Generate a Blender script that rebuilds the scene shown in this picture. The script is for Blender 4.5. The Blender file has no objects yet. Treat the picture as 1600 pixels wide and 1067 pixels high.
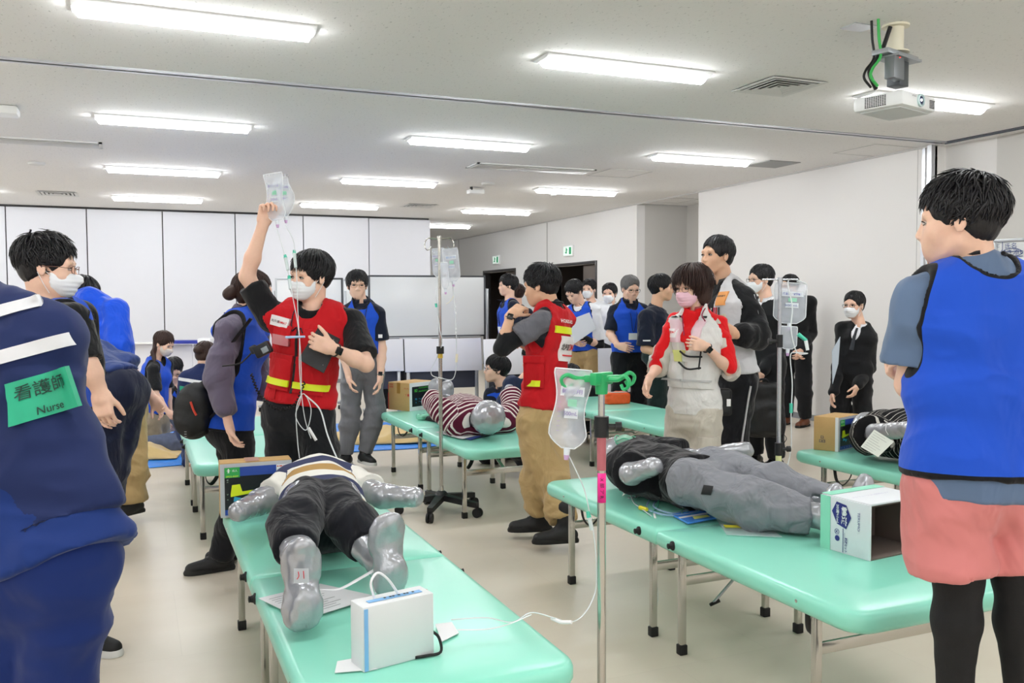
import bpy, bmesh, math, random
import numpy as np
from mathutils import Matrix, Vector
from mathutils.bvhtree import BVHTree
R = random.Random(7)
NR = np.random.RandomState(5)
A3 = lambda *a: np.array(a, float)
# ------------------------------------------------------------------ camera, world, exposure
FPX, PIT, ROL, YAW, CH = 1390.2, .0446, .005, .401, 1.45
HC = 3.02                       # ceiling height
LIGHT_E = 53.                   # emission of every tube diffuser
EXPOSURE = 0.0
scn = bpy.context.scene
col = scn.collection
def cam_ray(px, py):
    X = px-800; Y = 533.5-py
    c, s = math.cos(ROL), math.sin(ROL); x = (c*X+s*Y)/FPX; u = (-s*X+c*Y)/FPX
    c, s = math.cos(PIT), math.sin(PIT); y = c+s*u; z = -s+c*u
    c, s = math.cos(YAW), math.sin(YAW)
    return A3(c*x+s*y, -s*x+c*y, z)
CP = A3(0, 0, CH)
def atz(px, py, z=0.): r = cam_ray(px, py); return CP+r*((z-CH)/r[2])
def atd(px, py, d): return CP+cam_ray(px, py)*d
def aty(px, py, y): r = cam_ray(px, py); return CP+r*(y/r[1])
def atx(px, py, x): r = cam_ray(px, py); return CP+r*(x/r[0])
CR = A3(math.cos(YAW), -math.sin(YAW), 0); CF = A3(math.sin(YAW), math.cos(YAW), 0); UP = A3(0, 0, 1)
cam_d = bpy.data.cameras.new('camera'); cam = bpy.data.objects.new('camera', cam_d); col.objects.link(cam)
cam_d.sensor_width = 36; cam_d.lens = FPX/1600*36; cam_d.clip_start = .05; cam_d.clip_end = 100
_f = cam_ray(800, 533.5); _r = cam_ray(900, 533.5)-_f; _u = cam_ray(800, 433.5)-_f
_f, _r, _u = [v/np.linalg.norm(v) for v in (_f, _r, _u)]
M = Matrix(((_r[0], _u[0], -_f[0], 0), (_r[1], _u[1], -_f[1], 0), (_r[2], _u[2], -_f[2], CH), (0, 0, 0, 1)))
cam.matrix_world = M
scn.camera = cam
w = bpy.data.worlds.new('world'); scn.world = w; w.use_nodes = True
w.node_tree.nodes['Background'].inputs[0].default_value = (.8, .88, 1, 1); w.node_tree.nodes['Background'].inputs[1].default_value = .3
scn.view_settings.view_transform = 'Standard'; scn.view_settings.look = 'None'
scn.view_settings.gamma = 1; scn.view_settings.use_curve_mapping = False; scn.view_settings.exposure = EXPOSURE
# ------------------------------------------------------------------ materials
MATS = {}
def lin(h):
    if isinstance(h, str):
        h = h.lstrip('#'); c = [int(h[i:i+2], 16)/255 for i in (0, 2, 4)]
    else: c = list(h)
    return tuple(x/12.92 if x <= .04045 else ((x+.055)/1.055)**2.4 for x in c)+(1,)
def mat(name, colr, rough=.6, metal=0., bump=None, var=0., spec=.5, emit=0., alpha=1., trans=0., sheen=0., sss=0., stretch=(1, 1, 1), coat=0., ior=1.45):
    if name in MATS: return MATS[name]
    m = bpy.data.materials.new(name); m.use_nodes = True; nt = m.node_tree; b = nt.nodes['Principled BSDF']
    c = lin(colr); I = b.inputs
    I['Base Color'].default_value = c; I['Roughness'].default_value = rough; I['Metallic'].default_value = metal
    I['Specular IOR Level'].default_value = spec; I['IOR'].default_value = ior
    if emit: I['Emission Color'].default_value = c; I['Emission Strength'].default_value = emit
    if alpha < 1: I['Alpha'].default_value = alpha
    if trans: I['Transmission Weight'].default_value = trans
    if sheen: I['Sheen Weight'].default_value = sheen
    if coat: I['Coat Weight'].default_value = coat; I['Coat Roughness'].default_value = .15
    if sss: I['Subsurface Weight'].default_value = sss; I['Subsurface Radius'].default_value = (.02, .008, .004); I['Subsurface Scale'].default_value = .6
    if bump or var:
        tc = nt.nodes.new('ShaderNodeTexCoord'); mp = nt.nodes.new('ShaderNodeMapping'); mp.inputs['Scale'].default_value = stretch
        nt.links.new(tc.outputs['Object'], mp.inputs[0])
        nz = nt.nodes.new('ShaderNodeTexNoise'); nz.inputs['Scale'].default_value = bump[0] if bump else 8; nz.inputs['Detail'].default_value = 3; nz.inputs['Distortion'].default_value = .6 if (bump and bump[0] < 25) else 0
        nt.links.new(mp.outputs[0], nz.inputs['Vector'])
        if bump:
            bp = nt.nodes.new('ShaderNodeBump'); bp.inputs['Strength'].default_value = bump[1]; bp.inputs['Distance'].default_value = bump[2] if len(bump) > 2 else .01
            nt.links.new(nz.outputs['Fac'], bp.inputs['Height']); nt.links.new(bp.outputs[0], I['Normal'])
        if var:
            mx = nt.nodes.new('ShaderNodeMix'); mx.data_type = 'RGBA'
            mx.inputs[6].default_value = tuple(x*(1-var) for x in c[:3])+(1,); mx.inputs[7].default_value = tuple(min(1, x*(1+var)) for x in c[:3])+(1,)
            nt.links.new(nz.outputs['Fac'], mx.inputs[0]); nt.links.new(mx.outputs[2], I['Base Color'])
    MATS[name] = m
    return m
def nodes(m):
    nt = m.node_tree; return nt, nt.nodes['Principled BSDF']
def cloth(name, c, rough=.85, fold=.5, scale=9, sheen=.15, var=.08):
    return mat(name, c, rough, 0, (scale*.9, min(1, fold*1.1), .05), var, spec=.25, sheen=sheen, stretch=(1, 1, .6))
def band_mat(name, base, stripes, axis=2, rough=.85, period=None, fold=.4, metal=0.):
    """cloth whose colour comes from the vertex attribute 'tc' (garment coordinates in metres): stripes=[(lo,hi,colour)], optional period"""
    if name in MATS: return MATS[name]
    m = mat(name, base, rough, metal, (9, fold, .02), 0, spec=.25); nt, b = nodes(m)
    at = nt.nodes.new('ShaderNodeAttribute'); at.attribute_name = 'tc'
    sx = nt.nodes.new('ShaderNodeSeparateXYZ'); nt.links.new(at.outputs['Vector'], sx.inputs[0]); v = sx.outputs[axis]
    if period:
        md = nt.nodes.new('ShaderNodeMath'); md.operation = 'FLOORED_MODULO'; md.inputs[1].default_value = period; nt.links.new(v, md.inputs[0]); v = md.outputs[0]
    prev = None
    for lo, hi, c in stripes:
        g = nt.nodes.new('ShaderNodeMath'); g.operation = 'COMPARE'; g.inputs[1].default_value = (lo+hi)/2; g.inputs[2].default_value = (hi-lo)/2; nt.links.new(v, g.inputs[0])
        mx = nt.nodes.new('ShaderNodeMix'); mx.data_type = 'RGBA'; nt.links.new(g.outputs[0], mx.inputs[0])
        if prev is None: mx.inputs[6].default_value = lin(base)
        else: nt.links.new(prev, mx.inputs[6])
        mx.inputs[7].default_value = lin(c); prev = mx.outputs[2]
    nt.links.new(prev, b.inputs['Base Color'])
    return m
def trim_mat(name, base, trimc='101014', width=.011, rough=.8, fold=.35, scale=7):
    if name in MATS: return MATS[name]
    m = mat(name, base, rough, 0, (scale*.9, fold*1.0, .05), 0, spec=.3, sheen=.1, stretch=(1, 1, .6)); nt, b = nodes(m)
    at = nt.nodes.new('ShaderNodeAttribute'); at.attribute_name = 'trim'
    g = nt.nodes.new('ShaderNodeMath'); g.operation = 'LESS_THAN'; g.inputs[1].default_value = width; nt.links.new(at.outputs['Fac'], g.inputs[0])
    mx = nt.nodes.new('ShaderNodeMix'); mx.data_type = 'RGBA'; nt.links.new(g.outputs[0], mx.inputs[0]); mx.inputs[6].default_value = lin(base); mx.inputs[7].default_value = lin(trimc)
    nt.links.new(mx.outputs[2], b.inputs['Base Color'])
    return m
# ------------------------------------------------------------------ object helpers
ORG = {}
def tag(o, label=None, cat=None, group=None, kind=None):
    if label: o['label'] = label
    if cat: o['category'] = cat
    if group: o['group'] = group
    if kind: o['kind'] = kind
    return o
def thing(name, label, cat, loc=(0, 0, 0), group=None, rz=0):
    o = bpy.data.objects.new(name, None); col.objects.link(o); o.location = loc; o.empty_display_size = .1; o.rotation_euler[2] = rz
    ORG[o] = A3(*loc)
    return tag(o, label, cat, group)
def mk(name, V, F, m, parent=None, smooth=True, mi=None, attrs=None, loc=None, autos=None):
    """world-space verts -> one mesh object (child of parent, or top-level with its origin at its base)"""
    V = np.asarray(V, float).reshape(-1, 3)
    if parent is not None: org = ORG[parent]
    elif loc is not None: org = A3(*loc)
    else: org = A3((V[:, 0].min()+V[:, 0].max())/2, (V[:, 1].min()+V[:, 1].max())/2, V[:, 2].min())
    me = bpy.data.meshes.new(name)
    if isinstance(F, np.ndarray) and F.ndim == 2:
        n, k = F.shape
        me.vertices.add(len(V)); me.vertices.foreach_set('co', (V-org).astype(np.float32).ravel())
        me.loops.add(n*k); me.loops.foreach_set('vertex_index', F.astype(np.int32).ravel())
        me.polygons.add(n); me.polygons.foreach_set('loop_start', np.arange(0, n*k, k, dtype=np.int32))
    else:
        me.from_pydata([tuple(x) for x in V-org], [], [tuple(int(i) for i in f) for f in F])
    ms = m if isinstance(m, (list, tuple)) else [m]
    for x in ms: me.materials.append(x)
    n = len(me.polygons)
    if mi is not None: me.polygons.foreach_set('material_index', np.asarray(mi, np.int32))
    me.update(calc_edges=True)
    me.polygons.foreach_set('use_smooth', [bool(smooth)]*n)
    if attrs:
        for k, v in attrs.items():
            v = np.asarray(v, np.float32)
            a = me.attributes.new(k, 'FLOAT_VECTOR' if v.ndim == 2 else 'FLOAT', 'POINT'); a.data.foreach_set('vector' if v.ndim == 2 else 'value', v.ravel())
    if autos is not None:
        me.set_sharp_from_angle(angle=math.radians(autos))
    o = bpy.data.objects.new(name, me); col.objects.link(o)
    if parent is not None: o.parent = parent; ORG[o] = org
    else: o.location = org; ORG[o] = org
    if parent is not None and parent.type == 'MESH': pass
    return o
class MB:
    """collects primitives in world space, builds one mesh"""
    def __init__(s): s.V = []; s.F = []; s.M = []; s.cur = 0
    def add(s, V, F, m=None):
        b = len(s.V); s.V += [tuple(v) for v in V]; s.F += [tuple(int(i)+b for i in f) for f in F]; s.M += [s.cur if m is None else m]*len(F); return s
    def box(s, lo, hi, bev=0, Rm=None, c=None, m=None, seg=2):
        lo = np.minimum(lo, hi).astype(float); hi2 = np.maximum(lo, hi)
        bm = bmesh.new(); bmesh.ops.create_cube(bm, size=1)
        sz = hi2-lo; ce = (hi2+lo)/2
        for v in bm.verts: v.co = Vector((v.co.x*sz[0], v.co.y*sz[1], v.co.z*sz[2]))
        if bev: bmesh.ops.bevel(bm, geom=bm.edges[:], offset=min(bev, sz.min()*.49), segments=seg, affect='EDGES', profile=.5, clamp_overlap=True)
        V = np.array([v.co[:] for v in bm.verts]); F = [[v.index for v in f.verts] for f in bm.faces]; bm.free()
        if Rm is not None: V = V@np.asarray(Rm)
        return s.add(V+(ce if c is None else A3(*c)), F, m)
    def obox(s, c, h, Rm, bev=0, m=None):   # centre, half sizes, rows = axes
        h = A3(*h); return s.box(-h, h, bev, Rm, c, m)
    def tube(s, P, r, n=8, m=None, cap=True, sm=0, flat=1.):
        P = np.asarray(P, float)
        if sm: P = catmull(P, sm)
        N = len(P); r = np.interp(np.linspace(0, 1, N), np.linspace(0, 1, len(r)), r) if np.ndim(r) else np.full(N, r)
        T = np.gradient(P, axis=0); T /= np.linalg.norm(T, axis=1)[:, None]+1e-12
        ref = A3(0, 0, 1) if abs(T[0][2]) < .9 else A3(1, 0, 0)
        u = np.cross(T[0], ref); u /= np.linalg.norm(u); V = []
        for i in range(N):
            u = u-T[i]*(u@T[i]); u /= np.linalg.norm(u)+1e-12; w_ = np.cross(T[i], u)
            for k in range(n):
                a = 2*math.pi*k/n; V.append(P[i]+r[i]*(math.cos(a)*u+flat*math.sin(a)*w_))
        F = [(i*n+k, i*n+(k+1) % n, (i+1)*n+(k+1) % n, (i+1)*n+k) for i in range(N-1) for k in range(n)]
        if cap: F += [tuple(range(n-1, -1, -1)), tuple((N-1)*n+k for k in range(n))]
        return s.add(V, F, m)
    def cyl(s, a, b, r, r2=None, n=16, m=None): return s.tube([a, b], [r, r if r2 is None else r2], n, m)
    def lathe(s, c, prof, n=20, m=None, axis=None):
        z = A3(0, 0, 1) if axis is None else A3(*axis)/np.linalg.norm(axis)
        x = np.cross(z, A3(0, 1, 0) if abs(z[1]) < .9 else A3(1, 0, 0)); x /= np.linalg.norm(x); y = np.cross(z, x); c = A3(*c); V = []
        for r, h in prof:
            for k in range(n): a = 2*math.pi*k/n; V.append(c+z*h+max(r, 1e-4)*(math.cos(a)*x+math.sin(a)*y))
        N = len(prof); F = [(i*n+k, i*n+(k+1) % n, (i+1)*n+(k+1) % n, (i+1)*n+k) for i in range(N-1) for k in range(n)]
        F += [tuple(range(n-1, -1, -1)), tuple((N-1)*n+k for k in range(n))]
        return s.add(V, F, m)
    def quad(s, a, b, c, d, m=None): return s.add([a, b, c, d], [(0, 1, 2, 3)], m)
    def slab(s, a, b, c, d, t, m=None):    # thin slab of thickness t (vector)
        P = [A3(*p) for p in (a, b, c, d)]; t = A3(*t)
        return s.add(P+[p+t for p in P], [(3, 2, 1, 0), (4, 5, 6, 7), (0, 1, 5, 4), (1, 2, 6, 5), (2, 3, 7, 6), (3, 0, 4, 7)], m)
    def torus(s, c, n_, R0, r, m=None, a0=0, a1=2*math.pi, x=None, seg=24):
        z = A3(*n_)/np.linalg.norm(n_); x = A3(*x) if x is not None else np.cross(z, A3(.3, .8, .1)); x = x-z*(x@z); x /= np.linalg.norm(x); y = np.cross(z, x)
        return s.tube([A3(*c)+R0*(math.cos(a)*x+math.sin(a)*y) for a in np.linspace(a0, a1, seg)], r, 8, m)
    def build(s, name, m, parent=None, smooth=True, autos=35, label=None, **k):
        o = mk(name, s.V, s.F, m, parent, smooth, s.M, autos=autos, **k)
        if label: o['label'] = label
        return o
def catmull(P, n):
    P = np.asarray(P, float)
    if len(P) < 3: return P
    Q = np.vstack([2*P[0]-P[1], P, 2*P[-1]-P[-2]]); out = []
    for i in range(1, len(Q)-2):
        for t in np.linspace(0, 1, n, endpoint=False):
            a, b, c, d = Q[i-1:i+3]
            out.append(.5*((2*b)+(-a+c)*t+(2*a-5*b+4*c-d)*t*t+(-a+3*b-3*c+d)*t**3))
    out.append(P[-1]); return np.array(out)
def copy_tree(o, parent=None):
    c = o.copy(); col.objects.link(c); c.parent = parent
    for ch in KIDS.get(o, [k for k in o.children]): copy_tree(ch, c)
    return c
KIDS = {}
def dup(root, loc, rz=0, label=None, group=None):
    r = copy_tree(root); r.location = loc; r.rotation_euler[2] = rz; ORG[r] = A3(*loc)
    if label: r['label'] = label
    if group: r['group'] = group
    return r
_txt = {}
def text2d(t, size=1., bold=.0, track=1.):
    """lettering as flat geometry: (n,2) verts centred on the origin, faces"""
    key = (t, bold, track)
    if key not in _txt:
        cu = bpy.data.curves.new('t', 'FONT'); cu.body = t; cu.size = 1; cu.align_x = 'CENTER'; cu.align_y = 'CENTER'; cu.offset = bold; cu.space_character = track; cu.resolution_u = 3
        ob = bpy.data.objects.new('t', cu); col.objects.link(ob); bpy.context.view_layer.update()
        me = bpy.data.meshes.new_from_object(ob.evaluated_get(bpy.context.evaluated_depsgraph_get()))
        V = np.array([v.co[:2] for v in me.vertices]).reshape(-1, 2); F = [tuple(p.vertices) for p in me.polygons]
        if len(V): V = V-(V.max(0)+V.min(0))/2
        bpy.data.objects.remove(ob); bpy.data.curves.remove(cu); bpy.data.meshes.remove(me); _txt[key] = (V, F)
    V, F = _txt[key]; return V*size, F
def text_on(mb, t, c, u, v, h, m=None, bold=0., w=None, lift=.001, track=1.):
    """writes t on the plane through c spanned by u (reading direction) and v (up), cap height about h"""
    V, F = text2d(t, 1., bold, track)
    if not len(V): return
    e = V.max(0)-V.min(0); sy = h/e[1]; sx = sy if w is None else w/e[0]
    u = A3(*u)/np.linalg.norm(u); v = A3(*v)/np.linalg.norm(v); n = np.cross(u, v)
    mb.add([A3(*c)+u*(p[0]*sx)+v*(p[1]*sy)+n*lift for p in V], F, m)
# ------------------------------------------------------------------ the room
white = mat('wall_white', 'f0efee', .55, bump=(60, .05), var=.01)
wallR = mat('wall_right_paint', 'edebe9', .6, bump=(80, .04), var=.01)
greyw = mat('column_paint', 'd2d0cc', .6)
alu = mat('aluminium', 'c9ccd0', .3, .9)
dark = mat('black_plastic', '18191b', .45)
darkgrey = mat('dark_metal', '2b2a2a', .4, .5)
ceilm = mat('ceiling_board', 'dcdcda', .9); nt, b = nodes(ceilm)
tc = nt.nodes.new('ShaderNodeTexCoord'); vo = nt.nodes.new('ShaderNodeTexNoise'); vo.inputs['Scale'].default_value = 55; vo.inputs['Detail'].default_value = 5; vo.inputs['Roughness'].default_value = .7
mp = nt.nodes.new('ShaderNodeMapping'); mp.inputs['Scale'].default_value = (1, .45, 1); mp.inputs['Rotation'].default_value = (0, 0, .5)
nt.links.new(tc.outputs['Object'], mp.inputs[0]); nt.links.new(mp.outputs[0], vo.inputs['Vector'])
cr = nt.nodes.new('ShaderNodeValToRGB'); cr.color_ramp.elements[0].position = .60; cr.color_ramp.elements[0].color = lin('ecebe9'); cr.color_ramp.elements[1].position = .67; cr.color_ramp.elements[1].color = lin('c0c0be')
nt.links.new(vo.outputs['Fac'], cr.inputs[0]); nt.links.new(cr.outputs[0], b.inputs['Base Color'])
bp = nt.nodes.new('ShaderNodeBump'); bp.inputs['Strength'].default_value = .35; bp.inputs['Distance'].default_value = .004; bp.invert = True; nt.links.new(vo.outputs['Fac'], bp.inputs['Height']); nt.links.new(bp.outputs[0], b.inputs['Normal'])
floorm = mat('vinyl_floor', 'cdc3b2', .3, spec=.45); nt, b = nodes(floorm)
tc = nt.nodes.new('ShaderNodeTexCoord'); n1 = nt.nodes.new('ShaderNodeTexNoise'); n1.inputs['Scale'].default_value = 2.2; n1.inputs['Detail'].default_value = 6; n1.inputs['Distortion'].default_value = .3
mp = nt.nodes.new('ShaderNodeMapping'); mp.inputs['Scale'].default_value = (1, 2.4, 1); nt.links.new(tc.outputs['Object'], mp.inputs[0]); nt.links.new(mp.outputs[0], n1.inputs['Vector'])
cr = nt.nodes.new('ShaderNodeValToRGB'); cr.color_ramp.elements[0].position = .2; cr.color_ramp.elements[0].color = lin('d2c7b6'); cr.color_ramp.elements[1].position = .7; cr.color_ramp.elements[1].color = lin('d8cebe')
nt.links.new(n1.outputs['Fac'], cr.inputs[0])
br = nt.nodes.new('ShaderNodeTexBrick'); br.offset = .5; br.inputs['Scale'].default_value = 1; br.inputs['Mortar Size'].default_value = .002; br.inputs['Brick Width'].default_value = .9; br.inputs['Row Height'].default_value = .9
br.inputs['Color1'].default_value = (1, 1, 1, 1); br.inputs['Color2'].default_value = (.975, .975, .975, 1); br.inputs['Mortar'].default_value = (.93, .93, .93, 1); nt.links.new(tc.outputs['Object'], br.inputs['Vector'])
mx = nt.nodes.new('ShaderNodeMix'); mx.data_type = 'RGBA'; mx.blend_type = 'MULTIPLY'; mx.inputs[0].default_value = 1; nt.links.new(cr.outputs[0], mx.inputs[6]); nt.links.new(br.outputs['Color'], mx.inputs[7]); nt.links.new(mx.outputs[2], b.inputs['Base Color'])
n2 = nt.nodes.new('ShaderNodeTexNoise'); n2.inputs['Scale'].default_value = 3; bp = nt.nodes.new('ShaderNodeBump'); bp.inputs['Strength'].default_value = .03; bp.inputs['Distance'].default_value = .01; nt.links.new(n2.outputs['Fac'], bp.inputs['Height']); nt.links.new(bp.outputs[0], b.inputs['Normal'])
mr = nt.nodes.new('ShaderNodeMapRange'); mr.inputs[3].default_value = .30; mr.inputs[4].default_value = .36; nt.links.new(n1.outputs['Fac'], mr.inputs[0]); nt.links.new(mr.outputs[0], b.inputs['Roughness'])
def struct(name, mb, m, parent=None, **k):
    o = mb.build(name, m, parent, smooth=False, autos=None, **k)
    if parent is None: o['kind'] = 'structure'
    return o
XR, YB, XL, YN = 7.5, 16.05, -6.0, -4.5
struct('floor', MB().box((XL-1, YN-1, -.1), (10, 24, 0)), floorm)
struct('ceiling', MB().box((XL-1, YN-1, HC), (XR+.02, 24, HC+.1)).box((XR+.02, YN-1, HC+.0), (10, 24, HC+.1)), ceilm)
struct('wall_left', MB().box((XL-.1, YN, 0), (XL, YB, HC)), white)
struct('wall_front', MB().box((XL, YN-.1, 0), (XR+.3, YN, HC)), wallR)
struct('wall_far', MB().box((5, 21.5, 0), (8, 21.6, HC)), white)
# partition at the back: seven sliding panels, each its own piece
wb = struct('wall_back', MB().box((XL, YB+.08, 0), (5.1, YB+.12, HC)).box((XL, YB, HC-.03), (5.1, YB+.08, HC)).box((5.09, YB, 0), (5.12, YB+1, HC)), darkgrey)
panm = mat('partition_panel', 'dddfe6', .5, var=.01)
ej = [aty(x, 450, YB)[0] for x in (12, 138, 256, 369, 475, 577, 673)]
ej = [ej[0]-(i*1.16) for i in (3, 2, 1)]+ej
for a, c in zip(ej[:-1], ej[1:]):
    struct('panel', MB().box((a+.008, YB-.02, .07), (c-.008, YB+.05, HC-.035), .004), panm, wb)
struct('baseboard_back', MB().box((XL, YB-.03, 0), (5.1, YB+.02, .07)), mat('base_grey', '8a8c90', .5))
# right wall with doors, alcove and pillars
ya, yb2, yc = atx(1098, 300, XR)[1], 12.5, 6.75
wr = struct('wall_right', MB().box((XR, yc, 0), (XR+.1, ya, HC)).box((XR, ya-.0, 0), (XR+.9, ya+.1, HC)), wallR)
d1 = [(atx(757, 500, XR)[1], atx(805, 500, XR)[1]), (atx(866, 500, XR)[1], atx(931, 500, XR)[1])]
dh = [atx(780, 421, XR)[2], atx(900, 408, XR)[2]]
dh = [2.12, 2.12]
segs = MB(); ys = [yb2]+sorted([v for d in d1 for v in d])+[21.5]
for i in range(0, len(ys), 2): segs.box((XR, ys[i], 0), (XR+.15, ys[i+1], HC))
for (p, q), hh in zip(d1, dh): segs.box((XR, min(p, q), hh), (XR+.15, max(p, q), HC))
struct('wall_right_far', segs, white)
struct('wall_alcove', MB().box((XR+.15, yb2+.0, 0), (XR+.95, yb2+.12, HC)).box((XR+.95, ya, 0), (XR+1.05, yb2+.12, HC)), greyw)
tr = MB()
tr.box((XR-.006, yc-.04, 0), (XR+.0, yc-.0, HC)).box((XR-.012, yc+.05, 0), (XR+.0, yc+.09, HC)).box((XR-.03, yc-.045, 0), (XR+.02, yc+.01, HC))
struct('trim_1', tr, alu)
ys2 = atz(1550, 213, HC)
struct('wall_right_near', MB().box((XR+.22, max(ys2[1], 5.2), 0), (XR+.32, yc+.05, HC)).box((XR, yc, 0), (XR+.3, yc+.02, HC)), wallR)
struct('column_1', MB().box((XR+.22, YN, 0), (XR+.9, max(ys2[1], 5.2), HC)), greyw)
struct('baseboard_right', MB().box((XR-.012, yc, 0), (XR, ya, .07)), mat('base_grey', '8a8c90', .5))
struct('baseboard_right_far', MB().box((XR-.012, yb2, 0), (XR, min(d1[0]+d1[1]), .07)), mat('base_grey', '8a8c90', .5))
# wall panel joints (fine grooves)
gj = MB()
for y in (9.2, 8.02): pass
for px in (1432,): y = atx(px, 400, XR)[1]; gj.box((XR-.0015, y-.003, .07), (XR, y+.003, HC))
for px in (717, 855): y = atx(px, 400, XR)[1]; gj.box((XR-.003, y-.02, 0), (XR, y+.02, HC))
struct('trim_2', gj, mat('groove', 'b4b2b0', .6))
# door openings: dark frame, dark corridor, leaf
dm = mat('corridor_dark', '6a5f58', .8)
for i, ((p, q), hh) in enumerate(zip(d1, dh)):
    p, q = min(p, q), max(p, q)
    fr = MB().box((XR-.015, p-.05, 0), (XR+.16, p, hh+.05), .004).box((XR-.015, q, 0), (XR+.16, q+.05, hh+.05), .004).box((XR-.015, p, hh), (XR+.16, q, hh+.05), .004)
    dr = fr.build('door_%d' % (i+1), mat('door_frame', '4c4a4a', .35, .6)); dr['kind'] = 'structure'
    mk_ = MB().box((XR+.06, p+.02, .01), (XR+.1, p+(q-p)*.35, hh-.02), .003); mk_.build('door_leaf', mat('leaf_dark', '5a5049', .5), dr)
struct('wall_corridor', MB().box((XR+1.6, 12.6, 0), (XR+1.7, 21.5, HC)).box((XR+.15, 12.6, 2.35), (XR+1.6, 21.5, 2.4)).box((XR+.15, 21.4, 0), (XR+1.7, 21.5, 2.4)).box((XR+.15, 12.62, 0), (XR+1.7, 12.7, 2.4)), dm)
# ceiling rail
ysm = (atz(0, 77, HC)[1]+atz(1448, 228, HC)[1])/2
r_ = MB().box((XL, ysm-.05, HC-.012), (XR-.02, ysm-.02, HC+.01)).box((XL, ysm+.02, HC-.012), (XR-.02, ysm+.05, HC+.01))
struct('trim_3', r_, alu); struct('trim_4', MB().box((XL, ysm-.02, HC-.004), (XR-.02, ysm+.02, HC+.01)).box((XR-.04, YN, HC-.01), (XR-.0, ysm+.02, HC+.01)).box((XR-.01, YN, HC-.02), (XR+.005, ysm, HC)), mat('rail_dark', '565a62', .4, .6))
struct('trim_5', MB().box((XR-.02, yc, HC-.02), (XR+.0, 21.5, HC)).box((XR, yb2-.02, HC-.02), (XR+.95, yb2, HC)), mat('cornice', 'c9c8c6', .6))
# ------------------------------------------------------------------ ceiling lights
lensm = mat('light_diffuser', 'ffffff', .5, emit=LIGHT_E); nodes(lensm)[1].inputs['Emission Color'].default_value = (.965, .985, 1, 1)
housing = mat('light_housing', 'f2f3f3', .35)
lp = thing('ceiling_light', 'x', 'light', (0, 0, HC), 'long white ceiling lights')
bm_ = MB(); L2 = .63
prof = [(-.115, 0), (.115, 0), (.115, -.008), (.06, -.026), (-.06, -.026), (-.115, -.008)]
V = [(sx*L2, y, HC+z) for sx in (-1, 1) for y, z in prof]; n = 6
bm_.add(V, [tuple(range(n-1, -1, -1))[::-1], tuple(range(n, 2*n))[::-1]]+[(i, i+n, (i+1) % n+n, (i+1) % n) for i in range(n)])
bm_.box((L2-.07, -.035, HC-.032), (L2-.035, -.02, HC-.02), .001)
bm_.build('housing', housing, lp, smooth=False, autos=None)
V = []
for sx, kk in ((-1, 1), (1, 1)):
    for a in np.linspace(0, math.pi, 9): V.append((sx*(L2-.012-(.02*math.sin(a))), .046*math.cos(a), HC-.026-.040*math.sin(a)))
n = 9
F = [(i, i+1, i+1+n, i+n) for i in range(n-1)]+[tuple(range(n)), tuple(range(2*n-1, n-1, -1)), (n-1, 0, n, 2*n-1)]
MB().add(V, F).build('diffuser', lensm, lp, smooth=True)
cols_x = [.361-2*2.707, .361-2.707, .361, .361+2.707, .361+2*2.707]; rows_y = [5.251+3.0114*i for i in (-3, -2, -1, 0, 1, 2, 3, 4)]
rown = ['', '', '', 'nearest', 'second', 'third', 'fourth', 'farthest']
first = True; L_loc = []
for j, y in enumerate(rows_y):
    for i, x in enumerate(cols_x):
        if j == 7 and i < 3: continue
        if j == 7: x = x
        o = lp if first else copy_tree(lp)
        o.location = (x, y, HC); first = False
        o['group'] = 'long white ceiling lights'
        if j >= 3 and i >= 2:
            w_ = {2: 'left', 3: 'middle', 4: 'right'}[i]
            o['label'] = 'glowing tube ceiling light, %s row from the camera, %s column of lights' % (rown[j], w_)
            if (i, j) == (4, 3): o['label'] = 'glowing tube ceiling light half hidden by the projector'
        elif j >= 3:  # columns left of the view, unseen, added for their light
            o['label'] = 'unseen tube ceiling light added for lighting at the far left, %s row%s' % (rown[j], ', outermost' if i == 0 else '')
        else:  # rows behind the camera, unseen, added to light the room
            o['label'] = 'unseen tube ceiling light added behind the camera to light the room'; o['group'] = 'added ceiling lights behind the camera'
# ------------------------------------------------------------------ ceiling fittings
grm = mat('vent_white', 'd9dad8', .5); vd = mat('vent_dark', '5a5b5a', .8); vg = mat('vent_grey', '9a9b9a', .6)
def sq_vent(px, py, s, label, grey=False):
    c = atz(px, py, HC); t = thing('ceiling_vent', label, 'vent', (c[0], c[1], HC))
    z = HC
    m = MB()
    def ring(mb, a, b, z0, z1):
        for sx, sy in ((1, 0), (-1, 0), (0, 1), (0, -1)):
            if sx: P = [(sx*b, -b, z0), (sx*b, b, z0), (sx*a, a, z1), (sx*a, -a, z1)]
            else: P = [(-b, sy*b, z0), (b, sy*b, z0), (a, sy*a, z1), (-a, sy*a, z1)]
            P = [A3(p[0]+c[0], p[1]+c[1], p[2]) for p in P]
            mb.slab(*P, (0, 0, .004))
    if grey:
        m.box((c[0]-s, c[1]-s, z-.008), (c[0]+s, c[1]+s, z), .002); m.build('plate', vg, t, smooth=False, autos=None)
        return
    ring(m, s*.84, s, z-.012, z-.010); m.build('frame', grm, t, smooth=False, autos=None)
    MB().box((c[0]-s*.9, c[1]-s*.9, z-.003), (c[0]+s*.9, c[1]+s*.9, z)).build('backing', vd, t, smooth=False, autos=None)
    for f in (.78, .58, .38, .18):
        m = MB(); ring(m, s*(f-.11), s*f, z-.014, z-.008); m.build('louvre', grm, t, smooth=False, autos=None)
sq_vent(1217, 134, .24, 'square ceiling vent with nested louvres near the projector')
sq_vent(1207, 256, .22, 'plain grey square ceiling plate beside the right light', True)
sq_vent(90, 302, .26, 'small square ceiling vent at the far left')
sq_vent(655, 321, .26, 'small square ceiling vent in the middle, beside the farthest lights')
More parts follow.
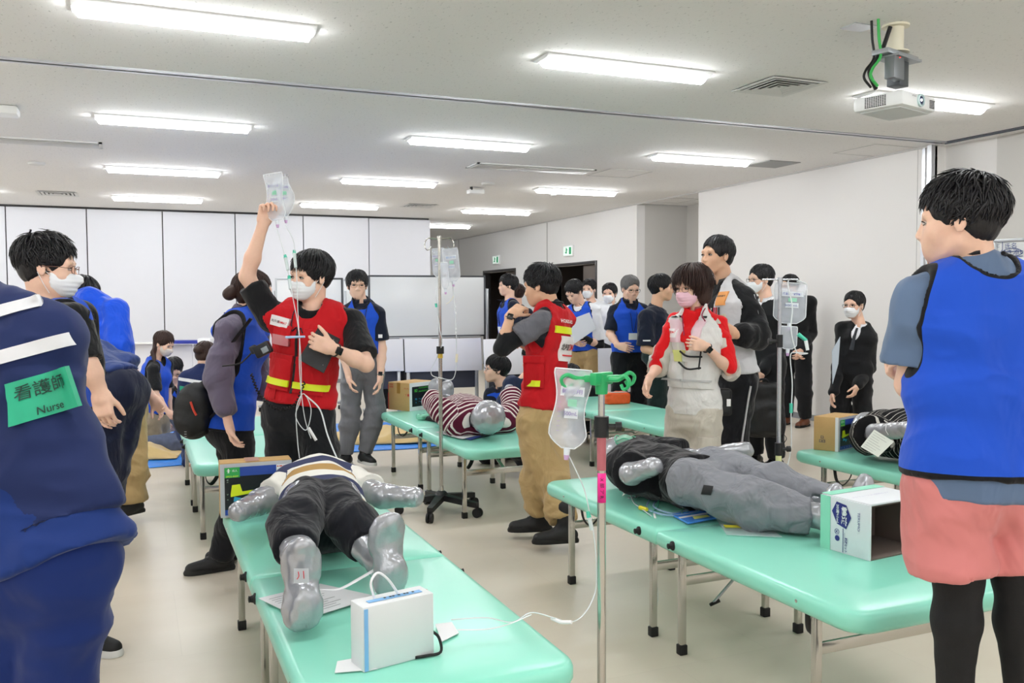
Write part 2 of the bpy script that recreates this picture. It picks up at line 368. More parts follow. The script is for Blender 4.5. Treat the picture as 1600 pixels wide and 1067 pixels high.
def slot(px0, px1, py0, py1, dy, label):
    a, b = atz(px0, py0, HC), atz(px1, py1, HC); y = (a[1]+b[1])/2
    x0, x1 = a[0], b[0]; t = thing('air_conditioner_panel', label, 'vent', ((x0+x1)/2, y, HC))
    MB().box((x0, y-dy, HC-.012), (x1, y-dy+.04, HC)).box((x0, y+dy-.04, HC-.012), (x1, y+dy, HC)).box((x0, y-dy, HC-.012), (x0+.03, y+dy, HC)).box((x1-.03, y-dy, HC-.012), (x1, y+dy, HC)).build('frame', grm, t, smooth=False, autos=None)
    MB().box((x0+.03, y-dy+.06, HC-.018), (x1-.03, y+dy-.06, HC-.006), .004).build('flap', mat('flap', 'b4b4b0', .4), t)
    MB().box((x0+.02, y-dy+.02, HC-.004), (x1-.02, y+dy-.02, HC)).build('backing', vd, t, smooth=False, autos=None)
slot(733, 925, 259, 267, .2, 'long recessed air conditioner panel in the ceiling, middle')
slot(-90, 160, 213, 226, .17, 'long recessed air conditioner panel in the ceiling, far left')
hm = mat('hatch_edge', 'c4c4c2', .7)
for px, py, sx, sy, lb in ((968, 271, .3, .3, 'square ceiling access hatch beside the long air panel'), (1368, 235, .3, .3, 'square ceiling access hatch by the right wall'), (1050, 313, .3, .3, 'square ceiling access hatch near the alcove')):
    c = atz(px, py, HC); mb = MB()
    for a, b2 in (((-sx, -sy), (sx, -sy+.012)), ((-sx, sy-.012), (sx, sy)), ((-sx, -sy), (-sx+.012, sy)), ((sx-.012, -sy), (sx, sy))):
        mb.box((c[0]+a[0], c[1]+a[1], HC-.003), (c[0]+b2[0], c[1]+b2[1], HC))
    o = mb.build('ceiling_hatch', hm, None, smooth=False, autos=None); tag(o, lb, 'hatch')
for px, py, lb in ((57, 254, 'round flat ceiling speaker at the far left'), (763, 286, 'round flat ceiling speaker in the middle'), (864, 303, 'small round smoke detector on the ceiling')):
    c = atz(px, py, HC); s = .09 if 'speaker' in lb else .05
    o = MB().lathe((c[0], c[1], HC-.03), [(s*.5, 0), (s*.9, .006), (s, .02), (s, .03)], 24).build('ceiling_speaker' if 'speaker' in lb else 'smoke_detector', grm); tag(o, lb, 'speaker' if 'speaker' in lb else 'detector')
c = atz(743, 293, HC); t = thing('ceiling_camera', 'small white box camera on the ceiling, middle', 'camera', (c[0], c[1], HC))
MB().obox((c[0], c[1], HC-.06), (.11, .07, .03), np.eye(3), .015).build('casing', housing, t); MB().cyl((c[0]-.08, c[1]-.05, HC-.05), (c[0]-.08, c[1]-.05, HC), .02).build('bracket', dark, t)
c = atz(-4, 172, HC-.03); o = MB().box((c[0]-.25, c[1]-.1, HC-.07), (c[0]+.15, c[1]+.1, HC), .02).build('emergency_light', housing); tag(o, 'white boxy unit on the ceiling cut off by the left edge', 'light')
c = atz(447, 272, HC); t = thing('sprinkler', 'tiny dark sprinkler head above the raised drip bag', 'sprinkler', (c[0], c[1], HC))
MB().cyl((c[0], c[1], HC-.03), (c[0], c[1], HC), .012, .02).build('body', alu, t); MB().lathe((c[0], c[1], HC-.036), [(.03, 0), (.03, .003)], 12).build('deflector', dark, t)
# exit signs above the doors
for px, py, lb in ((777, 406, 'small green lit exit sign above the left doorway'), (890, 392, 'small green lit exit sign above the right doorway')):
    c = atx(px, py, XR); t = thing('exit_sign', lb, 'sign', (XR, c[1], c[2]))
    MB().box((XR-.04, c[1]-.19, c[2]-.1), (XR, c[1]+.19, c[2]+.1), .006).build('casing', housing, t)
    MB().box((XR-.043, c[1]-.17, c[2]-.08), (XR-.04, c[1]+.17, c[2]+.08)).build('lit_panel', mat('exit_lit', 'dff5ea', .4, emit=.55), t, smooth=False)
    mb = MB(); gx = XR-.045
    mb.box((gx, c[1]-.15, c[2]-.065), (gx+.003, c[1]-.06, c[2]+.065)); mb.obox((gx, c[1]+.05, c[2]), (.002, .02, .05), np.eye(3)); mb.obox((gx, c[1]+.05, c[2]+.055), (.002, .012, .012), np.eye(3), .004)
    mb.obox((gx, c[1]+.075, c[2]-.03), (.002, .03, .008), np.eye(3)); mb.obox((gx, c[1]+.03, c[2]+.02), (.002, .03, .008), np.eye(3))
    mb.build('running_figure', mat('exit_green', '2fae74', .5), t, smooth=False)
# projector
pj = atz(1398, 150, 2.62); c0 = A3(pj[0], pj[1], 0)
pt = thing('projector', 'white ceiling projector with lit lens hanging from a cream pole mount', 'projector', (c0[0], c0[1], HC))
fx = -CF*.78+CR*.62; fx /= np.linalg.norm(fx); sx_ = np.cross(fx, UP)          # lens direction, side
RP = np.array([sx_, fx, UP]); pc = A3(c0[0], c0[1], 2.565)
pw = mat('projector_white', 'e6e8e8', .35)
bmv = MB(); bmv.obox(pc, (.19, .15, .042), RP, .02); 
bmv.build('casing', pw, pt)
MB().obox(pc-UP*.043, (.16, .12, .006), RP, .004).build('underside', mat('proj_grey', 'cfd2d2', .5), pt)
lc = pc+fx*.148-sx_*.0+UP*.003
mb = MB(); mb.lathe(lc, [(.036, 0), (.036, .012), (.028, .014), (.026, .004)], 24, axis=fx); mb.build('lens_ring', mat('lens_ring', 'c8dfe0', .2), pt)
mb = MB(); mb.lathe(lc, [(.026, .0), (.022, .01), (.01, .013), (.0, .014)], 24, axis=fx); mb.build('lens', mat('lens_glass', '222a55', .05, spec=.9), pt)
mb = MB(); mb.lathe(lc+sx_*.006, [(.009, .01), (.006, .016), (0, .017)], 12, axis=fx); mb.build('lamp_glow', mat('lamp_glow', 'eef2ff', .3, emit=6), pt)
mb = MB()
for i in range(7):
    for j in range(10):
        mb.obox(pc+sx_*.19+fx*(-.02+.013*j-.05)+UP*(-.026+.0085*i), (.002, .004, .0025), RP)
for i in range(6):
    for j in range(6): mb.obox(pc+fx*.15-sx_*(.11+.01*j)+UP*(-.022+.008*i), (.003, .002, .0022), RP)
mb.build('grille', dark, pt, smooth=False, autos=None)['kind'] = 'stuff'
MB().obox(pc+fx*.15+sx_*.0-UP*-.012, (.006, .002, .016), RP, .001).build('sensor', dark, pt)
tx = MB(); text_on(tx, 'HITACHI', pc+fx*.151+sx_*.07+UP*.02, -sx_, UP, .008); tx.build('lettering', dark, pt, smooth=False)
cream = mat('cream_mount', 'e3ddc8', .4)
MB().lathe((c0[0], c0[1], 0), [(.075, HC), (.075, HC-.012), (.045, HC-.014), (.045, HC-.15), (.075, HC-.15), (.075, HC-.158)][::-1], 28).build('mount_pole', cream, pt)
MB().obox(A3(c0[0], c0[1], HC-.175), (.17, .05, .014), RP, .003).obox(A3(c0[0], c0[1], HC-.2)+fx*.02, (.13, .07, .006), RP).build('mount_plate', mat('mount_grey', 'a3a8ac', .35, .5), pt)
MB().obox(A3(c0[0], c0[1], HC-.27)-sx_*.03, (.05, .04, .075), RP, .004).build('bracket', mat('mount_grey2', '5c6064', .4, .6), pt)
MB().obox(A3(c0[0], c0[1], HC-.27)+sx_*.10+fx*.05, (.055, .03, .062), RP, .004).build('signal_box', mat('sigbox', '808488', .4, .6), pt)
MB().obox(A3(c0[0], c0[1], HC-.215)+sx_*.10+fx*.082, (.004, .002, .002), RP).build('red_indicator', mat('redled', 'ff3020', .4, emit=2), pt)
MB().obox(pc+UP*.05+sx_*-.09+fx*-.05, (.05, .05, .008), RP, .003).build('bracket_foot', alu, pt)
for k, (cc, rr) in enumerate((('3fae55', .008), ('1c1c1e', .012), ('1c1c1e', .007))):
    q = A3(c0[0], c0[1], HC)+sx_*.19-fx*.02*k
    if k == 1: P = [A3(c0[0], c0[1], HC-.02)+sx_*.06, q-UP*.14-sx_*.09, q-UP*.24, q-UP*.3+sx_*.05, q-UP*.38-sx_*.02]
    else: P = [q, q-UP*.1-sx_*.01, q-UP*.2-sx_*.03, q-UP*.28+sx_*.05, q-UP*.33+sx_*.07, q-UP*.37]
    MB().tube(P, rr, 8, sm=6).build('cable', mat('cable_'+cc, cc, .5), pt)
MB().tube([pc-sx_*.18-fx*.05+UP*.04, pc-sx_*.22+UP*.05, pc-sx_*.23+UP*.0, pc-sx_*.19+UP*-.01], .006, 8, sm=6).build('cable', mat('cable_1c1c1e', '1c1c1e', .5), pt)
MB().box((c0[0]-.26, c0[1]+.04, HC-.006), (c0[0]-.10, c0[1]+.16, HC)).build('outlet_plate', alu, pt)
# ------------------------------------------------------------------ implicit-surface modeller (union of tapered limbs -> one continuous mesh)
def nrm(v): v = A3(*v); return v/(np.linalg.norm(v)+1e-12)
def cap(a, b, ra, rb=None, k=.02, side=None, e=1., op='u'):
    a, b = A3(*a), A3(*b); rb = ra if rb is None else rb; ab = b-a; L2_ = ab@ab+1e-12
    if side is not None: S = nrm(side)
    def f(P):
        q = P-a
        if side is not None:
            t = np.clip((q@ab)/L2_, 0, 1); q = q-t[:, None]*ab; s = q@S; q = q-(s*(1-1/e))[:, None]*S
            return np.sqrt((q*q).sum(1))-(ra+(rb-ra)*t)
        t = np.clip((q@ab)/L2_, 0, 1); q = q-t[:, None]*ab
        return np.sqrt((q*q).sum(1))-(ra+(rb-ra)*t)
    m = max(ra, rb)*max(e, 1)
    return dict(f=f, lo=np.minimum(a, b)-m, hi=np.maximum(a, b)+m, k=k, op=op)
def ell(c, r, Rm=None, k=.02, op='u'):
    c, r = A3(*c), A3(*r); Rm = np.eye(3) if Rm is None else np.asarray(Rm)
    def f(P):
        q = (P-c)@Rm.T; a = np.sqrt(((q/r)**2).sum(1)); b_ = np.sqrt(((q/(r*r))**2).sum(1))+1e-9
        return a*(a-1)/b_
    m = np.sqrt(((Rm*r[:, None])**2).sum(0))
    return dict(f=f, lo=c-m, hi=c+m, k=k, op=op)
def rbox(c, h, Rm=None, r=.01, k=.01, op='u'):
    c, h = A3(*c), A3(*h); Rm = np.eye(3) if Rm is None else np.asarray(Rm)
    def f(P):
        q = np.abs((P-c)@Rm.T)-(h-r)
        return np.sqrt((np.maximum(q, 0)**2).sum(1))+np.minimum(q.max(1), 0)-r
    m = (np.abs(Rm)*h[:, None]).sum(0)
    return dict(f=f, lo=c-m, hi=c+m, k=k, op=op)
def plane(p, n_, k=0.): # keeps the side n_ points away from
    p = A3(*p); n_ = nrm(n_)
    return dict(f=lambda P: (P-p)@n_, lo=None, hi=None, k=k, op='i')
def sub(p, k=.005): p = dict(p); p['op'] = 's'; p['k'] = k; return p
def smin(a, b, k):
    if k <= 0: return np.minimum(a, b)
    h = np.maximum(k-np.abs(a-b), 0)/k; return np.minimum(a, b)-h*h*k*.25
def comb(D, d, p):
    if p['op'] == 'u': return smin(D, d, p['k'])
    if p['op'] == 's': return -smin(-D, d, p['k'])
    return -smin(-D, -d, p['k'])
def ev(prims, P):
    D = np.full(len(P), .5)
    for p in prims: D = comb(D, p['f'](P), p)
    return D
def polyg(prims, h, pad=.01, smooth=1, clip=None):
    lo = np.min([p['lo'] for p in prims if p['op'] == 'u'], 0)-pad-2*h; hi = np.max([p['hi'] for p in prims if p['op'] == 'u'], 0)+pad+2*h
    if clip is not None: lo = np.maximum(lo, clip[0]); hi = np.minimum(hi, clip[1])
    n = np.ceil((hi-lo)/h).astype(int)+1
    D = np.full(n, .1, np.float32); ax = [lo[i]+h*np.arange(n[i]) for i in range(3)]
    for p in prims:
        if p['lo'] is None: i0 = np.zeros(3, int); i1 = n
        else:
            mg = p['k']+2*h+.012
            i0 = np.clip(np.floor((p['lo']-mg-lo)/h).astype(int), 0, n); i1 = np.clip(np.ceil((p['hi']+mg-lo)/h).astype(int)+1, 0, n)
            if (i1 <= i0).any(): continue
        g = np.meshgrid(*[ax[i][i0[i]:i1[i]] for i in range(3)], indexing='ij'); P = np.stack([x.ravel() for x in g], 1)
        sl = tuple(slice(i0[i], i1[i]) for i in range(3))
        D[sl] = comb(D[sl].ravel(), p['f'](P), p).reshape(g[0].shape)
    return surfnet(D, lo, h, smooth)
_C = np.array([(i, j, k) for i in (0, 1) for j in (0, 1) for k in (0, 1)])
_E = [(a, b) for a in range(8) for b in range(a+1, 8) if abs(_C[a]-_C[b]).sum() == 1]
def surfnet(D, lo, h, smooth=1):
    D[0] = D[-1] = .1; D[:, 0] = D[:, -1] = .1; D[:, :, 0] = D[:, :, -1] = .1
    s = D < 0; n = D.shape
    c = sum(s[i:n[0]-1+i, j:n[1]-1+j, k:n[2]-1+k].astype(np.int8) for i, j, k in _C)
    act = (c > 0) & (c < 8); ijk = np.argwhere(act); idx = np.full(act.shape, -1, np.int32); idx[act] = np.arange(len(ijk))
    acc = np.zeros((len(ijk), 3)); cnt = np.zeros(len(ijk)); dv = [D[tuple((ijk+o).T)] for o in _C]
    for a, b in _E:
        da, db = dv[a], dv[b]; cr_ = (da < 0) != (db < 0); t = np.where(cr_, da/(da-db+1e-20), 0)
        acc += np.where(cr_[:, None], _C[a]+t[:, None]*(_C[b]-_C[a]), 0); cnt += cr_
    V = lo+h*(ijk+acc/cnt[:, None]); Q = []
    for ax in range(3):
        o1, o2 = [(1, 2), (2, 0), (0, 1)][ax]
        sl0 = [slice(None)]*3; sl1 = [slice(None)]*3; sl0[ax] = slice(0, -1); sl1[ax] = slice(1, None)
        a = s[tuple(sl0)]; b = s[tuple(sl1)]
        for sign in (0, 1):
            m = (a & ~b) if sign == 0 else (~a & b); e = np.argwhere(m)
            e = e[(e[:, o1] > 0) & (e[:, o2] > 0) & (e[:, o1] < act.shape[o1]) & (e[:, o2] < act.shape[o2])]
            d1_ = np.zeros(3, int); d1_[o1] = 1; d2_ = np.zeros(3, int); d2_[o2] = 1
            q = np.stack([idx[tuple((e-d1_-d2_).T)], idx[tuple((e-d2_).T)], idx[tuple(e.T)], idx[tuple((e-d1_).T)]], 1)
            Q.append(q if sign == 0 else q[:, ::-1])
    Q = np.concatenate(Q)
    for _ in range(smooth): V = lapl(V, Q, .5)
    return V, Q
def lapl(V, Q, f):
    a = Q.ravel(); b = np.roll(Q, -1, 1).ravel(); n = len(V)
    I = np.concatenate([a, b]); J = np.concatenate([b, a]); w_ = np.bincount(I, minlength=n)+1e-9
    M_ = np.stack([np.bincount(I, V[J, k], n) for k in range(3)], 1)/w_[:, None]
    return V+f*(M_-V)
def vnorm(V, Q):
    N = np.cross(V[Q[:, 2]]-V[Q[:, 0]], V[Q[:, 3]]-V[Q[:, 1]]); out = np.stack([np.bincount(Q.ravel(), np.repeat(N[:, k], 4), len(V)) for k in range(3)], 1)
    return out/(np.linalg.norm(out, axis=1)[:, None]+1e-12)
_P = NR.permutation(4096)
_G = NR.uniform(-1, 1, 4096)
def vnoise(P):
    i = np.floor(P).astype(int); f = P-i; f = f*f*(3-2*f); out = 0
    for a, b, c in _C:
        hsh = _G[_P[(_P[(_P[(i[:, 0]+a) & 4095]+i[:, 1]+b) & 4095]+i[:, 2]+c) & 4095]]
        out = out+hsh*np.where(a, f[:, 0], 1-f[:, 0])*np.where(b, f[:, 1], 1-f[:, 1])*np.where(c, f[:, 2], 1-f[:, 2])
    return out
def foldn(P, seed=0.):
    """cloth folds: warped ridges, -1..1"""
    Wp = P+.07*np.stack([vnoise(P*4+seed), vnoise(P*4+31+seed), vnoise(P*4+67+seed)], 1)
    r = 1-2.6*np.abs(vnoise(Wp*[6.5, 6.5, 8]+seed)); r2 = 1-2.6*np.abs(vnoise(Wp*[13, 13, 17]+seed+9)); r3 = vnoise(Wp*[26, 26, 32]+seed+4)
    return .68*r+.26*r2+.07*r3
def garment(name, prims, h, m, parent, fold=.006, seed=0., attr=None, smooth=1, inst=None):
    V, Q = polyg(prims, h, smooth=smooth)
    if fold: V = V+vnorm(V, Q)*(np.clip(foldn(V, seed), -.9, 1)*fold*1.35-.15*fold)[:, None]; V = lapl(V, Q, .25)
    o = mk(name, V, Q, m, parent, attrs=attr(V) if attr else None); GB[id(prims)] = [V, Q, None]; KEEP.append(prims)
    return o
GB = {}; KEEP = []
def march(prims, P, n_, fold=0., seed=0.):
    """slide points P along -n_ until they lie on the surface"""
    P = P.copy(); n_ = nrm(n_); T = np.zeros(len(P))
    if id(prims) in GB:
        g = GB[id(prims)]
        if g[2] is None: g[2] = BVHTree.FromPolygons(g[0].tolist(), g[1].tolist())
        bad = np.zeros(len(P), bool); dv = Vector(-n_)
        for i, p in enumerate(P):
            h = g[2].ray_cast(Vector(p), dv, .9)
            if h[0] is None: bad[i] = True
            else: P[i] = h[0][:]
        return P, bad
    for _ in range(22):
        d = ev(prims, P); P -= n_*(d*.8)[:, None]; T += d*.8
    bad = np.abs(ev(prims, P)) > .01
    return P, bad
def patch(name, prims, c, u, v, n_, wd, ht, th, m, parent=None, res=8, lift=.004, txt=None, round_=0, start=.08, bulge=0., mbk=None):
    """a thin piece (badge, band, pocket, page) laid onto a surface"""
    u, v, n_ = nrm(u), nrm(v), nrm(n_); nu = max(2, res); nv = max(2, int(round(res*ht/wd))+1)
    nv = min(nv, 14)
    g = [(a, b) for b in np.linspace(-.5, .5, nv) for a in np.linspace(-.5, .5, nu)]
    P = np.array([A3(*c)+u*a*wd+v*b*ht+n_*start for a, b in g]); S, bad = march(prims, P, n_)
    if bad.any():
        dd = (S-P)@n_; gd = dd[~bad].mean() if (~bad).any() else -start; S[bad] = P[bad]+n_*gd
    # smooth the depth a little
    depth = ((S-P)@n_)
    G = np.array(g); A_ = np.stack([np.ones(len(G)), G[:, 0], G[:, 1], G[:, 0]**2, G[:, 1]**2, G[:, 0]*G[:, 1]], 1); wt_ = (np.abs(depth-np.median(depth)) < .05).astype(float)
    for _ in range(4):
        if wt_.sum() < 7: wt_ = np.ones(len(G))
        co = np.linalg.lstsq(A_*wt_[:, None], depth*wt_, rcond=None)[0]; ft_ = A_@co; wt_ = (np.abs(depth-ft_) < .012).astype(float)
    depth = np.clip(depth, ft_-.007, ft_+.007)
    S = P+n_*depth[:, None]
    B = S-n_*.012+n_*0; bl = np.array([bulge*(1-(2*abs(a))**4)*(1-(2*abs(b))**4) for a, b in g]); T_ = S+n_*(lift+th+bl)[:, None] if np.ndim(bl) else S+n_*(lift+th)
    k = len(g); V = np.vstack([T_, B]); F = []
    for j in range(nv-1):
        for i in range(nu-1):
            a = j*nu+i; F.append((a, a+1, a+nu+1, a+nu))
    ring = [i for i in range(nu)]+[j*nu+nu-1 for j in range(1, nv)]+[(nv-1)*nu+i for i in range(nu-2, -1, -1)]+[j*nu for j in range(nv-2, 0, -1)]
    for a, b in zip(ring, ring[1:]+ring[:1]): F.append((a, a+k, b+k, b))
    F.append(tuple(r+k for r in ring[::-1]))
    if mbk is not None: mbk.add(V, F); return None
    o = mk(name, V, F, m, parent, autos=50); PB[o.name] = BVHTree.FromPolygons([tuple(x) for x in V], F)
    return o
PB = {}
def ptext(name, prims, t, c, u, v, n_, h, m, parent, w=None, bold=.01, lift=.0075, start=.08, track=1.):
    V2, F = text2d(t, 1., bold, track)
    if not len(V2): return
    e = V2.max(0)-V2.min(0); sy = h/e[1]; sx = sy if w is None else w/e[0]; u, v, n_ = nrm(u), nrm(v), nrm(n_)
    P = np.array([A3(*c)+u*p[0]*sx+v*p[1]*sy+n_*start for p in V2])
    if parent.name in PB:
        S = P.copy(); tr_ = PB[parent.name]; dv = Vector(-n_); hit = np.zeros(len(P), bool)
        for i, p_ in enumerate(P):
            h_ = tr_.ray_cast(Vector(p_), dv, 1.)
            if h_[0] is not None: S[i] = h_[0][:]; hit[i] = True
        if hit.any(): S[~hit] = P[~hit]+n_*((S-P)@n_)[hit].mean()
        lift = .0032
    elif prims is None: S = P-n_*start
    else:
        S, bad = march(prims, P, n_)
        if bad.any(): S[bad] = P[bad]+n_*((S-P)@n_)[~bad].mean()
    S = S+n_*lift
    o = mk(name, S, F, m, parent, smooth=False)
    return o
# ------------------------------------------------------------------ people
SK = {}
def skin(tone='light'):
    c = {'light': 'e8bfa8', 'tan': 'd9ad90', 'pale': 'ecc6b0'}[tone]
    return mat('skin_'+tone, c, .5, bump=(90, .06), var=.04, sss=.08, spec=.35)
hairb = mat('hair_black', '131216', .42, bump=(160, .5, .003), spec=.45, stretch=(1, 1, .15))
hairbr = mat('hair_brown', '33201b', .45, bump=(160, .5, .003), spec=.4, stretch=(1, 1, .15))
hairgy = mat('hair_grey', '6c6a69', .5, bump=(160, .5, .003), spec=.4, stretch=(1, 1, .15))
lipm = mat('lips', 'd29c8b', .5); eyew = mat('eye_white', 'cfc6c0', .3); irism = mat('iris', '1d1310', .15); browm = mat('eyebrow', '241c1a', .8)
maskm = mat('mask_white', 'eef0f4', .8, bump=(30, .25, .006)); maskp = mat('mask_pink', 'efc3d2', .8, bump=(30, .25, .006)); maskb = mat('mask_beige', 'd6cdc6', .8, bump=(30, .25, .006))
bluebib = trim_mat('bib_blue', '1c4fc4', width=.012)
navy = cloth('polo_navy', '161c2d'); blackc = cloth('cloth_black', '141518'); 
def frame_head(fwd, up):
    y = nrm(fwd); z = nrm(up); z = nrm(z-y*(z@y)); x = np.cross(y, z); return np.array([x, y, z])
def hand_prims(w_, d, n_, right, s=1., curl=.35, spread=1., curls=None, thumb=.3):
    d = nrm(d); n_ = nrm(A3(*n_)-d*(A3(*n_)@d)); t = np.cross(d, n_)*(1 if right else -1); w_ = A3(*w_)
    Rm = np.array([t, d, n_]); pr = [cap(w_-d*.02*s, w_+d*.03*s, .024*s, .026*s, .01, t, 1.15)]
    pr += [rbox(w_+d*.052*s, (.037*s, .045*s, .0125*s), Rm, .0115*s, .012)]
    pr += [cap(w_+d*.015*s+t*.022*s+n_*.006*s, w_+d*.05*s+t*.028*s+n_*.008*s, .015*s, .011*s, .01)]
    L = [(.030, .072), (.0095, .080), (-.011, .074), (-.030, .058)]
    for i, (o, ln) in enumerate(L):
        c = (curls[i] if curls else curl*(1+.08*i)); b = w_+d*(.090-.004*abs(i-1))*s+t*o*s*.98; dd = nrm(d+t*(o*spread*2.2)); a = 0; r = .0088*s*(.9 if i == 3 else 1)
        pr.append(cap(b-dd*.03*s, b, r*1.08, r, .006))
        for j, (fr, am) in enumerate(((.45, 1.2), (.3, 1.5), (.25, .9))):
            a += c*am; dv = dd*math.cos(a)+n_*math.sin(a); e = b+dv*ln*fr*s; pr.append(cap(b, e, r, r*.92, .002)); b = e; r *= .92
    b = w_+d*.03*s+t*.030*s+n_*.006*s; dv = nrm(d*.75+t*(.75-thumb)+n_*(.15+thumb)); e = b+dv*.036*s; pr.append(cap(b, e, .0125*s, .0105*s, .008))
    dv2 = nrm(dv+d*.35-t*.3*thumb*2+n_*thumb*.5); e2 = e+dv2*.028*s; pr.append(cap(e, e2, .0102*s, .0098*s, .003)); e3 = e2+nrm(dv2-t*.3*thumb)*.022*s; pr.append(cap(e2, e3, .0098*s, .008*s, .002))
    return pr
def head_prims(c, Rm, s=1., neck=None, female=False, face=True):
    X, Y, Z = Rm; L = lambda x, y, z: c+s*(x*X+y*Y+z*Z); j = .92 if female else 1.
    pr = [ell(L(0, -.014, .036), A3(.0745, .094, .082)*s, Rm, .02), ell(L(0, .018, -.033), A3(.054*j, .064, .066)*s, Rm, .03)]
    pr += [ell(L(0, .045, -.082), A3(.030*j, .033, .028)*s, Rm, .025), cap(L(-.043*j, -.004, -.058), L(-.014, .058, -.092), .016*s, .015*s, .025), cap(L(.043*j, -.004, -.058), L(.014, .058, -.092), .016*s, .015*s, .025)]
    pr += [ell(L(-.032, .058, -.028), A3(.026, .022, .028)*s, Rm, .035), ell(L(.032, .058, -.028), A3(.026, .022, .028)*s, Rm, .035)]
    pr += [cap(L(-.036, .073, .02), L(.036, .073, .02), .014*s, None, .018)]
    pr += [ell(L(0, .0, 0), (.001,)*3, Rm, 0)]
    pr += [sub(ell(L(-.032, .094, -.001), A3(.018, .016, .011)*s, Rm), .012), sub(ell(L(.032, .094, -.001), A3(.018, .016, .011)*s, Rm), .012)]
    pr += [cap(L(0, .080, .008), L(0, .098, -.029), .0065*s, .0080*s, .012), ell(L(0, .0960, -.034), A3(.0115, .0090, .0085)*s, Rm, .007), ell(L(-.011, .091, -.036), A3(.0075, .010, .007)*s, Rm, .005), ell(L(.011, .091, -.036), A3(.0075, .010, .007)*s, Rm, .005)]
    pr += [ell(L(0, .071, -.062), A3(.030, .014, .020)*s, Rm, .03), ell(L(0, .0835, -.0575), A3(.020, .0060, .0038)*s, Rm, .004), ell(L(0, .0815, -.0655), A3(.016, .0062, .0048)*s, Rm, .004)]
    for sd in (-1, 1):
        Er = np.array([X, nrm(Y*.95+Z*.2), nrm(Z*.95-Y*.2)]); pr += [ell(L(sd*.0745, -.008, -.008), A3(.0075, .016, .028)*s, Er, .005), sub(ell(L(sd*.0835, -.004, -.004), A3(.007, .0095, .017)*s, Er), .003)]
    if neck is not None:
        nk = A3(*neck); pr.append(cap(L(0, -.03, -.045), nk+.0*Z, (.043 if female else .050)*s, (.046 if female else .055)*s, .03))
    return pr
def face_bits(mb, c, Rm, s=1., wink=False, brow=True, skinmi=0):
    X, Y, Z = Rm; L = lambda x, y, z: c+s*(x*X+y*Y+z*Z)
    for sd in (-1, 1):
        e = L(sd*.032, .0745, -.001); V = []; F = []
        n, m_ = 10, 6
        for j in range(m_+1):
            th = math.pi*j/m_
            for i in range(n): a = 2*math.pi*i/n; V.append(e+s*.0125*(math.sin(th)*math.cos(a)*X*1.05+math.sin(th)*math.sin(a)*Z*.46+math.cos(th)*Y))
        F = [(j*n+i, j*n+(i+1) % n, (j+1)*n+(i+1) % n, (j+1)*n+i) for j in range(m_) for i in range(n)]; mb.add(V, F, 2)
        V = [e+s*.0129*(math.sin(t_)*math.cos(a)*X*1.05+math.sin(t_)*math.sin(a)*Z*.55+math.cos(t_)*Y) for t_ in (.01, .25, .46) for a in np.linspace(0, 2*math.pi, 10, endpoint=False)]
        mb.add(V, [(j*10+i, j*10+(i+1) % 10, (j+1)*10+(i+1) % 10, (j+1)*10+i) for j in range(2) for i in range(10)], 3)
        P = [e+s*(X*x+Z*z+Y*y) for x, y, z in ((-.0155, .003, -.001), (-.008, .0105, .0040), (0, .0125, .0052), (.008, .0105, .0040), (.0155, .003, 0))]; mb.tube(P, [.0008*s, .0020*s, .0023*s, .0018*s, .0007*s], 5, 4)
        P = [e+s*(X*x+Z*z+Y*y) for x, y, z in ((-.013, .004, -.003), (0, .0105, -.0056), (.013, .004, -.003))]; mb.tube(P, .0007*s, 4, 5)
        if sd == 1:
            mb.tube([L(x, y, z) for x, y, z in ((-.019, .076, -.0605), (-.009, .0855, -.0585), (0, .088, -.0595), (.009, .0855, -.0585), (.019, .076, -.0605))], [.0006*s, .0024*s, .0026*s, .0024*s, .0006*s], 6, 1, sm=4); mb.tube([L(x, y, z) for x, y, z in ((-.016, .077, -.0625), (-.008, .0845, -.0655), (0, .0868, -.0662), (.008, .0845, -.0655), (.016, .077, -.0625))], [.0006*s, .0030*s, .0034*s, .0030*s, .0006*s], 6, 1, sm=4)
        if brow:
            P = [L(sd*.014, .0855, .019), L(sd*.03, .0835, .0235), L(sd*.048, .069, .019)]; mb.tube(P, [.0022*s, .0034*s, .001*s], 6, 4, sm=4, flat=.6)
HAIRK = dict(
 short=dict(n=420, L=.075, front=.075, side=-.012, back=-.055, lift=.008, mess=.25),
 fringe=dict(n=460, L=.10, front=.07, side=-.02, back=-.06, lift=.006, mess=.22),
 messy=dict(n=620, L=.085, front=.068, side=-.015, back=-.065, lift=.011, mess=.45),
 neat=dict(n=320, L=.06, front=.078, side=-.0, back=-.05, lift=.004, mess=.12),
 bob=dict(n=620, L=.17, front=.068, side=-.02, back=-.06, lift=.012, mess=.12),
 tied=dict(n=380, L=.075, front=.07, side=-.0, back=-.045, lift=.003, mess=.05))
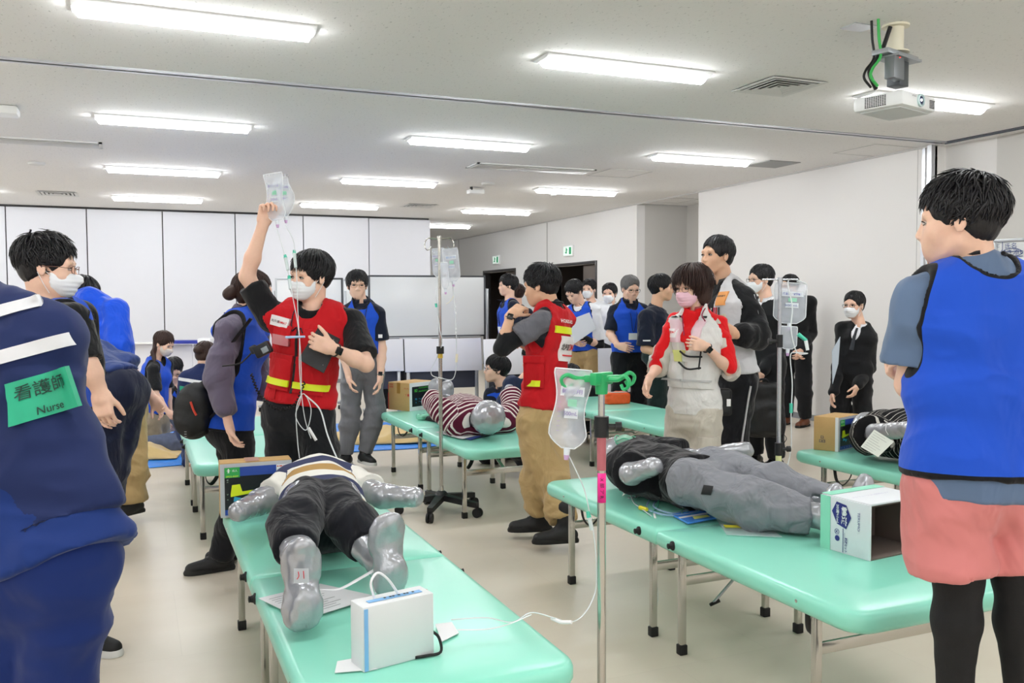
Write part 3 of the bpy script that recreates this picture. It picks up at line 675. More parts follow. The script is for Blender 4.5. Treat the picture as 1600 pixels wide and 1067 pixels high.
def hair(style, c, Rm, s, m, parent, h=.006, det=1., seed=1, bun=None, tail=None):
    K = HAIRK[style]; X, Y, Z = Rm; L = lambda x, y, z: c+s*(x*X+y*Y+z*Z); th = {'messy': .009, 'bob': .018, 'fringe': .010}.get(style, .008)
    pr = [ell(L(0, -.017, .040), A3(.0765+th, .096+th, .083+th)*s, Rm, .02), ell(L(0, -.052, -.018), A3(.060+th*.6, .042+th*.5, .05)*s, Rm, .03)]
    if style == 'bob': pr += [ell(L(-.064, -.03, -.035), A3(.028, .048, .075)*s, Rm, .04), ell(L(.064, -.03, -.035), A3(.028, .048, .075)*s, Rm, .04), ell(L(0, -.065, -.04), A3(.075, .05, .078)*s, Rm, .04)]
    for q in (bun or []): pr.append(ell(L(*q[:3]), A3(q[3], q[3], q[3])*s, Rm, .01))
    if tail: pr += [cap(A3(*tail[i]), A3(*tail[i+1]), tail[i+2] if 0 else .028*s*(1-.18*i), .028*s*(1-.18*(i+1)), .02) for i in range(len(tail)-1)]
    pr += [sub(ell(L(0, .098, -.045), A3(.073, .056, .108 if style != 'bob' else .10)*s, Rm), .010)]
    if style != 'bob':
        for sd in (-1, 1): pr += [sub(ell(L(sd*.088, .004, -.040), A3(.034, .034, .058)*s, Rm), .006)]
    V, Q = polyg(pr, h, smooth=1)
    # a furrowed cap
    q = (V-c)@Rm.T/s; ang = np.arctan2(q[:, 0], q[:, 1]+.02); N = vnorm(V, Q); V = V+N*(.0022*s*vnoise(np.stack([ang*9, q[:, 2]*14+seed, q[:, 1]*5], 1)))[:, None]
    rs = np.random.RandomState(seed*7+3); n = int(K['n']*det*1.5); VV = []; FF = []
    u = rs.normal(size=(n*6, 3)); u /= np.linalg.norm(u, axis=1)[:, None]; C0 = A3(0, -.017, .040); er = A3(.0765+th*.8, .096+th*.8, .083+th*.8)
    p = C0+u*er; lim = np.interp(p[:, 1], [-.09, -.02, .03, .07], [K['back'], K['side'], .03, K['front']]); keep = p[:, 2] > lim
    if style != 'bob': keep &= ~((p[:, 1] > .045) & (p[:, 2] < K['front']-.01))
    p = p[keep][:n]; u = u[keep][:n]; n = len(p)
    crown = A3(.01, -.055, .12); ln = K['L']*rs.uniform(.6, 1.15, n); N_ = 6; pos = p.copy(); path = [pos.copy()]
    rd = rs.normal(size=(n, 3))*K['mess']; dirn = (p-crown); dirn[:, 2] *= .5
    frontness = np.clip((p[:, 1])/.07, 0, 1); ln = ln*(1-.38*frontness) if style != 'bob' else ln*(1-.62*frontness); ln = ln*np.where((np.abs(p[:, 0]) > .055) & (style != 'bob') & (p[:, 1] > -.05), .55, 1.)
    for k in range(N_-1):
        nn = (pos-C0)/er**2; nn /= np.linalg.norm(nn, axis=1)[:, None]
        g = dirn/np.linalg.norm(dirn, axis=1)[:, None]*.8+np.array([0, 0, -1.])*(.25+.35*k/N_*2)+rd
        if style == 'bob': g[:, 2] -= .5*k
        g -= nn*(g*nn).sum(1)[:, None]; g /= np.linalg.norm(g, axis=1)[:, None]+1e-9
        pos = pos+g*(ln/(N_-1))[:, None]+nn*(K['lift']*rs.uniform(-.2, 1.1, n)/N_)[:, None]
        if style in ('messy',): pos = pos+np.array([0, 0, .002])*rs.uniform(0, 1.5, n)[:, None]
        # stay outside the skull
        q = (pos-C0)/er; r_ = np.linalg.norm(q, axis=1); fix = (r_ < 1.0) & (pos[:, 2] > -.02); pos[fix] = C0+(q/r_[:, None])[fix]*er*1.004
        path.append(pos.copy())
    path = np.array(path); wd = np.array([.5, 1, 1, .85, .55, .08])*.0046*(1.4 if det < .75 else 1)
    for k in range(N_):
        nn = (path[k]-C0)/er**2; nn /= np.linalg.norm(nn, axis=1)[:, None]; tg = path[min(k+1, N_-1)]-path[max(k-1, 0)]; sd = np.cross(tg, nn); sd /= np.linalg.norm(sd, axis=1)[:, None]+1e-9
        for a, b in ((1, 0), (0, .55), (-1, 0), (0, -.4)): VV.append(path[k]+sd*wd[k]*a+nn*wd[k]*b)
    VV = np.array(VV).reshape(N_*4, n, 3); W_ = c+s*(VV.reshape(-1, 3)@Rm); i = np.arange(n); F = []
    for k in range(N_-1):
        for a in range(4): b = (a+1) % 4; F.append(np.stack([(k*4+a)*n+i, (k*4+b)*n+i, ((k+1)*4+b)*n+i, ((k+1)*4+a)*n+i], 1))
    F = np.concatenate(F)
    return mk('hair', np.vstack([V, W_]), np.vstack([Q, F+len(V)]), m, parent)
def mask_on(c, Rm, s, m, parent, prims, loops=True, col_loop=None):
    X, Y, Z = Rm; L = lambda x, y, z: c+s*(x*X+y*Y+z*Z)
    pr = [ell(L(0, .018, -.035), A3(.0625, .076, .070)*s, Rm, .02), ell(L(0, .062, -.05), A3(.05, .045, .05)*s, Rm, .03), ell(L(0, .055, -.082), A3(.036, .038, .03)*s, Rm, .02), cap(L(0, .09, -.012), L(0, .108, -.04), .010*s, .016*s, .02)]
    pr += [plane(L(0, .0, -.014), nrm(Z*1+Y*.05)), plane(L(0, .018, 0), -Y), plane(L(0, 0, -.108), -Z)]
    V, Q = polyg(pr, .0045*max(s, 1), smooth=1)
    q = (V-c)@Rm.T/s; V = V+Y*(.0016*np.sin(q[:, 2]*2*math.pi/.017))[:, None]
    o = mk('face_mask', V, Q, m, parent)
    if loops:
        mb = MB()
        for sd in (-1, 1):
            mb.tube([L(sd*.058, .02, -.03), L(sd*.072, -.0, -.006), L(sd*.081, -.018, .018)], .0013*s, 5, sm=4); mb.tube([L(sd*.055, .02, -.095), L(sd*.066, .0, -.06), L(sd*.079, -.018, -.02)], .0013*s, 5, sm=4)
        mb.build('ear_loop', m, o)
    return o
def glasses_on(c, Rm, s, parent, m):
    X, Y, Z = Rm; L = lambda x, y, z: c+s*(x*X+y*Y+z*Z); mb = MB()
    for sd in (-1, 1):
        mb.tube([L(sd*.034+.023*np.sign(math.cos(a))*abs(math.cos(a))**.6, .098-.006*abs(math.cos(a)), -.004+.0145*np.sign(math.sin(a))*abs(math.sin(a))**.6) for a in np.linspace(0, 2*math.pi, 21)], .0013*s, 5)
        mb.tube([L(sd*.058, .094, .0), L(sd*.076, .05, .004), L(sd*.079, -.01, .002)], .0014*s, 5)
    mb.tube([L(-.011, .1, .0), L(0, .103, .003), L(.011, .1, .0)], .0013*s, 5)
    return mb.build('glasses', m, parent)
class Person: pass
def px_of(p):
    v = A3(*p)-CP
    a = [v@_r, v@_u, v@_f]; return 800+FPX*a[0]/a[2], 533.5-FPX*a[1]/a[2], a[2]
def pose(px, d, H=1.72, face=0., lean=None, J=None, hface=None, hpitch=0., htilt=0., female=False, base=None, hs=None):
    """joints in world space; any joint in J can be given as (photo x, photo y, extra depth) or as (x, y, 'n'|'f') = bone length, nearer|farther"""
    J = J or {}; s = H/1.72; q = Person(); q.s = s; q.H = H; q.female = female; q.d = d
    base = atd(px, 471, d) if base is None else A3(*base); base[2] = 0
    fa = math.radians(face); fw = nrm(-CF*math.cos(fa)+CR*math.sin(fa)); rt = np.cross(fw, UP)   # person's own right
    q.fw0 = fw; q.base = base; P = {}; sw = .150 if female else .165
    def at(r, f, z): return base+s*(rt*r+fw*f)+UP*z*s
    P['pelvis'] = at(0, 0, .93); P['neck'] = at(0, -.005, 1.445)
    for k in ('pelvis', 'neck'):
        if k in J: x, y, dd = J[k]; P[k] = atd(x, y, d+dd)
    up = nrm(P['neck']-P['pelvis']); rt2 = nrm(rt-up*(rt@up)); fw2 = np.cross(up, rt2); q.up, q.rt, q.fw = up, rt2, fw2
    def lm(name, par, Ln, dflt):
        if name in J:
            v = J[name]
            if isinstance(v[2], str):
                r = cam_ray(v[0], v[1]); o = CP-P[par]; A = r@r; B = 2*(o@r); C = o@o-Ln*Ln; disc = B*B-4*A*C
                if disc < 0: t = -B/(2*A); p = CP+r*t; return P[par]+nrm(p-P[par])*max(Ln, .0) if np.linalg.norm(p-P[par]) < Ln*1.25 else p
                t = (-B+(math.sqrt(disc) if v[2] == 'f' else -math.sqrt(disc)))/(2*A); return CP+r*t
            return atd(v[0], v[1], d+v[2])
        return dflt
    TL = np.linalg.norm(P['neck']-P['pelvis'])
    for sd, nm in ((1, 'R'), (-1, 'L')):
        P['sh'+nm] = lm('sh'+nm, 'neck', .18*s, P['neck']+rt2*sd*sw*s-up*.055*s)
        P['el'+nm] = lm('el'+nm, 'sh'+nm, .285*s, P['sh'+nm]+s*A3(*(rt2*sd*.055-up*.275-fw2*.02)))
        P['wr'+nm] = lm('wr'+nm, 'el'+nm, .245*s, P['el'+nm]+s*A3(*(rt2*sd*-.005-up*.235+fw2*.05)))
        P['hp'+nm] = P['pelvis']+rt2*sd*.09*s-up*.03*s
        P['kn'+nm] = lm('kn'+nm, 'hp'+nm, .42*s, at(sd*.105, .015, .49))
        P['an'+nm] = lm('an'+nm, 'kn'+nm, .40*s, at(sd*.115, -.01, .085))
        if 'hand'+nm in J: v = J['hand'+nm]; P['hd'+nm] = nrm((atd(v[0], v[1], d+v[2]) if len(v) == 3 and not isinstance(v[2], str) else lm('hand'+nm, 'wr'+nm, .12*s, None))-P['wr'+nm])
        else: P['hd'+nm] = nrm(P['wr'+nm]-P['el'+nm])
    ha = math.radians(face if hface is None else hface); hf = nrm(-CF*math.cos(ha)+CR*math.sin(ha)); hr = np.cross(hf, UP)
    a = math.radians(hpitch); hf2 = hf*math.cos(a)-UP*math.sin(a); hu = np.cross(hr, hf2); b_ = math.radians(htilt); hu = hu*math.cos(b_)+hr*math.sin(b_)
    q.hR = frame_head(hf2, hu); q.hs = (hs or (s*.5+.5)*(1.0 if not female else .97))*1.06
    if 'head' in J: x, y, dd = J['head']; q.hc = atd(x, y, d+dd)
    else: q.hc = P['neck']+nrm(up*.6+hu*.4)*.155*q.hs+hf*.02
    q.P = P; return q
def torso_prims(q, off=0., hem=None, wide=1., depth=1., top=True):
    P, s, S = q.P, q.s, q.rt; p0, p1 = P['pelvis'], P['neck']; at = lambda t, f=0.: p0+(p1-p0)*t+q.fw*f*s
    w_ = .88 if q.female else .94
    pr = [cap(at(-.06), at(.12), .103*s*w_*depth+off, .100*s*w_*depth+off, .03, S, 1.50*wide), cap(at(.12), at(.42), .100*s*w_*depth+off, .098*s*w_*depth+off, .03, S, (1.36 if not q.female else 1.28)*wide),
          cap(at(.42), at(.72, .008), .100*s*w_*depth+off, .108*s*w_*depth+off, .03, S, 1.42*wide), cap(at(.72, .005), at(.86, -.005), .105*s*w_+off, .078*s*w_+off, .03, S, 1.52)]
    if q.female: pr += [ell(at(.68, .07)+S*.055*s*sd, A3(.055, .055, .055)*s+off, None, .04) for sd in (-1, 1)]
    if top:
        pr += [cap(p1-q.up*.012*s, P['sh'+n]+q.up*.004, .046*s+off, .048*s+off, .045) for n in 'LR']
        pr += [cap(p1-q.up*.02*s, p1+q.up*.016*s, .052*s+off*.8, .047*s+off*.6, .03)]
    pr += [ell(at(-.02, -.05)+S*.05*s*sd, A3(.085, .075, .09)*s*w_+off, None, .04) for sd in (-1, 1)]
    return pr
def sleeve_prims(q, n, frac, off=.016, loose=0.):
    P, s = q.P, q.s; a, b, c = P['sh'+n], P['el'+n], P['wr'+n]
    up_ = min(frac, 1.); w_ = .9 if q.female else 1.
    e = a+(b-a)*up_; pr = [cap(a, e, .048*s*w_+off, (.046-.009*up_)*s*w_+off+loose, .03)]
    if frac > 1: pr.append(cap(b, b+(c-b)*(frac-1), .040*s*w_+off, (.04-.011*(frac-1))*s*w_+off+loose, .02))
    else: pr.append(plane_local(e, nrm(b-a), .075*s+off+loose+.03))
    return pr
def plane_local(p, n_, r):   # trims the rounded end of a sleeve
    c = A3(*p)+nrm(n_)*(r*1.0+.0)
    x = np.cross(n_, A3(.3, .5, .8)); Rm = np.array([nrm(x), nrm(np.cross(n_, x)), nrm(n_)])
    return sub(rbox(c, (r, r, r), Rm, .002), .004)
def leg_prims(q, off=0., frac=2., loose=0., n='LR', flare=0.):
    P, s = q.P, q.s; pr = []; w_ = .97 if q.female else 1.
    for i in n:
        a, b, c = P['hp'+i], P['kn'+i], P['an'+i]; f1 = min(frac, 1.)
        e = a+(b-a)*f1; pr.append(cap(a, e, .079*s*w_+off, (.079-.025*f1)*s*w_+off+loose*f1+flare, .04))
        if frac > 1:
            f2 = frac-1; e2 = b+(c-b)*f2; m_ = b+(c-b)*min(f2, .3); pr.append(cap(b, m_, .056*s+off+loose, .056*s+off+loose, .03)); pr.append(cap(m_, e2, .056*s+off+loose, (.056-.020*f2)*s+off+loose*.9, .03))
            if frac < 2.5 and off > 0.005: pr.append(plane_local(e2, nrm(c-b), .10*s+.02))
        else: pr.append(plane_local(e, nrm(b-a), .13*s+.03))
    return pr
def shoe(q, n, m, sole, parent, boot=0., dirn=None, name='shoe'):
    P, s = q.P, q.s; a = P['an'+n]; d = q.fw0 if dirn is None else nrm(dirn); d = nrm(A3(d[0], d[1], 0)); sd = np.cross(d, UP); z0 = max(a[2]-.085*s, 0) ; g = A3(a[0], a[1], z0)
    pr = [cap(g-d*.045*s+UP*.045*s, g+d*.03*s+UP*.05*s, .036*s, .042*s, .02), cap(g+d*.03*s+UP*.045*s, g+d*.155*s+UP*.03*s, .042*s, .034*s, .03), cap(g+UP*.06*s, g+UP*(.105+boot)*s, .042*s, .045*s if boot else .04*s, .03), plane(g+UP*.012, -UP)]
    o = garment(name, pr, .007, m, parent, fold=.002)
    c = [g-d*.085*s, g-d*.07*s+sd*.03*s, g+d*.02*s+sd*.042*s, g+d*.12*s+sd*.045*s, g+d*.175*s+sd*.03*s, g+d*.195*s, g+d*.175*s-sd*.03*s, g+d*.12*s-sd*.042*s, g+d*.02*s-sd*.036*s, g-d*.07*s-sd*.03*s]
    c = catmull(c+[c[0]], 3)[:-1]; k = len(c); ce = c.mean(0); V = list(c+UP*.001)+list(ce+(c-ce)*1.02+UP*.014)+list(ce+(c-ce)*.97+UP*.028*s)
    F = [(r*k+i, r*k+(i+1) % k, (r+1)*k+(i+1) % k, (r+1)*k+i) for r in range(2) for i in range(k)]+[tuple(range(k-1, -1, -1)), tuple(range(2*k, 3*k))]
    mk('sole', V, F, sole, o, autos=40)
    mb = MB()
    for i in range(4 if boot else 3):
        p = g+d*(.045+.022*i)*s+UP*(.096-.014*i)*s; mb.tube([p-sd*.022*s, p+UP*.006, p+sd*.022*s], .003*s, 5, sm=3)
    mb.build('laces', dark, o)
    return o
def body(name, label, q, tone='light', h=.006, arms=('L', 'R'), hand=None, group=None, face=True, legs=True, bare_legs=False, mouth=True):
    """the whole figure as one mesh: head, neck, trunk, arms with hands, legs; returns the top-level object"""
    s = q.s; P = q.P; hand = hand or {}; mb = MB(); parts = []
    hp = head_prims(q.hc, q.hR, q.hs, P['neck']-q.up*.02, q.female)
    q.headp = hp
    V, Q = polyg(hp, min(h, .0055), smooth=1); qq = (V-q.hc)@q.hR.T/q.hs
    fc = Q[:, 0]; lp_ = (np.abs(qq[:, 0]) < .020*np.sqrt(np.clip(1-((qq[:, 2]+.0615)/.0085)**2, 0, 1))) & (np.abs(qq[:, 2]+.0615) < .0085) & (qq[:, 1] > .078)
    parts.append((V, Q, np.zeros(len(Q), int)))
    coarse = torso_prims(q, -.012)
    if legs: coarse += leg_prims(q, -.008 if not bare_legs else 0., 2.0)
    V, Q = polyg(coarse, .016 if not bare_legs else .009); parts.append((V, Q, np.zeros(len(Q), int)))
    for n in arms:
        a, b, c = P['sh'+n], P['el'+n], P['wr'+n]; w_ = .88 if q.female else 1.
        pr = [cap(a, b, .046*s*w_, .038*s*w_, .02), cap(b, b+(c-b)*.35, .038*s*w_, .039*s*w_, .02), cap(b+(c-b)*.35, c, .039*s*w_, .0255*s*w_, .02)]
        H_ = dict(curl=.3, spread=1., thumb=.3, n=None, curls=None); H_.update(hand.get(n, {}))
        if H_.get('skip'): continue
        pn = H_['n']
        if pn is None: pn = (q.rt if n == 'L' else -q.rt)+q.fw*.0
        pr += hand_prims(c, P['hd'+n], pn, n == 'R', s*(1.0 if not q.female else .92), H_['curl'], H_['spread'], H_['curls'], H_['thumb'])
        V, Q = polyg(pr, .0052 if h < .0075 else .0065, smooth=1); parts.append((V, Q, np.zeros(len(Q), int)))
    off = 0; VV = []; QQ = []; MM = []
    for V, Q, M_ in parts: VV.append(V); QQ.append(Q+off); MM.append(M_); off += len(V)
    VV = np.vstack(VV); QQ = np.vstack(QQ); MM = np.concatenate(MM)
    fb = MB()
    if face: face_bits(fb, q.hc, q.hR, q.hs)
    F = [tuple(r) for r in QQ]+[tuple(i+len(VV) for i in f) for f in fb.F]
    base = A3(q.base[0], q.base[1], 0)
    o = mk(name, np.vstack([VV, np.array(fb.V).reshape(-1, 3)]) if fb.V else VV, F if fb.V else QQ, [skin(tone), lipm, eyew, irism, browm], None, mi=list(MM)+fb.M, loc=base)
    tag(o, label, 'person', group); q.o = o
    return o
def tcs(q):
    def f(V):
        r = V-q.P['pelvis']; return {'tc': np.stack([r@q.rt, r@q.fw, r@q.up], 1)}
    return f
def shirt(q, m, frac=.55, h=.009, off=.012, hem=-.03, fold=.008, loose=.008, wide=1.0, name='shirt', collar=False, neckcut=True, seed=0., extra=None, depth=1., fr=None, attr=None, pre=None):
    s = q.s; pr = torso_prims(q, off, wide=wide, depth=depth)+(pre or [])
    p0, p1 = q.P['pelvis'], q.P['neck']
    if neckcut: pr.append(sub(cap(p1+q.up*.035*s+q.fw*.03*s, p1+q.up*.12*s+q.fw*.03*s, .062*s, .07*s), .01))
    fr = fr or {}
    if hem is not None: pr.append(plane(p0+q.up*hem*s, -q.up))
    pr += extra or []
    for n in 'LR': pr += sleeve_prims(q, n, fr.get(n, frac), off+.004, loose)
    q.shirtp = pr; q.sw_ = (off, wide, depth)
    def at_(V):
        d = tcs(q)(V)
        if attr: d.update(attr(V))
        return d
    o = garment(name, pr, h, m, q.o, fold=fold, seed=q.hc[0]*7, attr=at_)
    if collar:
        mb = MB(); c = p1+q.up*.008*s
        ring = [c+(q.rt*math.sin(a)*.060+q.fw*(math.cos(a)*.058+.010))*s-q.up*(.02*math.cos(a))*s for a in np.linspace(.28, 2*math.pi-.28, 20)]
        n = len(ring); V = ring+[p+q.up*.03*s+(c-p)*.06 for p in ring]+[p+(p-c)*.25+q.up*.002 for p in ring]
        F = [(i, i+1, n+i+1, n+i) for i in range(n-1)]+[(n+i, n+i+1, 2*n+i+1, 2*n+i) for i in range(n-1)]
        oo = mk('collar', V, F, m if not isinstance(m, list) else m[0], o); sm = oo.modifiers.new('s', 'SOLIDIFY'); sm.thickness = .004
    return o
def bib(q, m=None, h=.008, off=.024, hem=.0, fold=.008, armr=.080, name='bib', vneck=.05, wide=1., backcut=0., sides=True, armlow=.20, at_in=.028, extra=None, seed=3., pre=None):
    s = q.s; p0, p1 = q.P['pelvis'], q.P['neck']; so_, sw2, sd2 = getattr(q, 'sw_', (.012, 1., 1.)); pr = torso_prims(q, min(off, so_+.017), wide=max(wide, sw2)*1.005, depth=sd2)
    pr = pr+(pre or []); cuts = []
    for n, sd in (('R', 1), ('L', -1)):
        a = q.P['sh'+n]+q.rt*sd*(.056-at_in)*s+q.up*.006*s
        cuts.append(cap(a+q.up*.1*s, a-q.up*armlow*s+q.rt*sd*.02*s, armr*s, armr*s*.8, 0))
    cuts.append(cap(p1+q.fw*.05*s-q.up*(vneck-.03)*s, p1+q.fw*.05*s+q.up*.2*s, .062*s, .085*s, 0)); cuts.append(cap(p1-q.fw*.03*s+q.up*(.04-backcut)*s, p1-q.fw*.03*s+q.up*.2*s, .07*s, .09*s, 0))
    pl = plane(p0+q.up*hem*s, -q.up)
    pr2 = pr+[sub(c, .004) for c in cuts]+[pl]+(extra or [])
    q.bibp = pr2
    def at_(V):
        d = tcs(q)(V); t = np.min([c['f'](V) for c in cuts]+[(V-p0-q.up*hem*s)@q.up], 0); d['trim'] = np.maximum(t, 0)
        return d
    return garment(name, pr2, h, m or bluebib, q.o, fold=fold, seed=q.hc[0]*7, attr=at_)
def trousers(q, m, h=.010, off=.014, frac=1.98, loose=.012, fold=.010, name='trousers', top=.10, flare=0., seed=5., n='LR'):
    s = q.s; P = q.P; S = q.rt
    if not hasattr(q, 'ff'): pass
    pr = [cap(P['pelvis']-q.up*.05*s, P['pelvis']+q.up*top*s, .105*s+off*.6, .098*s+off*.4, .03, S, 1.5)]+[ell(P['pelvis']-q.up*.03*s-q.fw*.045*s+S*.05*s*sd, A3(.085, .08, .09)*s+off*.6, None, .04) for sd in (-1, 1)]
    pr += leg_prims(q, off, frac, loose, n, flare); pr.append(plane(P['pelvis']+q.up*(top-.01)*s, q.up))
    q.trp = pr
    def at_(V):
        d = tcs(q)(V)
        o = np.full(len(V), 9.)
        for i in n:
            a, b, c = P['hp'+i], P['kn'+i], P['an'+i]; sd = S*(1 if i == 'R' else -1)
            for A_, B_ in ((a, b), (b, c)):
                t = np.clip(((V-A_)@(B_-A_))/((B_-A_)@(B_-A_)), 0, 1); r = V-A_-t[:, None]*(B_-A_); o = np.where((r@sd > .02), np.minimum(o, np.abs(r@q.fw0)), o)
        d['side'] = o; return d
    return garment(name, pr, h, m, q.o, fold=fold, seed=q.hc[0]*7, attr=at_)
def lanyard(q, parent, m, card=True, z=.28, prims=None, cm=None, cwd=.055, lbl=True):
    s = q.s; p1 = q.P['neck']; pr = prims or q.bibp; mb = MB(); c = p1-q.up*z*s
    for sd in (-1, 1):
        P = np.array([p1+(q.rt*sd*x+q.up*z_)*s+q.fw*.3 for x, z_ in ((.052, .03), (.05, -.03), (.035, -.12), (.012, -z+.03), (0, -z))]); S_, bad = march(pr, P, q.fw); S_[bad] = (P-q.fw*.18)[bad]; mb.tube(S_+q.fw*.006, .003, 5, sm=4)
    mb.build('lanyard', m, parent)
    if card:
        patch('name_card', pr, c-q.up*.045, q.rt*-1, q.up, q.fw, cwd*1.6, cwd*1.2, .003, cm or mat('card_white', 'eceef0', .4), parent, res=3, start=.2)
def watch_on(q, n, parent, m=None, dial=None):
    w_ = q.P['wr'+n]; d = nrm(q.P['wr'+n]-q.P['el'+n]); c = w_-d*.02; x = nrm(np.cross(d, UP+A3(.01, .02, 0))); y = np.cross(d, x)
    mb = MB(); mb.torus(c, d, .031*q.s, .0045, x=x); o = mb.build('watch', m or dark, parent)
    for_cam = nrm(CP-c); for_cam = nrm(for_cam-d*(for_cam@d)+UP*.1); t = np.cross(d, for_cam)
    MB().obox(c+for_cam*.033*q.s, (.018, .018, .005), np.array([t, d, for_cam]), .004).build('dial', dial or mat('watch_face', '0b0c10', .15), o)
# ================================================================== TREATMENT TABLES AND FURNITURE
mint = mat('vinyl_mint', '8fdfc8', .30, bump=(3, .12, .02), spec=.5, coat=.15)
chrome = mat('chrome_leg', 'c2c0ba', .18, .92, bump=(20, .05)); rubber = mat('rubber_black', '121213', .6)
def rloop(x0, x1, y0, y1, r, z, ins, ra):  # rounded rectangle, ra = corner radii (x0y0, x1y0, x1y1, x0y1)
    P = []; x0 += ins; x1 -= ins; y0 += ins; y1 -= ins
    for (cx, cy, a0), rr in zip(((x0, y0, math.pi), (x1, y0, 1.5*math.pi), (x1, y1, 0), (x0, y1, .5*math.pi)), ra):
        rr = max(rr-ins*.6, .004); sx = 1 if cx == x0 else -1; sy = 1 if cy == y0 else -1
        for k in range(6): a = a0+k*math.pi/10; P.append((cx+sx*rr+rr*math.cos(a), cy+sy*rr+rr*math.sin(a), z))
    return P
def pad(x0, x1, y0, y1, zt, th, ra):
    prof = [(0, .028), (.0035, .016), (.012, .006), (.026, .0), (th-.024, .0), (th-.010, .005), (th-.003, .014), (th, .028), (th+.004, .10)]
    V = []; n = 24
    for z, i in prof: V += rloop(x0, x1, y0, y1, 0, zt-th+z-.004, i, ra)
    k = len(prof); F = [(r*n+i, r*n+(i+1) % n, (r+1)*n+(i+1) % n, (r+1)*n+i) for r in range(k-1) for i in range(n)]+[tuple(range(n-1, -1, -1)), tuple((k-1)*n+i for i in range(n))]
    return V, F
WT, LT, ZT = .72, 2.25, .50
tt = thing('treatment_table', 'x', 'treatment table', (0, 0, 0), 'folding mint treatment tables')
for s_, ra in ((-1, (.085, .085, .012, .012)), (1, (.012, .012, .085, .085))):
    y0, y1 = (-LT/2, -.002) if s_ < 0 else (.002, LT/2); V, F = pad(-WT/2, WT/2, y0, y1, ZT, .072, ra); mk('cushion', V, F, mint, tt, autos=60)
    for sx in (-1, 1):
        MB().lathe((sx*WT/2-sx*.004, s_*.13, ZT-.038), [(.019, 0), (.019, .006), (.013, .01), (.010, .02), (.012, .024), (.005, .026)], 14, axis=(sx, 0, 0)).build('rubber_stop', rubber, tt)
        MB().lathe((sx*WT/2-sx*.003, s_*.86, ZT-.036), [(.006, 0), (.006, .004), (.002, .006)], 10, axis=(sx, 0, 0)).build('snap', chrome, tt)
    for yl in (s_*.11, s_*(LT/2-.235)):
        for sx in (-1, 1):
            lg = MB().box((sx*.30-.014, yl-.0125, .03), (sx*.30+.014, yl+.0125, ZT-.07), .003).build('leg', chrome, tt, autos=30)
            MB().box((sx*.30-.018, yl-.0165, 0), (sx*.30+.018, yl+.0165, .042), .004).build('rubber_foot', rubber, lg, autos=30)
        MB().box((-.287, yl-.006, .285), (.287, yl+.006, .325), .002).build('crossbar', chrome, tt, smooth=False)
        MB().lathe((0, yl-.012*s_, .305), [(.017, 0), (.017, .012), (.012, .014)], 14, axis=(0, -s_, 0)).build('pivot', mat('brass_worn', '9a8c74', .4, .8), tt)
        d_ = s_ if abs(yl) < .3 else -s_
        br_ = MB(); br_.slab((-.012, yl, .30), (.012, yl, .30), (.012, yl+d_*.33, ZT-.075), (-.012, yl+d_*.33, ZT-.075), (0, 0, -.006)); br_.box((-.03, yl+d_*.31-.03, ZT-.09), (.03, yl+d_*.31+.03, ZT-.072)); br_.build('brace', chrome, tt, smooth=False)
    MB().tube([(-.28, s_*(LT/2-.3), ZT-.075), (-.27, s_*(LT/2-.31), ZT-.15), (-.24, s_*(LT/2-.33), ZT-.18), (-.2, s_*(LT/2-.35), ZT-.13), (-.2, s_*(LT/2-.36), ZT-.075)], .014, 6, sm=4, flat=.25).build('webbing_strap', rubber, tt)
MB().box((.06, -LT/2-.012, ZT-.06), (.10, -LT/2+.004, ZT-.015), .004).tube([(.08, -LT/2-.01, ZT-.03), (.085, -LT/2-.035, ZT-.05), (.10, -LT/2-.03, ZT-.085), (.125, -LT/2-.03, ZT-.085)], .004, 6, sm=3).build('end_clip', mat('clip_ivory', 'd9d5c6', .4), tt)
TB = [((.71, 3.17), 'mint treatment table in the foreground carrying the dummy in striped top and black pants'), ((2.34, 3.15), 'mint treatment table carrying the dummy in grey sweatpants, right of the foreground pole'),
      ((2.31, 6.46), 'mint treatment table carrying the maroon striped dummy, by the wheeled drip stand'), ((3.98, 6.78), 'empty mint treatment table behind the woman in the white vest'),
      ((4.20, 3.38), 'mint treatment table at right with the pinstriped dummy and a small monitor box'), ((.66, 6.62), 'mint treatment table at left behind the woman with the black bag')]
for i, ((x, y), lb) in enumerate(TB):
    o = tt if i == 0 else copy_tree(tt)
    o.location = (x, y, 0); o['label'] = lb; ORG[o] = A3(x, y, 0)
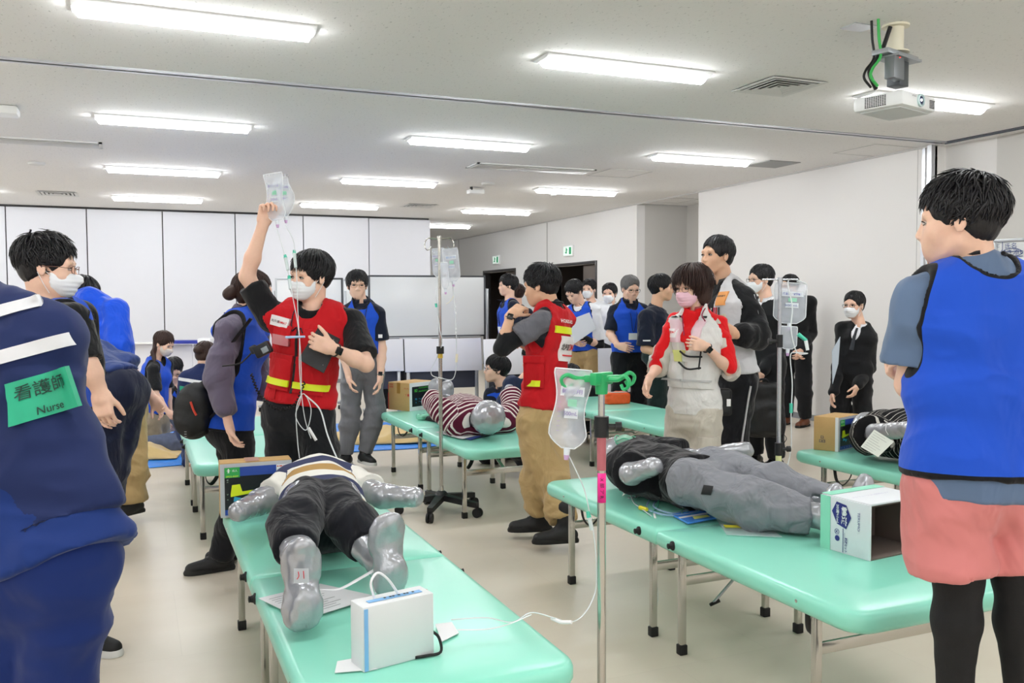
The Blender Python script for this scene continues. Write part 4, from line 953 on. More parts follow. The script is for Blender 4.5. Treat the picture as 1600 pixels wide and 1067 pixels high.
# tarp and blankets on the floor
def sheet(name, cs, nx, ny, m, amp, fr, th=.004, z0=.004, seed=0., label=None, cat=None, dome=0.):
    cs = [A3(*c) for c in cs]; V = []
    for j in range(ny):
        for i in range(nx):
            u, v = i/(nx-1), j/(ny-1); V.append((cs[0]*(1-u)+cs[1]*u)*(1-v)+(cs[3]*(1-u)+cs[2]*u)*v)
    V = np.array(V); N = vnoise(V*[fr, fr, 1]+seed); N2 = 1-2*np.abs(vnoise(V*[fr*1.7, fr*.9, 1]+seed+5)); u = np.tile(np.linspace(0, 1, nx), ny); v = np.repeat(np.linspace(0, 1, ny), nx)
    e = np.minimum(1, 8*np.minimum(np.minimum(u, 1-u), np.minimum(v, 1-v)))
    V[:, 0] += .05*vnoise(V*2+9+seed)*(1-e); V[:, 1] += .05*vnoise(V*2+3+seed)*(1-e)
    V[:, 2] = z0+th+amp*np.maximum(0, .5+.7*N+.5*N2)*(.15+.85*e)+dome*np.sin(np.pi*u)*np.sin(np.pi*v)
    F = [(j*nx+i, j*nx+i+1, (j+1)*nx+i+1, (j+1)*nx+i) for j in range(ny-1) for i in range(nx-1)]; B = V.copy(); B[:, 2] = z0
    n = len(V); F += [(n+a[3], n+a[2], n+a[1], n+a[0]) for a in list(F)]
    rg = [i for i in range(nx)]+[j*nx+nx-1 for j in range(1, ny)]+[(ny-1)*nx+i for i in range(nx-2, -1, -1)]+[j*nx for j in range(ny-2, 0, -1)]
    F += [(a, a+n, b+n, b) for a, b in zip(rg, rg[1:]+rg[:1])]
    o = mk(name, np.vstack([V, B]), F, m)
    return tag(o, label, cat)
tarpm = mat('tarp_blue', '3f8ff0', .35, bump=(6, .8, .03), var=.22); blk = mat('blanket_tan', 'd3b67c', .95, bump=(14, .4, .01), sheen=.3, var=.06); blkg = mat('blanket_grey', '565e74', .95, bump=(18, .5, .01), var=.1)
sheet('blue_tarp', [(-.6, 8.35, 0), (3.0, 8.5, 0), (3.6, 10.3, 0), (-.9, 10.9, 0)], 90, 60, tarpm, .022, 2.2, label='crumpled blue tarp spread on the floor in the back left', cat='tarp')
sheet('tan_blanket', [(1.5, 8.75, 0), (2.95, 8.55, 0), (2.9, 9.35, 0), (1.7, 9.5, 0)], 50, 36, blk, .07, 2.6, z0=.03, seed=4, label='tan blanket rumpled on the tarp behind the striped dummy table', cat='blanket', dome=.06)
sheet('tan_blanket', [(-.25, 8.75, 0), (.33, 8.7, 0), (.4, 9.15, 0), (-.2, 9.3, 0)], 44, 34, blk, .09, 3.6, z0=.03, seed=8, label='tan blanket heaped on the tarp by the kneeling woman', cat='blanket', dome=.03)
a = A3(-.15, 9.25, .06); b2 = A3(.55, 9.1, .10)
pr = [cap(a, b2, .09, .12, .05), cap(b2, atd(272, 655, 8.7), .13, .03, .06), cap(b2, b2+A3(.5, .2, 0), .13, .15, .05), plane((0, 0, .035), (0, 0, -1))]
V, Q = polyg(pr, .014); V = V+vnorm(V, Q)*(.018*foldn(V*1.4))[:, None]; tag(mk('grey_blanket', V, Q, blkg), 'dark grey blanket lifted by the kneeling woman on the tarp', 'blanket')
o = MB().slab(atz(198, 737), atz(206, 734.5), atz(209, 735.5), atz(200, 738.5), (0, 0, .001)).slab(atz(200, 737.5), atz(216, 738), atz(216, 739.5), atz(200, 739), (0, 0, .001)).build('tape_mark', mat('tape_green', '3d8d6a', .5), None, smooth=False); tag(o, 'small green tape arrow on the floor at left', 'tape')
# whiteboards
bw = mat('board_white', 'e6e8e8', .22, spec=.6); bf = mat('board_frame', '4a4c50', .4, .6); bfl = mat('board_frame_light', 'b4b8bc', .35, .7)
def board(p0, p1, zt, zb, label, frame, th=.02, posts=True, name='whiteboard', fw=.022):
    p0, p1 = A3(p0[0], p0[1], 0), A3(p1[0], p1[1], 0); u = nrm(p1-p0); n_ = np.cross(u, UP); Rm = np.array([u, -n_, UP]); L_ = np.linalg.norm(p1-p0); c = (p0+p1)/2
    t = thing(name, label, 'whiteboard', tuple(c)); zc = (zt+zb)/2
    MB().obox(c+UP*zc, (L_/2-.01, th/2, (zt-zb)/2-.01), Rm, .002).build('panel', bw, t, smooth=False)
    m = MB()
    for s_ in (-1, 1): m.obox(c+UP*(zc+s_*((zt-zb)/2)), (L_/2+fw/2, th/2+.006, fw/2), Rm, .003); m.obox(c+UP*zc+u*s_*L_/2, (fw/2, th/2+.006, (zt-zb)/2), Rm, .003)
    m.build('frame', frame, t, smooth=False)
    MB().obox(c+UP*(zb-.01)+n_*.04, (L_*.45, .03, .006), Rm, .002).build('pen_tray', bfl, t, smooth=False)
    if posts:
        for s_ in (-1, 1):
            e = c+u*s_*(L_/2+.035); MB().obox(e+UP*(zt*.45+.05), (.016, .016, zt*.45-.03), Rm, .004).build('post', bfl, t)
            MB().obox(e+UP*.09, (.02, .25, .018), Rm, .005).build('foot', bfl, t)
            for f in (-1, 1):
                w_ = MB(); w_.cyl(e+n_*f*.23+UP*.028-u*.012, e+n_*f*.23+UP*.028+u*.012, .028); w_.build('caster', rubber, t)
    return t
a, b2 = atd(577, 480, 11.0), atd(757, 480, 11.5)
board(a, b2, atd(600, 431, 11.0)[2], atd(600, 527, 11.0)[2], 'large blank whiteboard with dark frame behind the wheeled drip stand', bf)
a, b2 = atd(432, 480, 12.0), atd(500, 480, 12.0)
board(a, b2, atd(430, 436, 12)[2], atd(430, 520, 12)[2], 'small whiteboard behind the raised-arm man, left one', bfl)
a, b2 = atd(503, 480, 11.4), atd(535, 480, 11.4)
board(a, b2, atd(430, 437, 11.7)[2], atd(430, 520, 11.7)[2], 'narrow whiteboard with grey frame between the two bib men', bf)
a, b2 = atd(537, 480, 12.3), atd(552, 480, 12.3)
t = board(a, b2, atd(430, 437, 11.9)[2], atd(430, 500, 11.9)[2], 'narrow white notice board with handwriting beside the glasses man', bfl)
a, b2 = atd(1556, 430, 5.6), atd(1700, 430, 5.2)
t = board(a, b2, atd(1556, 377, 5.6)[2], .85, 'whiteboard with handwriting at the right edge behind the pink shorts man', bfl)
u = nrm((b2-a)*[1, 1, 0]); n_ = np.cross(u, UP); mb = MB(); bl = mat('marker_blue', '3b4f8a', .6)
Pq = lambda px, py: (lambda r: CP+r*((a-CP)@n_/(r@n_)))(cam_ray(px, py))+n_*.016
for s_, px, py, hh in (('氏名', 1581, 384, .035), ('付き添い', 1584, 394, .035), ('40代', 1580, 408, .03), ('ご', 1562, 384, .02)): text_on(mb, s_, Pq(px, py), u, UP, hh)
for P in ([Pq(1552, 395), Pq(1600, 392)], [Pq(1568, 378), Pq(1568, 402)], [Pq(1557, 403), Pq(1600, 400)]): mb.tube(P, .0022, 4)
mb.tube([Pq(1584+15*math.cos(k), 394+6*math.sin(k)) for k in np.linspace(0, 6.28, 20)], .0022, 4); mb.build('handwriting', bl, t, smooth=False)
# flip-top tables nested against the back
tw = mat('tabletop_white', 'e4e4ea', .4); mod = mat('modesty_panel', '3a3d49', .6); legm = mat('leg_silver', 'c6c9cd', .3, .8)
def flip(pa, pb, d0, d1, yt, yb, label, lean=.12):
    p0, p1 = atd(pa, 530, d0), atd(pb, 530, d1); zt = atd((pa+pb)/2, yt, (d0+d1)/2)[2]; zb = atd((pa+pb)/2, yb, (d0+d1)/2)[2]
    p0[2] = p1[2] = 0; u = nrm(p1-p0); n_ = np.cross(u, UP); c = (p0+p1)/2; L_ = np.linalg.norm(p1-p0)
    t = thing('folding_table', label, 'folding table', tuple(c), 'flip top tables stored along the back'); Rm0 = np.array([u, -n_, UP])
    up2 = nrm(UP-n_*lean); Rm = np.array([u, np.cross(up2, u), up2])
    MB().obox(c+UP*(zt+zb)/2, (L_/2, .013, (zt-zb)/2), Rm, .006).build('tabletop', tw, t, autos=40)
    MB().obox(c+UP*(zb-.10)-n_*.06, (L_/2-.06, .006, .11), Rm0, .002).build('modesty_panel', mod, t, smooth=False)
    for s_ in (-1, 1):
        e = c+u*s_*(L_/2-.05)-n_*.04; MB().obox(e+UP*(zb*.5+.12), (.02, .015, zb*.5-.04), Rm0, .004).build('leg', legm, t); MB().obox(e+UP*.075, (.018, .25, .014), Rm0, .005).build('foot_bar', legm, t)
        for f in (-1, 1): MB().cyl(e+n_*f*.22+UP*.03-u*.012, e+n_*f*.22+UP*.03+u*.012, .03).build('caster', rubber, t)
    return t
ft = flip(632, 752, 10.5, 10.8, 529, 580, 'white tabletop tilted up below the large whiteboard, right of the drip stand')
flip(545, 630, 10.3, 10.5, 530, 581, 'white tabletop tilted up below the large whiteboard, behind the glasses man')
flip(756, 850, 10.0, 10.3, 529, 585, 'white tabletop tilted up behind the second red vest man')
flip(935, 1050, 9.6, 9.9, 543, 612, 'white tabletop tilted up behind the man in profile', .06)
flip(850, 932, 10.2, 10.4, 548, 612, 'white tabletop tilted up behind the man reading a board', .06)
flip(186, 300, 12.4, 12.2, 538, 590, 'white tabletop tilted up at far left behind the kneeling woman', .04)
flip(302, 420, 12.2, 12.0, 538, 590, 'white tabletop tilted up behind the woman with the bun', .04)
c = atd(285, 534, 12.15); u = CR
o = MB().obox(c+UP*.0, (.33, .12, .022), np.array([CR, CF, UP]), .004).build('binder', mat('binder_blue', '27359c', .4)); tag(o, 'dark blue binder lying on the upturned table at far left', 'binder')
o = MB().obox(atd(225, 536, 12.3), (.28, .10, .008), np.array([CR, CF, UP]), .002).build('paper_stack', badgew if 'badgew' in globals() else mat('paper', 'eeeeec', .6)); tag(o, 'loose papers on the upturned table at far left', 'paper')
o = MB().obox(atd(322, 532, 12.1), (.09, .10, .035), np.array([CR, CF, UP]), .02).build('plastic_bag', mat('bag_white', 'eef0f2', .4)); tag(o, 'white plastic bag on the upturned table beside the blue binder', 'bag')
# ================================================================== PEOPLE
K_grey = cloth('trousers_grey', '6e6f74'); K_tan = cloth('trousers_tan', 'b59a6c', fold=.7); K_navyp = cloth('scrub_navy', '1b2a52', fold=.5, scale=5); K_black = cloth('trousers_black', '17181c', fold=.6)
sole_w = mat('sole_white', 'd8d8d6', .6); sole_b = mat('sole_black', '141414', .6); shoem = mat('shoe_black', '1b1b1d', .6, bump=(40, .2))
redv = cloth('vest_red', 'bb1820', fold=.35, scale=12, sheen=.05); yel = mat('reflective_yellow', 'dfe81e', .35, bump=(60, .2)); silverb = mat('reflective_silver', 'd9dade', .3)
badgew = mat('badge_white', 'eceaea', .45); red_t = mat('lettering_red', 'd02028', .5); blk_t = mat('lettering_black', '181818', .5); grn = mat('patch_green', '1fa27c', .5)
lan = mat('lanyard_navy', '14182a', .6); gframe = mat('glasses_frame', '6b4a3e', .3, .5); gdark = mat('glasses_dark', '1c1a1c', .3)
strapm = mat('strap_black', '15161a', .7); steel = mat('watch_steel', 'b9bcc0', .25, .9)

# ---- man in the red vest with a raised arm
q = pose(476, 4.52, 1.71, face=-12, J=dict(neck=(490, 482, 0), pelvis=(468, 640, .02), shR=(424, 496, -.02), elR=(386, 432, -.06), wrR=(411, 350, -.10), handR=(417, 318, -.11),
    shL=(549, 505, .03), elL=(572, 569, -.13), wrL=(520, 545, -.26), handL=(480, 530, -.31), head=(485, 432, -.03)), hface=-38, hpitch=4, htilt=-4)
body('person', 'man in a red rescue vest and white mask raising a drip bag overhead', q, h=.005, hand=dict(R=dict(curls=[.75, .8, .85, .9], n=CR*.7-CF*.7, thumb=.2), L=dict(curl=.55, n=CF, thumb=.1)))
hero = q
hair('fringe', q.hc, q.hR, q.hs, hairb, q.o, seed=1)
mask_on(q.hc, q.hR, q.hs, maskm, q.o, None)
shirt(q, blackc, .8, h=.007, hem=-.02, off=.012, loose=.018, neckcut=True, name='t_shirt')
trousers(q, K_black, h=.009, loose=.03, off=.02)
for n in 'LR': shoe(q, n, shoem, sole_b, q.o)
v = bib(q, redv, h=.0065, off=.030, hem=.035, armr=.085, armlow=.12, at_in=.035, name='rescue_vest', fold=.008, extra=[sub(cap(q.P['neck']+q.fw*.15-q.up*.02, q.P['pelvis']+q.fw*.18+q.up*.03, .022, .012, 0), .004)])
P = q.P; n0, p0 = P['neck'], P['pelvis']
def on(qq, r, z, f=0.): return qq.P['neck']+qq.rt*r*qq.s+qq.up*z*qq.s+qq.fw*f
for sd, nm_ in ((1, 'r'), (-1, 'l')):
    patch('pocket', q.bibp, on(q, sd*.085, -.34), -q.rt, q.up, q.fw, .145, .165, .014, redv, v, res=8, start=.25, bulge=.012)
    patch('reflective_band', q.bibp, on(q, sd*.088, -.385), -q.rt, q.up, q.fw, .15, .032, .003, yel, v, res=8, start=.25, lift=.032)
    patch('pocket_flap', q.bibp, on(q, sd*.085, -.262), -q.rt, q.up, q.fw, .15, .035, .008, redv, v, res=8, start=.25, lift=.014)
    patch('chest_pocket', q.bibp, on(q, sd*.085, -.15), -q.rt, q.up, q.fw, .10, .10, .010, redv, v, res=6, start=.25, bulge=.008)
    patch('strap', q.bibp, on(q, sd*.1, -.445), -q.rt, q.up, q.fw, .03, .06, .004, redv, v, res=3, start=.25)
patch('zip', q.bibp, on(q, .0, -.28), -q.rt, q.up, q.fw, .012, .30, .003, dark, v, res=2, start=.25)
nb = patch('name_badge', q.bibp, on(q, .104, -.086), -q.rt-q.up*.12, q.up-q.rt*.1, q.fw, .092, .05, .006, badgew, v, res=4, start=.25, lift=.012)
ptext('lettering', q.bibp, '北海道', on(q, .124, -.084), -q.rt-q.up*.12, q.up-q.rt*.1, q.fw, .013, blk_t, nb, lift=.021, start=.25)
ptext('lettering', q.bibp, 'DMAT', on(q, .086, -.089), -q.rt-q.up*.12, q.up-q.rt*.1, q.fw, .012, red_t, nb, lift=.0215, start=.25, bold=.01)
patch('clear_pouch', q.bibp, on(q, .085, -.175), -q.rt, q.up, q.fw, .10, .05, .006, mat('pouch_clear', 'c77a80', .1, spec=.8), v, res=5, start=.25, lift=.02)
watch_on(q, 'L', q.o, mat('watch_strap', '101114', .5)); lanyard(q, q.o, lan, card=False, z=.13)

# ---- nurse leaning over in the left foreground
q = pose(70, 2.15, 1.74, face=172, J=dict(pelvis=(66, 880, 0), neck=(-62, 462, .12), head=(-190, 480, .35), shR=(72, 532, .08), shL=(-190, 560, .1), elR=(78, 690, .40), wrR=(60, 800, .5), knR=(78, 1130, 0), knL=(-40, 1130, 0)), hpitch=35)
body('person', 'nurse in a navy uniform bending over in the left foreground, back turned', q, h=.007, face=False, hand={})
nurse = q
hair('short', q.hc, q.hR, q.hs, hairb, q.o, seed=2, det=.5)
nm = cloth('uniform_navy', '1e2a55', fold=.35, scale=4, sheen=.1)
shirt(q, nm, 1.9, h=.009, off=.03, hem=.06, loose=.02, name='uniform_jacket', wide=1.24, fold=.010, pre=[cap(q.P['pelvis']+q.up*.12, q.P['pelvis']+q.up*.42, .118, .112, .04, q.rt, 1.78)])
tun = [cap(q.P['pelvis']+q.up*.22, q.P['pelvis']-q.up*.03, .125, .165, .03, q.rt, 1.42), plane(q.P['pelvis']-q.up*.02, -q.up)]
garment('tunic', tun, .010, cloth('tunic_navy', '17306e', fold=.4, scale=4), q.o, fold=.012, seed=q.hc[0]*7)
trousers(q, cloth('scrub_trousers', '152a66', fold=.55, scale=4), h=.012, loose=.022, off=.014, fold=.010)
def back(r, z): return q.P['neck']+q.rt*r+q.up*z
def nband(r, z, wd, hh): patch('reflective_band', q.shirtp, back(r, z), q.rt, q.up, -q.fw, wd, hh, .002, silverb, CUR, res=14, start=.3, lift=.007)
CUR = q.o
for k in ((28, 477, 100, 22), (-52+90, 545, 160, 23)):
    pass
def onp(px, py): # point of the nurse's back seen at this place in the photo
    r = cam_ray(px, py); t = 1.3
    for _ in range(80): dd = ev(q.shirtp, (CP+r*t)[None])[0]; t += max(dd, .0)*.7+.0005
    return CP+r*t
back_n = -q.fw
u_ = nrm(CR*math.cos(math.radians(17))+UP*math.sin(math.radians(17))); v_ = nrm(-CR*math.sin(math.radians(17))+UP*math.cos(math.radians(17)))
def dekal(nm_, px, py, w_, h_, m_, lift=.006, parent=None, res=12): return patch(nm_, q.shirtp, onp(px, py), u_, v_, -CF, w_, h_, .002, m_, parent or CUR, res=res, start=.15, lift=lift)
px1 = 1/FPX*1.98
dekal('reflective_band', 0, 489, 150*px1, 21*px1, silverb); dekal('reflective_band', 45, 549, 145*px1, 23*px1, silverb)
pg = dekal('back_patch', 89, 613, 98*px1, 70*px1, grn, lift=.008)
ptext('lettering', q.shirtp, '看護師', onp(89, 600), u_, v_, -CF, 25*px1, mat('lettering_green_black', '12382e', .6), pg, w=78*px1, bold=.006, lift=.0125, start=.15)
ptext('lettering', q.shirtp, 'Nurse', onp(102, 631), u_, v_, -CF, 13*px1, MATS['lettering_green_black'], pg, w=36*px1, bold=.008, lift=.0125, start=.15)

# ---- man in blue bib, grey tee, pink shorts, black leggings (right foreground)
q = pose(1500, 2.42, 1.83, face=-170, J=dict(head=(1497, 346, .0), neck=(1527, 430, 0), pelvis=(1524, 742, 0), shL=(1440, 478, .0), elL=(1424, 600, .05), wrL=(1500, 610, .24), shR=(1612, 478, 0), elR=(1640, 600, .05), wrR=(1424, 594, .21), handR=(1394, 574, .19), knL=(1497, 900, -.02), knR=(1590, 900, -.02), anL=(1490, 1130, .05), anR=(1600, 1130, .05)), hface=-118, hpitch=2, hs=.95)
body('person', 'man in a blue bib, pink shorts and black leggings, back to camera at right', q, h=.005, hand=dict(R=dict(curl=.45, n=-UP*.3+CR)))
right = q
hair('messy', q.hc, q.hR, q.hs, hairb, q.o, seed=3, det=1.5, h=.005)
gt = cloth('tee_slate', '5f7390', fold=.55, scale=6)
hipc = lambda d_: [cap(q.P['pelvis']+q.up*.2, q.P['pelvis']-q.up*.06, .110+d_, .132+d_, .05, q.rt, 1.26)]
shirt(q, gt, .72, h=.0065, off=.018, hem=-.05, loose=.022, name='t_shirt', wide=.94, depth=1.05, fold=.010, pre=hipc(.0))
bib(q, bluebib, h=.0055, off=.032, hem=.008, armr=.080, armlow=.13, wide=.94, backcut=.012, fold=.010, at_in=-.01, pre=hipc(.012))
trousers(q, mat('leggings', '0e0f12', .75, bump=(200, .1)), h=.008, loose=-.004, off=.004, frac=1.98, fold=.002, name='leggings')
sh_ = [cap(q.P['pelvis']+q.up*.1, q.P['pelvis']-q.up*.04, .098, .110, .03, q.rt, 1.30)]
for n in 'LR': sh_.append(cap(q.P['hp'+n], q.P['hp'+n]+(q.P['kn'+n]-q.P['hp'+n])*1.06+q.rt*(.025 if n == 'R' else -.025), .103, .110, .03)); e = q.P['hp'+n]+(q.P['kn'+n]-q.P['hp'+n])*.94; sh_.append(plane_local(e, nrm(q.P['kn'+n]-q.P['hp'+n]), .155))
sh_ += [ell(q.P['pelvis']-q.up*.03-q.fw*.055+q.rt*.055*sd, (.092, .088, .11), None, .04) for sd in (-1, 1)]
sh_.append(plane(q.P['pelvis']+q.up*.08, q.up))
garment('shorts', sh_, .007, cloth('shorts_pink', 'd0807e', fold=.8, scale=6), q.o, fold=.010, seed=q.hc[0]*7)
for n in 'LR': shoe(q, n, shoem, sole_w, q.o)
MB().tube([q.P['neck']+(q.rt*math.sin(a)*.066+q.fw*math.cos(a)*.064)+q.up*(.046-.012*math.cos(a)) for a in np.linspace(-2.6, 2.6, 24)], .006, 6).build('neck_cord', strapm, q.o)

# ---- masked man at left behind the nurse
q = pose(84, 3.55, 1.73, face=70, J=dict(neck=(72, 478, 0), head=(76, 418, 0), pelvis=(80, 645, .05), shR=(112, 503, -.14), elR=(137, 570, -.17), wrR=(156, 612, -.14), handR=(163, 650, -.14)), hface=104, hpitch=4)
body('person', 'masked man in a blue bib and black tee behind the bending nurse, far left', q, h=.0055, hand=dict(R=dict(curl=.4, n=CF)), arms='R')
hair('messy', q.hc, q.hR, q.hs, hairb, q.o, seed=4); mask_on(q.hc, q.hR, q.hs, maskm, q.o, None); glasses_on(q.hc, q.hR, q.hs, q.o, gframe)
shirt(q, blackc, .95, h=.008, hem=-.05, loose=.012, name='t_shirt'); bib(q, h=.0075, hem=.0)
MB().tube(catmull([on(q, .05, .04, -.05), on(q, .10, .03, .0), on(q, .12, -.08, .11), on(q, .12, -.25, .13), on(q, .12, -.38, .08)], 5), .018, 8, flat=.3).build('backpack_strap', strapm, q.o)
trousers(q, K_black, loose=.02)
for n in 'LR': shoe(q, n, shoem, sole_w, q.o)

# ---- person in bright blue rain jacket
q = pose(165, 5.9, 1.70, face=160, J=dict(neck=(148, 488, .05), pelvis=(186, 620, 0), head=(130, 462, .12), elR=(186, 540, -.05), elL=(125, 560, .2), wrR=(176, 590, .1), knR=(203, 715, -.02), anR=(207, 783, 0), knL=(160, 715, .2), anL=(150, 780, .3)), hpitch=30)
body('person', 'person in a bright blue hooded rain jacket and tan trousers, back turned', q, h=.008, face=False)
rj = cloth('rain_jacket_blue', '0d4fd6', fold=.7, scale=8, rough=.5)
hd = q.P['neck']; shirt(q, rj, 1.9, h=.009, off=.03, loose=.02, hem=.02, name='rain_jacket', fold=.012, neckcut=False, extra=[ell(hd+q.up*.07-q.fw*.03, (.11, .11, .10), None, .03), cap(hd+q.up*.02-q.rt*.09, hd+q.up*.02+q.rt*.09, .07, None, .03)])
hair('short', q.hc, q.hR, q.hs, hairb, q.o, seed=5, det=.5)
trousers(q, K_tan, loose=.035, off=.02, fold=.014)
for n in 'LR': shoe(q, n, shoem, sole_b, q.o, boot=.06, dirn=-CF*.8-CR*.5, name='boot')

# ---- bending person in dark jacket and trousers
q = pose(175, 5.0, 1.68, face=-115, J=dict(pelvis=(181, 610, 0), neck=(98, 545, .15), head=(70, 560, .2), knR=(175, 730, 0), anR=(150, 838, .05), knL=(160, 730, -.1), anL=(140, 845, -.1)), hpitch=50)
body('person', 'person in a slate navy top bending forward behind the masked man', q, h=.009, face=False)
shirt(q, cloth('top_slate', '2f4277', fold=.6), 1.0, h=.010, off=.03, hem=.0, name='top', fold=.010, loose=.02); hair('short', q.hc, q.hR, q.hs, hairb, q.o, seed=6, det=.5)
trousers(q, cloth('trousers_midnight', '171d33', fold=.6), loose=.022, off=.018, h=.011)
for n in 'LR': shoe(q, n, shoem, sole_b, q.o)

# ---- kneeling woman with hair clip
q = pose(240, 8.8, 1.60, face=65, female=True, J=dict(neck=(243, 562, 0), head=(256, 537, 0), pelvis=(240, 650, 0), shR=(240, 580, -.17), elR=(243, 615, -.24), wrR=(262, 643, -.22), handR=(268, 650, -.22), knR=(246, 700, -.02), knL=(250, 698, .12), anR=(205, 702, 0), anL=(208, 700, .15)), hface=75, hpitch=22)
body('person', 'kneeling woman in blue bib and grey mask with long hair in a clip', q, h=.0065, hand=dict(R=dict(curl=.5)))
hh = q.hc; hair('tied', q.hc, q.hR, q.hs, hairbr, q.o, seed=7, det=.7, tail=[hh-q.hR[1]*.07+UP*.02, hh-q.hR[1]*.09-UP*.12-CF*.09, hh-q.hR[1]*.03-UP*.25-CF*.15, hh+q.hR[1]*.03-UP*.40-CF*.15])
MB().obox(hh-q.hR[1]*.08+q.hR[2]*.08, (.035, .012, .012), q.hR, .006).obox(hh-q.hR[1]*.09+q.hR[2]*.05+CR*.01, (.01, .012, .035), q.hR, .005).build('hair_clip', mat('clip_cream', 'e6dcc8', .3), q.o)
mask_on(q.hc, q.hR, q.hs, maskb, q.o, None); shirt(q, blackc, .9, h=.009, hem=-.03, name='t_shirt', loose=.012); bib(q, hem=.02, h=.009)
trousers(q, cloth('trousers_khaki', 'a3967f', fold=.5), h=.012, loose=.015, off=.02)

# ---- crouching man with glasses, beside her
q = pose(285, 9.5, 1.68, face=15, J=dict(neck=(285, 605, 0), head=(272, 578, -.05), pelvis=(300, 690, .25), shR=(270, 617, 0), elR=(266, 655, -.15), wrR=(272, 662, -.35), shL=(303, 615, .02), elL=(308, 655, -.1), wrL=(280, 665, -.3), knR=(272, 690, -.2), knL=(310, 690, -.2), anR=(280, 712, .1), anL=(315, 712, .1)), hface=25, hpitch=28)
body('person', 'crouching man with glasses in blue bib looking down, beside the kneeling woman', q, h=.007)
hair('short', q.hc, q.hR, q.hs, hairb, q.o, seed=8, det=.6); glasses_on(q.hc, q.hR, q.hs, q.o, gdark); shirt(q, blackc, .9, h=.01, hem=-.03, name='t_shirt'); bib(q, h=.010, hem=.0); trousers(q, K_black, h=.013); lanyard(q, q.o, lan, z=.2)

# ---- nurse seen from behind on the tarp
q = pose(315, 7.9, 1.60, face=160, female=True, J=dict(neck=(317, 578, 0), head=(322, 556, .05), pelvis=(305, 670, 0), shL=(292, 592, 0), elL=(288, 630, .05), knR=(315, 700, .25), knL=(300, 700, .25), anR=(310, 725, .0), anL=(296, 725, .0)), hpitch=20)
body('person', 'nurse with brown bun and green back patch crouching on the tarp', q, h=.008, face=False)
hair('tied', q.hc, q.hR, q.hs, hairbr, q.o, seed=9, det=.6, bun=[(0, -.12, .02, .04)]); shirt(q, nm, 1.9, h=.010, off=.022, name='uniform_jacket', hem=-.04)
patch('reflective_band', q.shirtp, q.P['neck']-q.up*.10-q.fw*.05, -q.rt*-1, q.up, -q.fw, .30, .028, .002, silverb, q.o, start=.2, lift=.008)
pg = patch('back_patch', q.shirtp, q.P['neck']-q.up*.21-q.fw*.05-q.rt*.03, q.rt, q.up, -q.fw, .2, .10, .002, grn, q.o, start=.2, lift=.009)
ptext('lettering', q.shirtp, '看護師', q.P['neck']-q.up*.21-q.fw*.05-q.rt*.03, q.rt, q.up, -q.fw, .055, MATS['lettering_green_black'], pg, w=.15, lift=.014, start=.2)
trousers(q, K_navyp, h=.013)

# ---- woman with a bun in grey-purple long sleeves
q = pose(366, 4.85, 1.64, face=118, female=True, J=dict(neck=(378, 492, 0), head=(398, 458, .03), pelvis=(362, 660, 0), shR=(356, 519, -.17), elR=(341, 590, -.24), wrR=(358, 665, -.26), handR=(368, 700, -.26), shL=(400, 512, .12), elL=(400, 585, .2), wrL=(418, 620, .1), anR=(343, 872, -.02), anL=(372, 850, .15)), hface=112)
body('person', 'woman with a bun in purple-grey sleeves and blue bib, black bag at her back', q, h=.006, hand=dict(R=dict(curl=.32, n=CR)))
hair('tied', q.hc, q.hR, q.hs, hairbr, q.o, seed=10, bun=[(0.02, -.135, -.005, .036), (0.02, -.12, .015, .03)])
pur = cloth('sweat_purple', '645d70', fold=.9, scale=8)
shirt(q, pur, 1.62, h=.0075, off=.018, hem=-.09, loose=.016, name='sweatshirt', fold=.012); bib(q, hem=-.035, h=.0075, off=.034, wide=1.05)
trousers(q, K_black, loose=.014, off=.014)
for n in 'LR': shoe(q, n, shoem, sole_b, q.o, dirn=-CR*.9-CF*.5)
bagp = atd(303, 645, 4.72)
bun_w = q

# ---- man with glasses in blue bib and grey trousers, standing
q = pose(565, 7.75, 1.735, face=8, J=dict(wrL=(594, 590, -.12), elL=(597, 545, 0), handL=(592, 620, -.14), shL=(590, 492, 0), shR=(542, 490, 0), elR=(536, 545, -.02), wrR=(545, 590, -.1), head=(558, 446, 0), anR=(541, 712, 0), anL=(569, 708, 0)), hface=14)
body('person', 'man with round glasses in a blue bib and grey trousers facing the camera', q, h=.006)
hair('fringe', q.hc, q.hR, q.hs, hairb, q.o, seed=11); glasses_on(q.hc, q.hR, q.hs, q.o, gframe)
shirt(q, navy, .75, h=.008, hem=-.04, name='polo_shirt', collar=True, loose=.014); bib(q, hem=.06, h=.008, vneck=.07); lanyard(q, q.o, lan, z=.3)
patch('sleeve_label', q.shirtp, q.P['shL']+(q.P['elL']-q.P['shL'])*.62, -q.rt, q.up, q.fw, .035, .03, .002, badgew, q.o, res=3, start=.2)
trousers(q, K_grey, loose=.014, off=.014); watch_on(q, 'L', q.o, steel)
for n, dv in (('R', -CF-CR*.3), ('L', -CF*.8+CR*.6)): shoe(q, n, shoem, sole_w, q.o, dirn=dv)

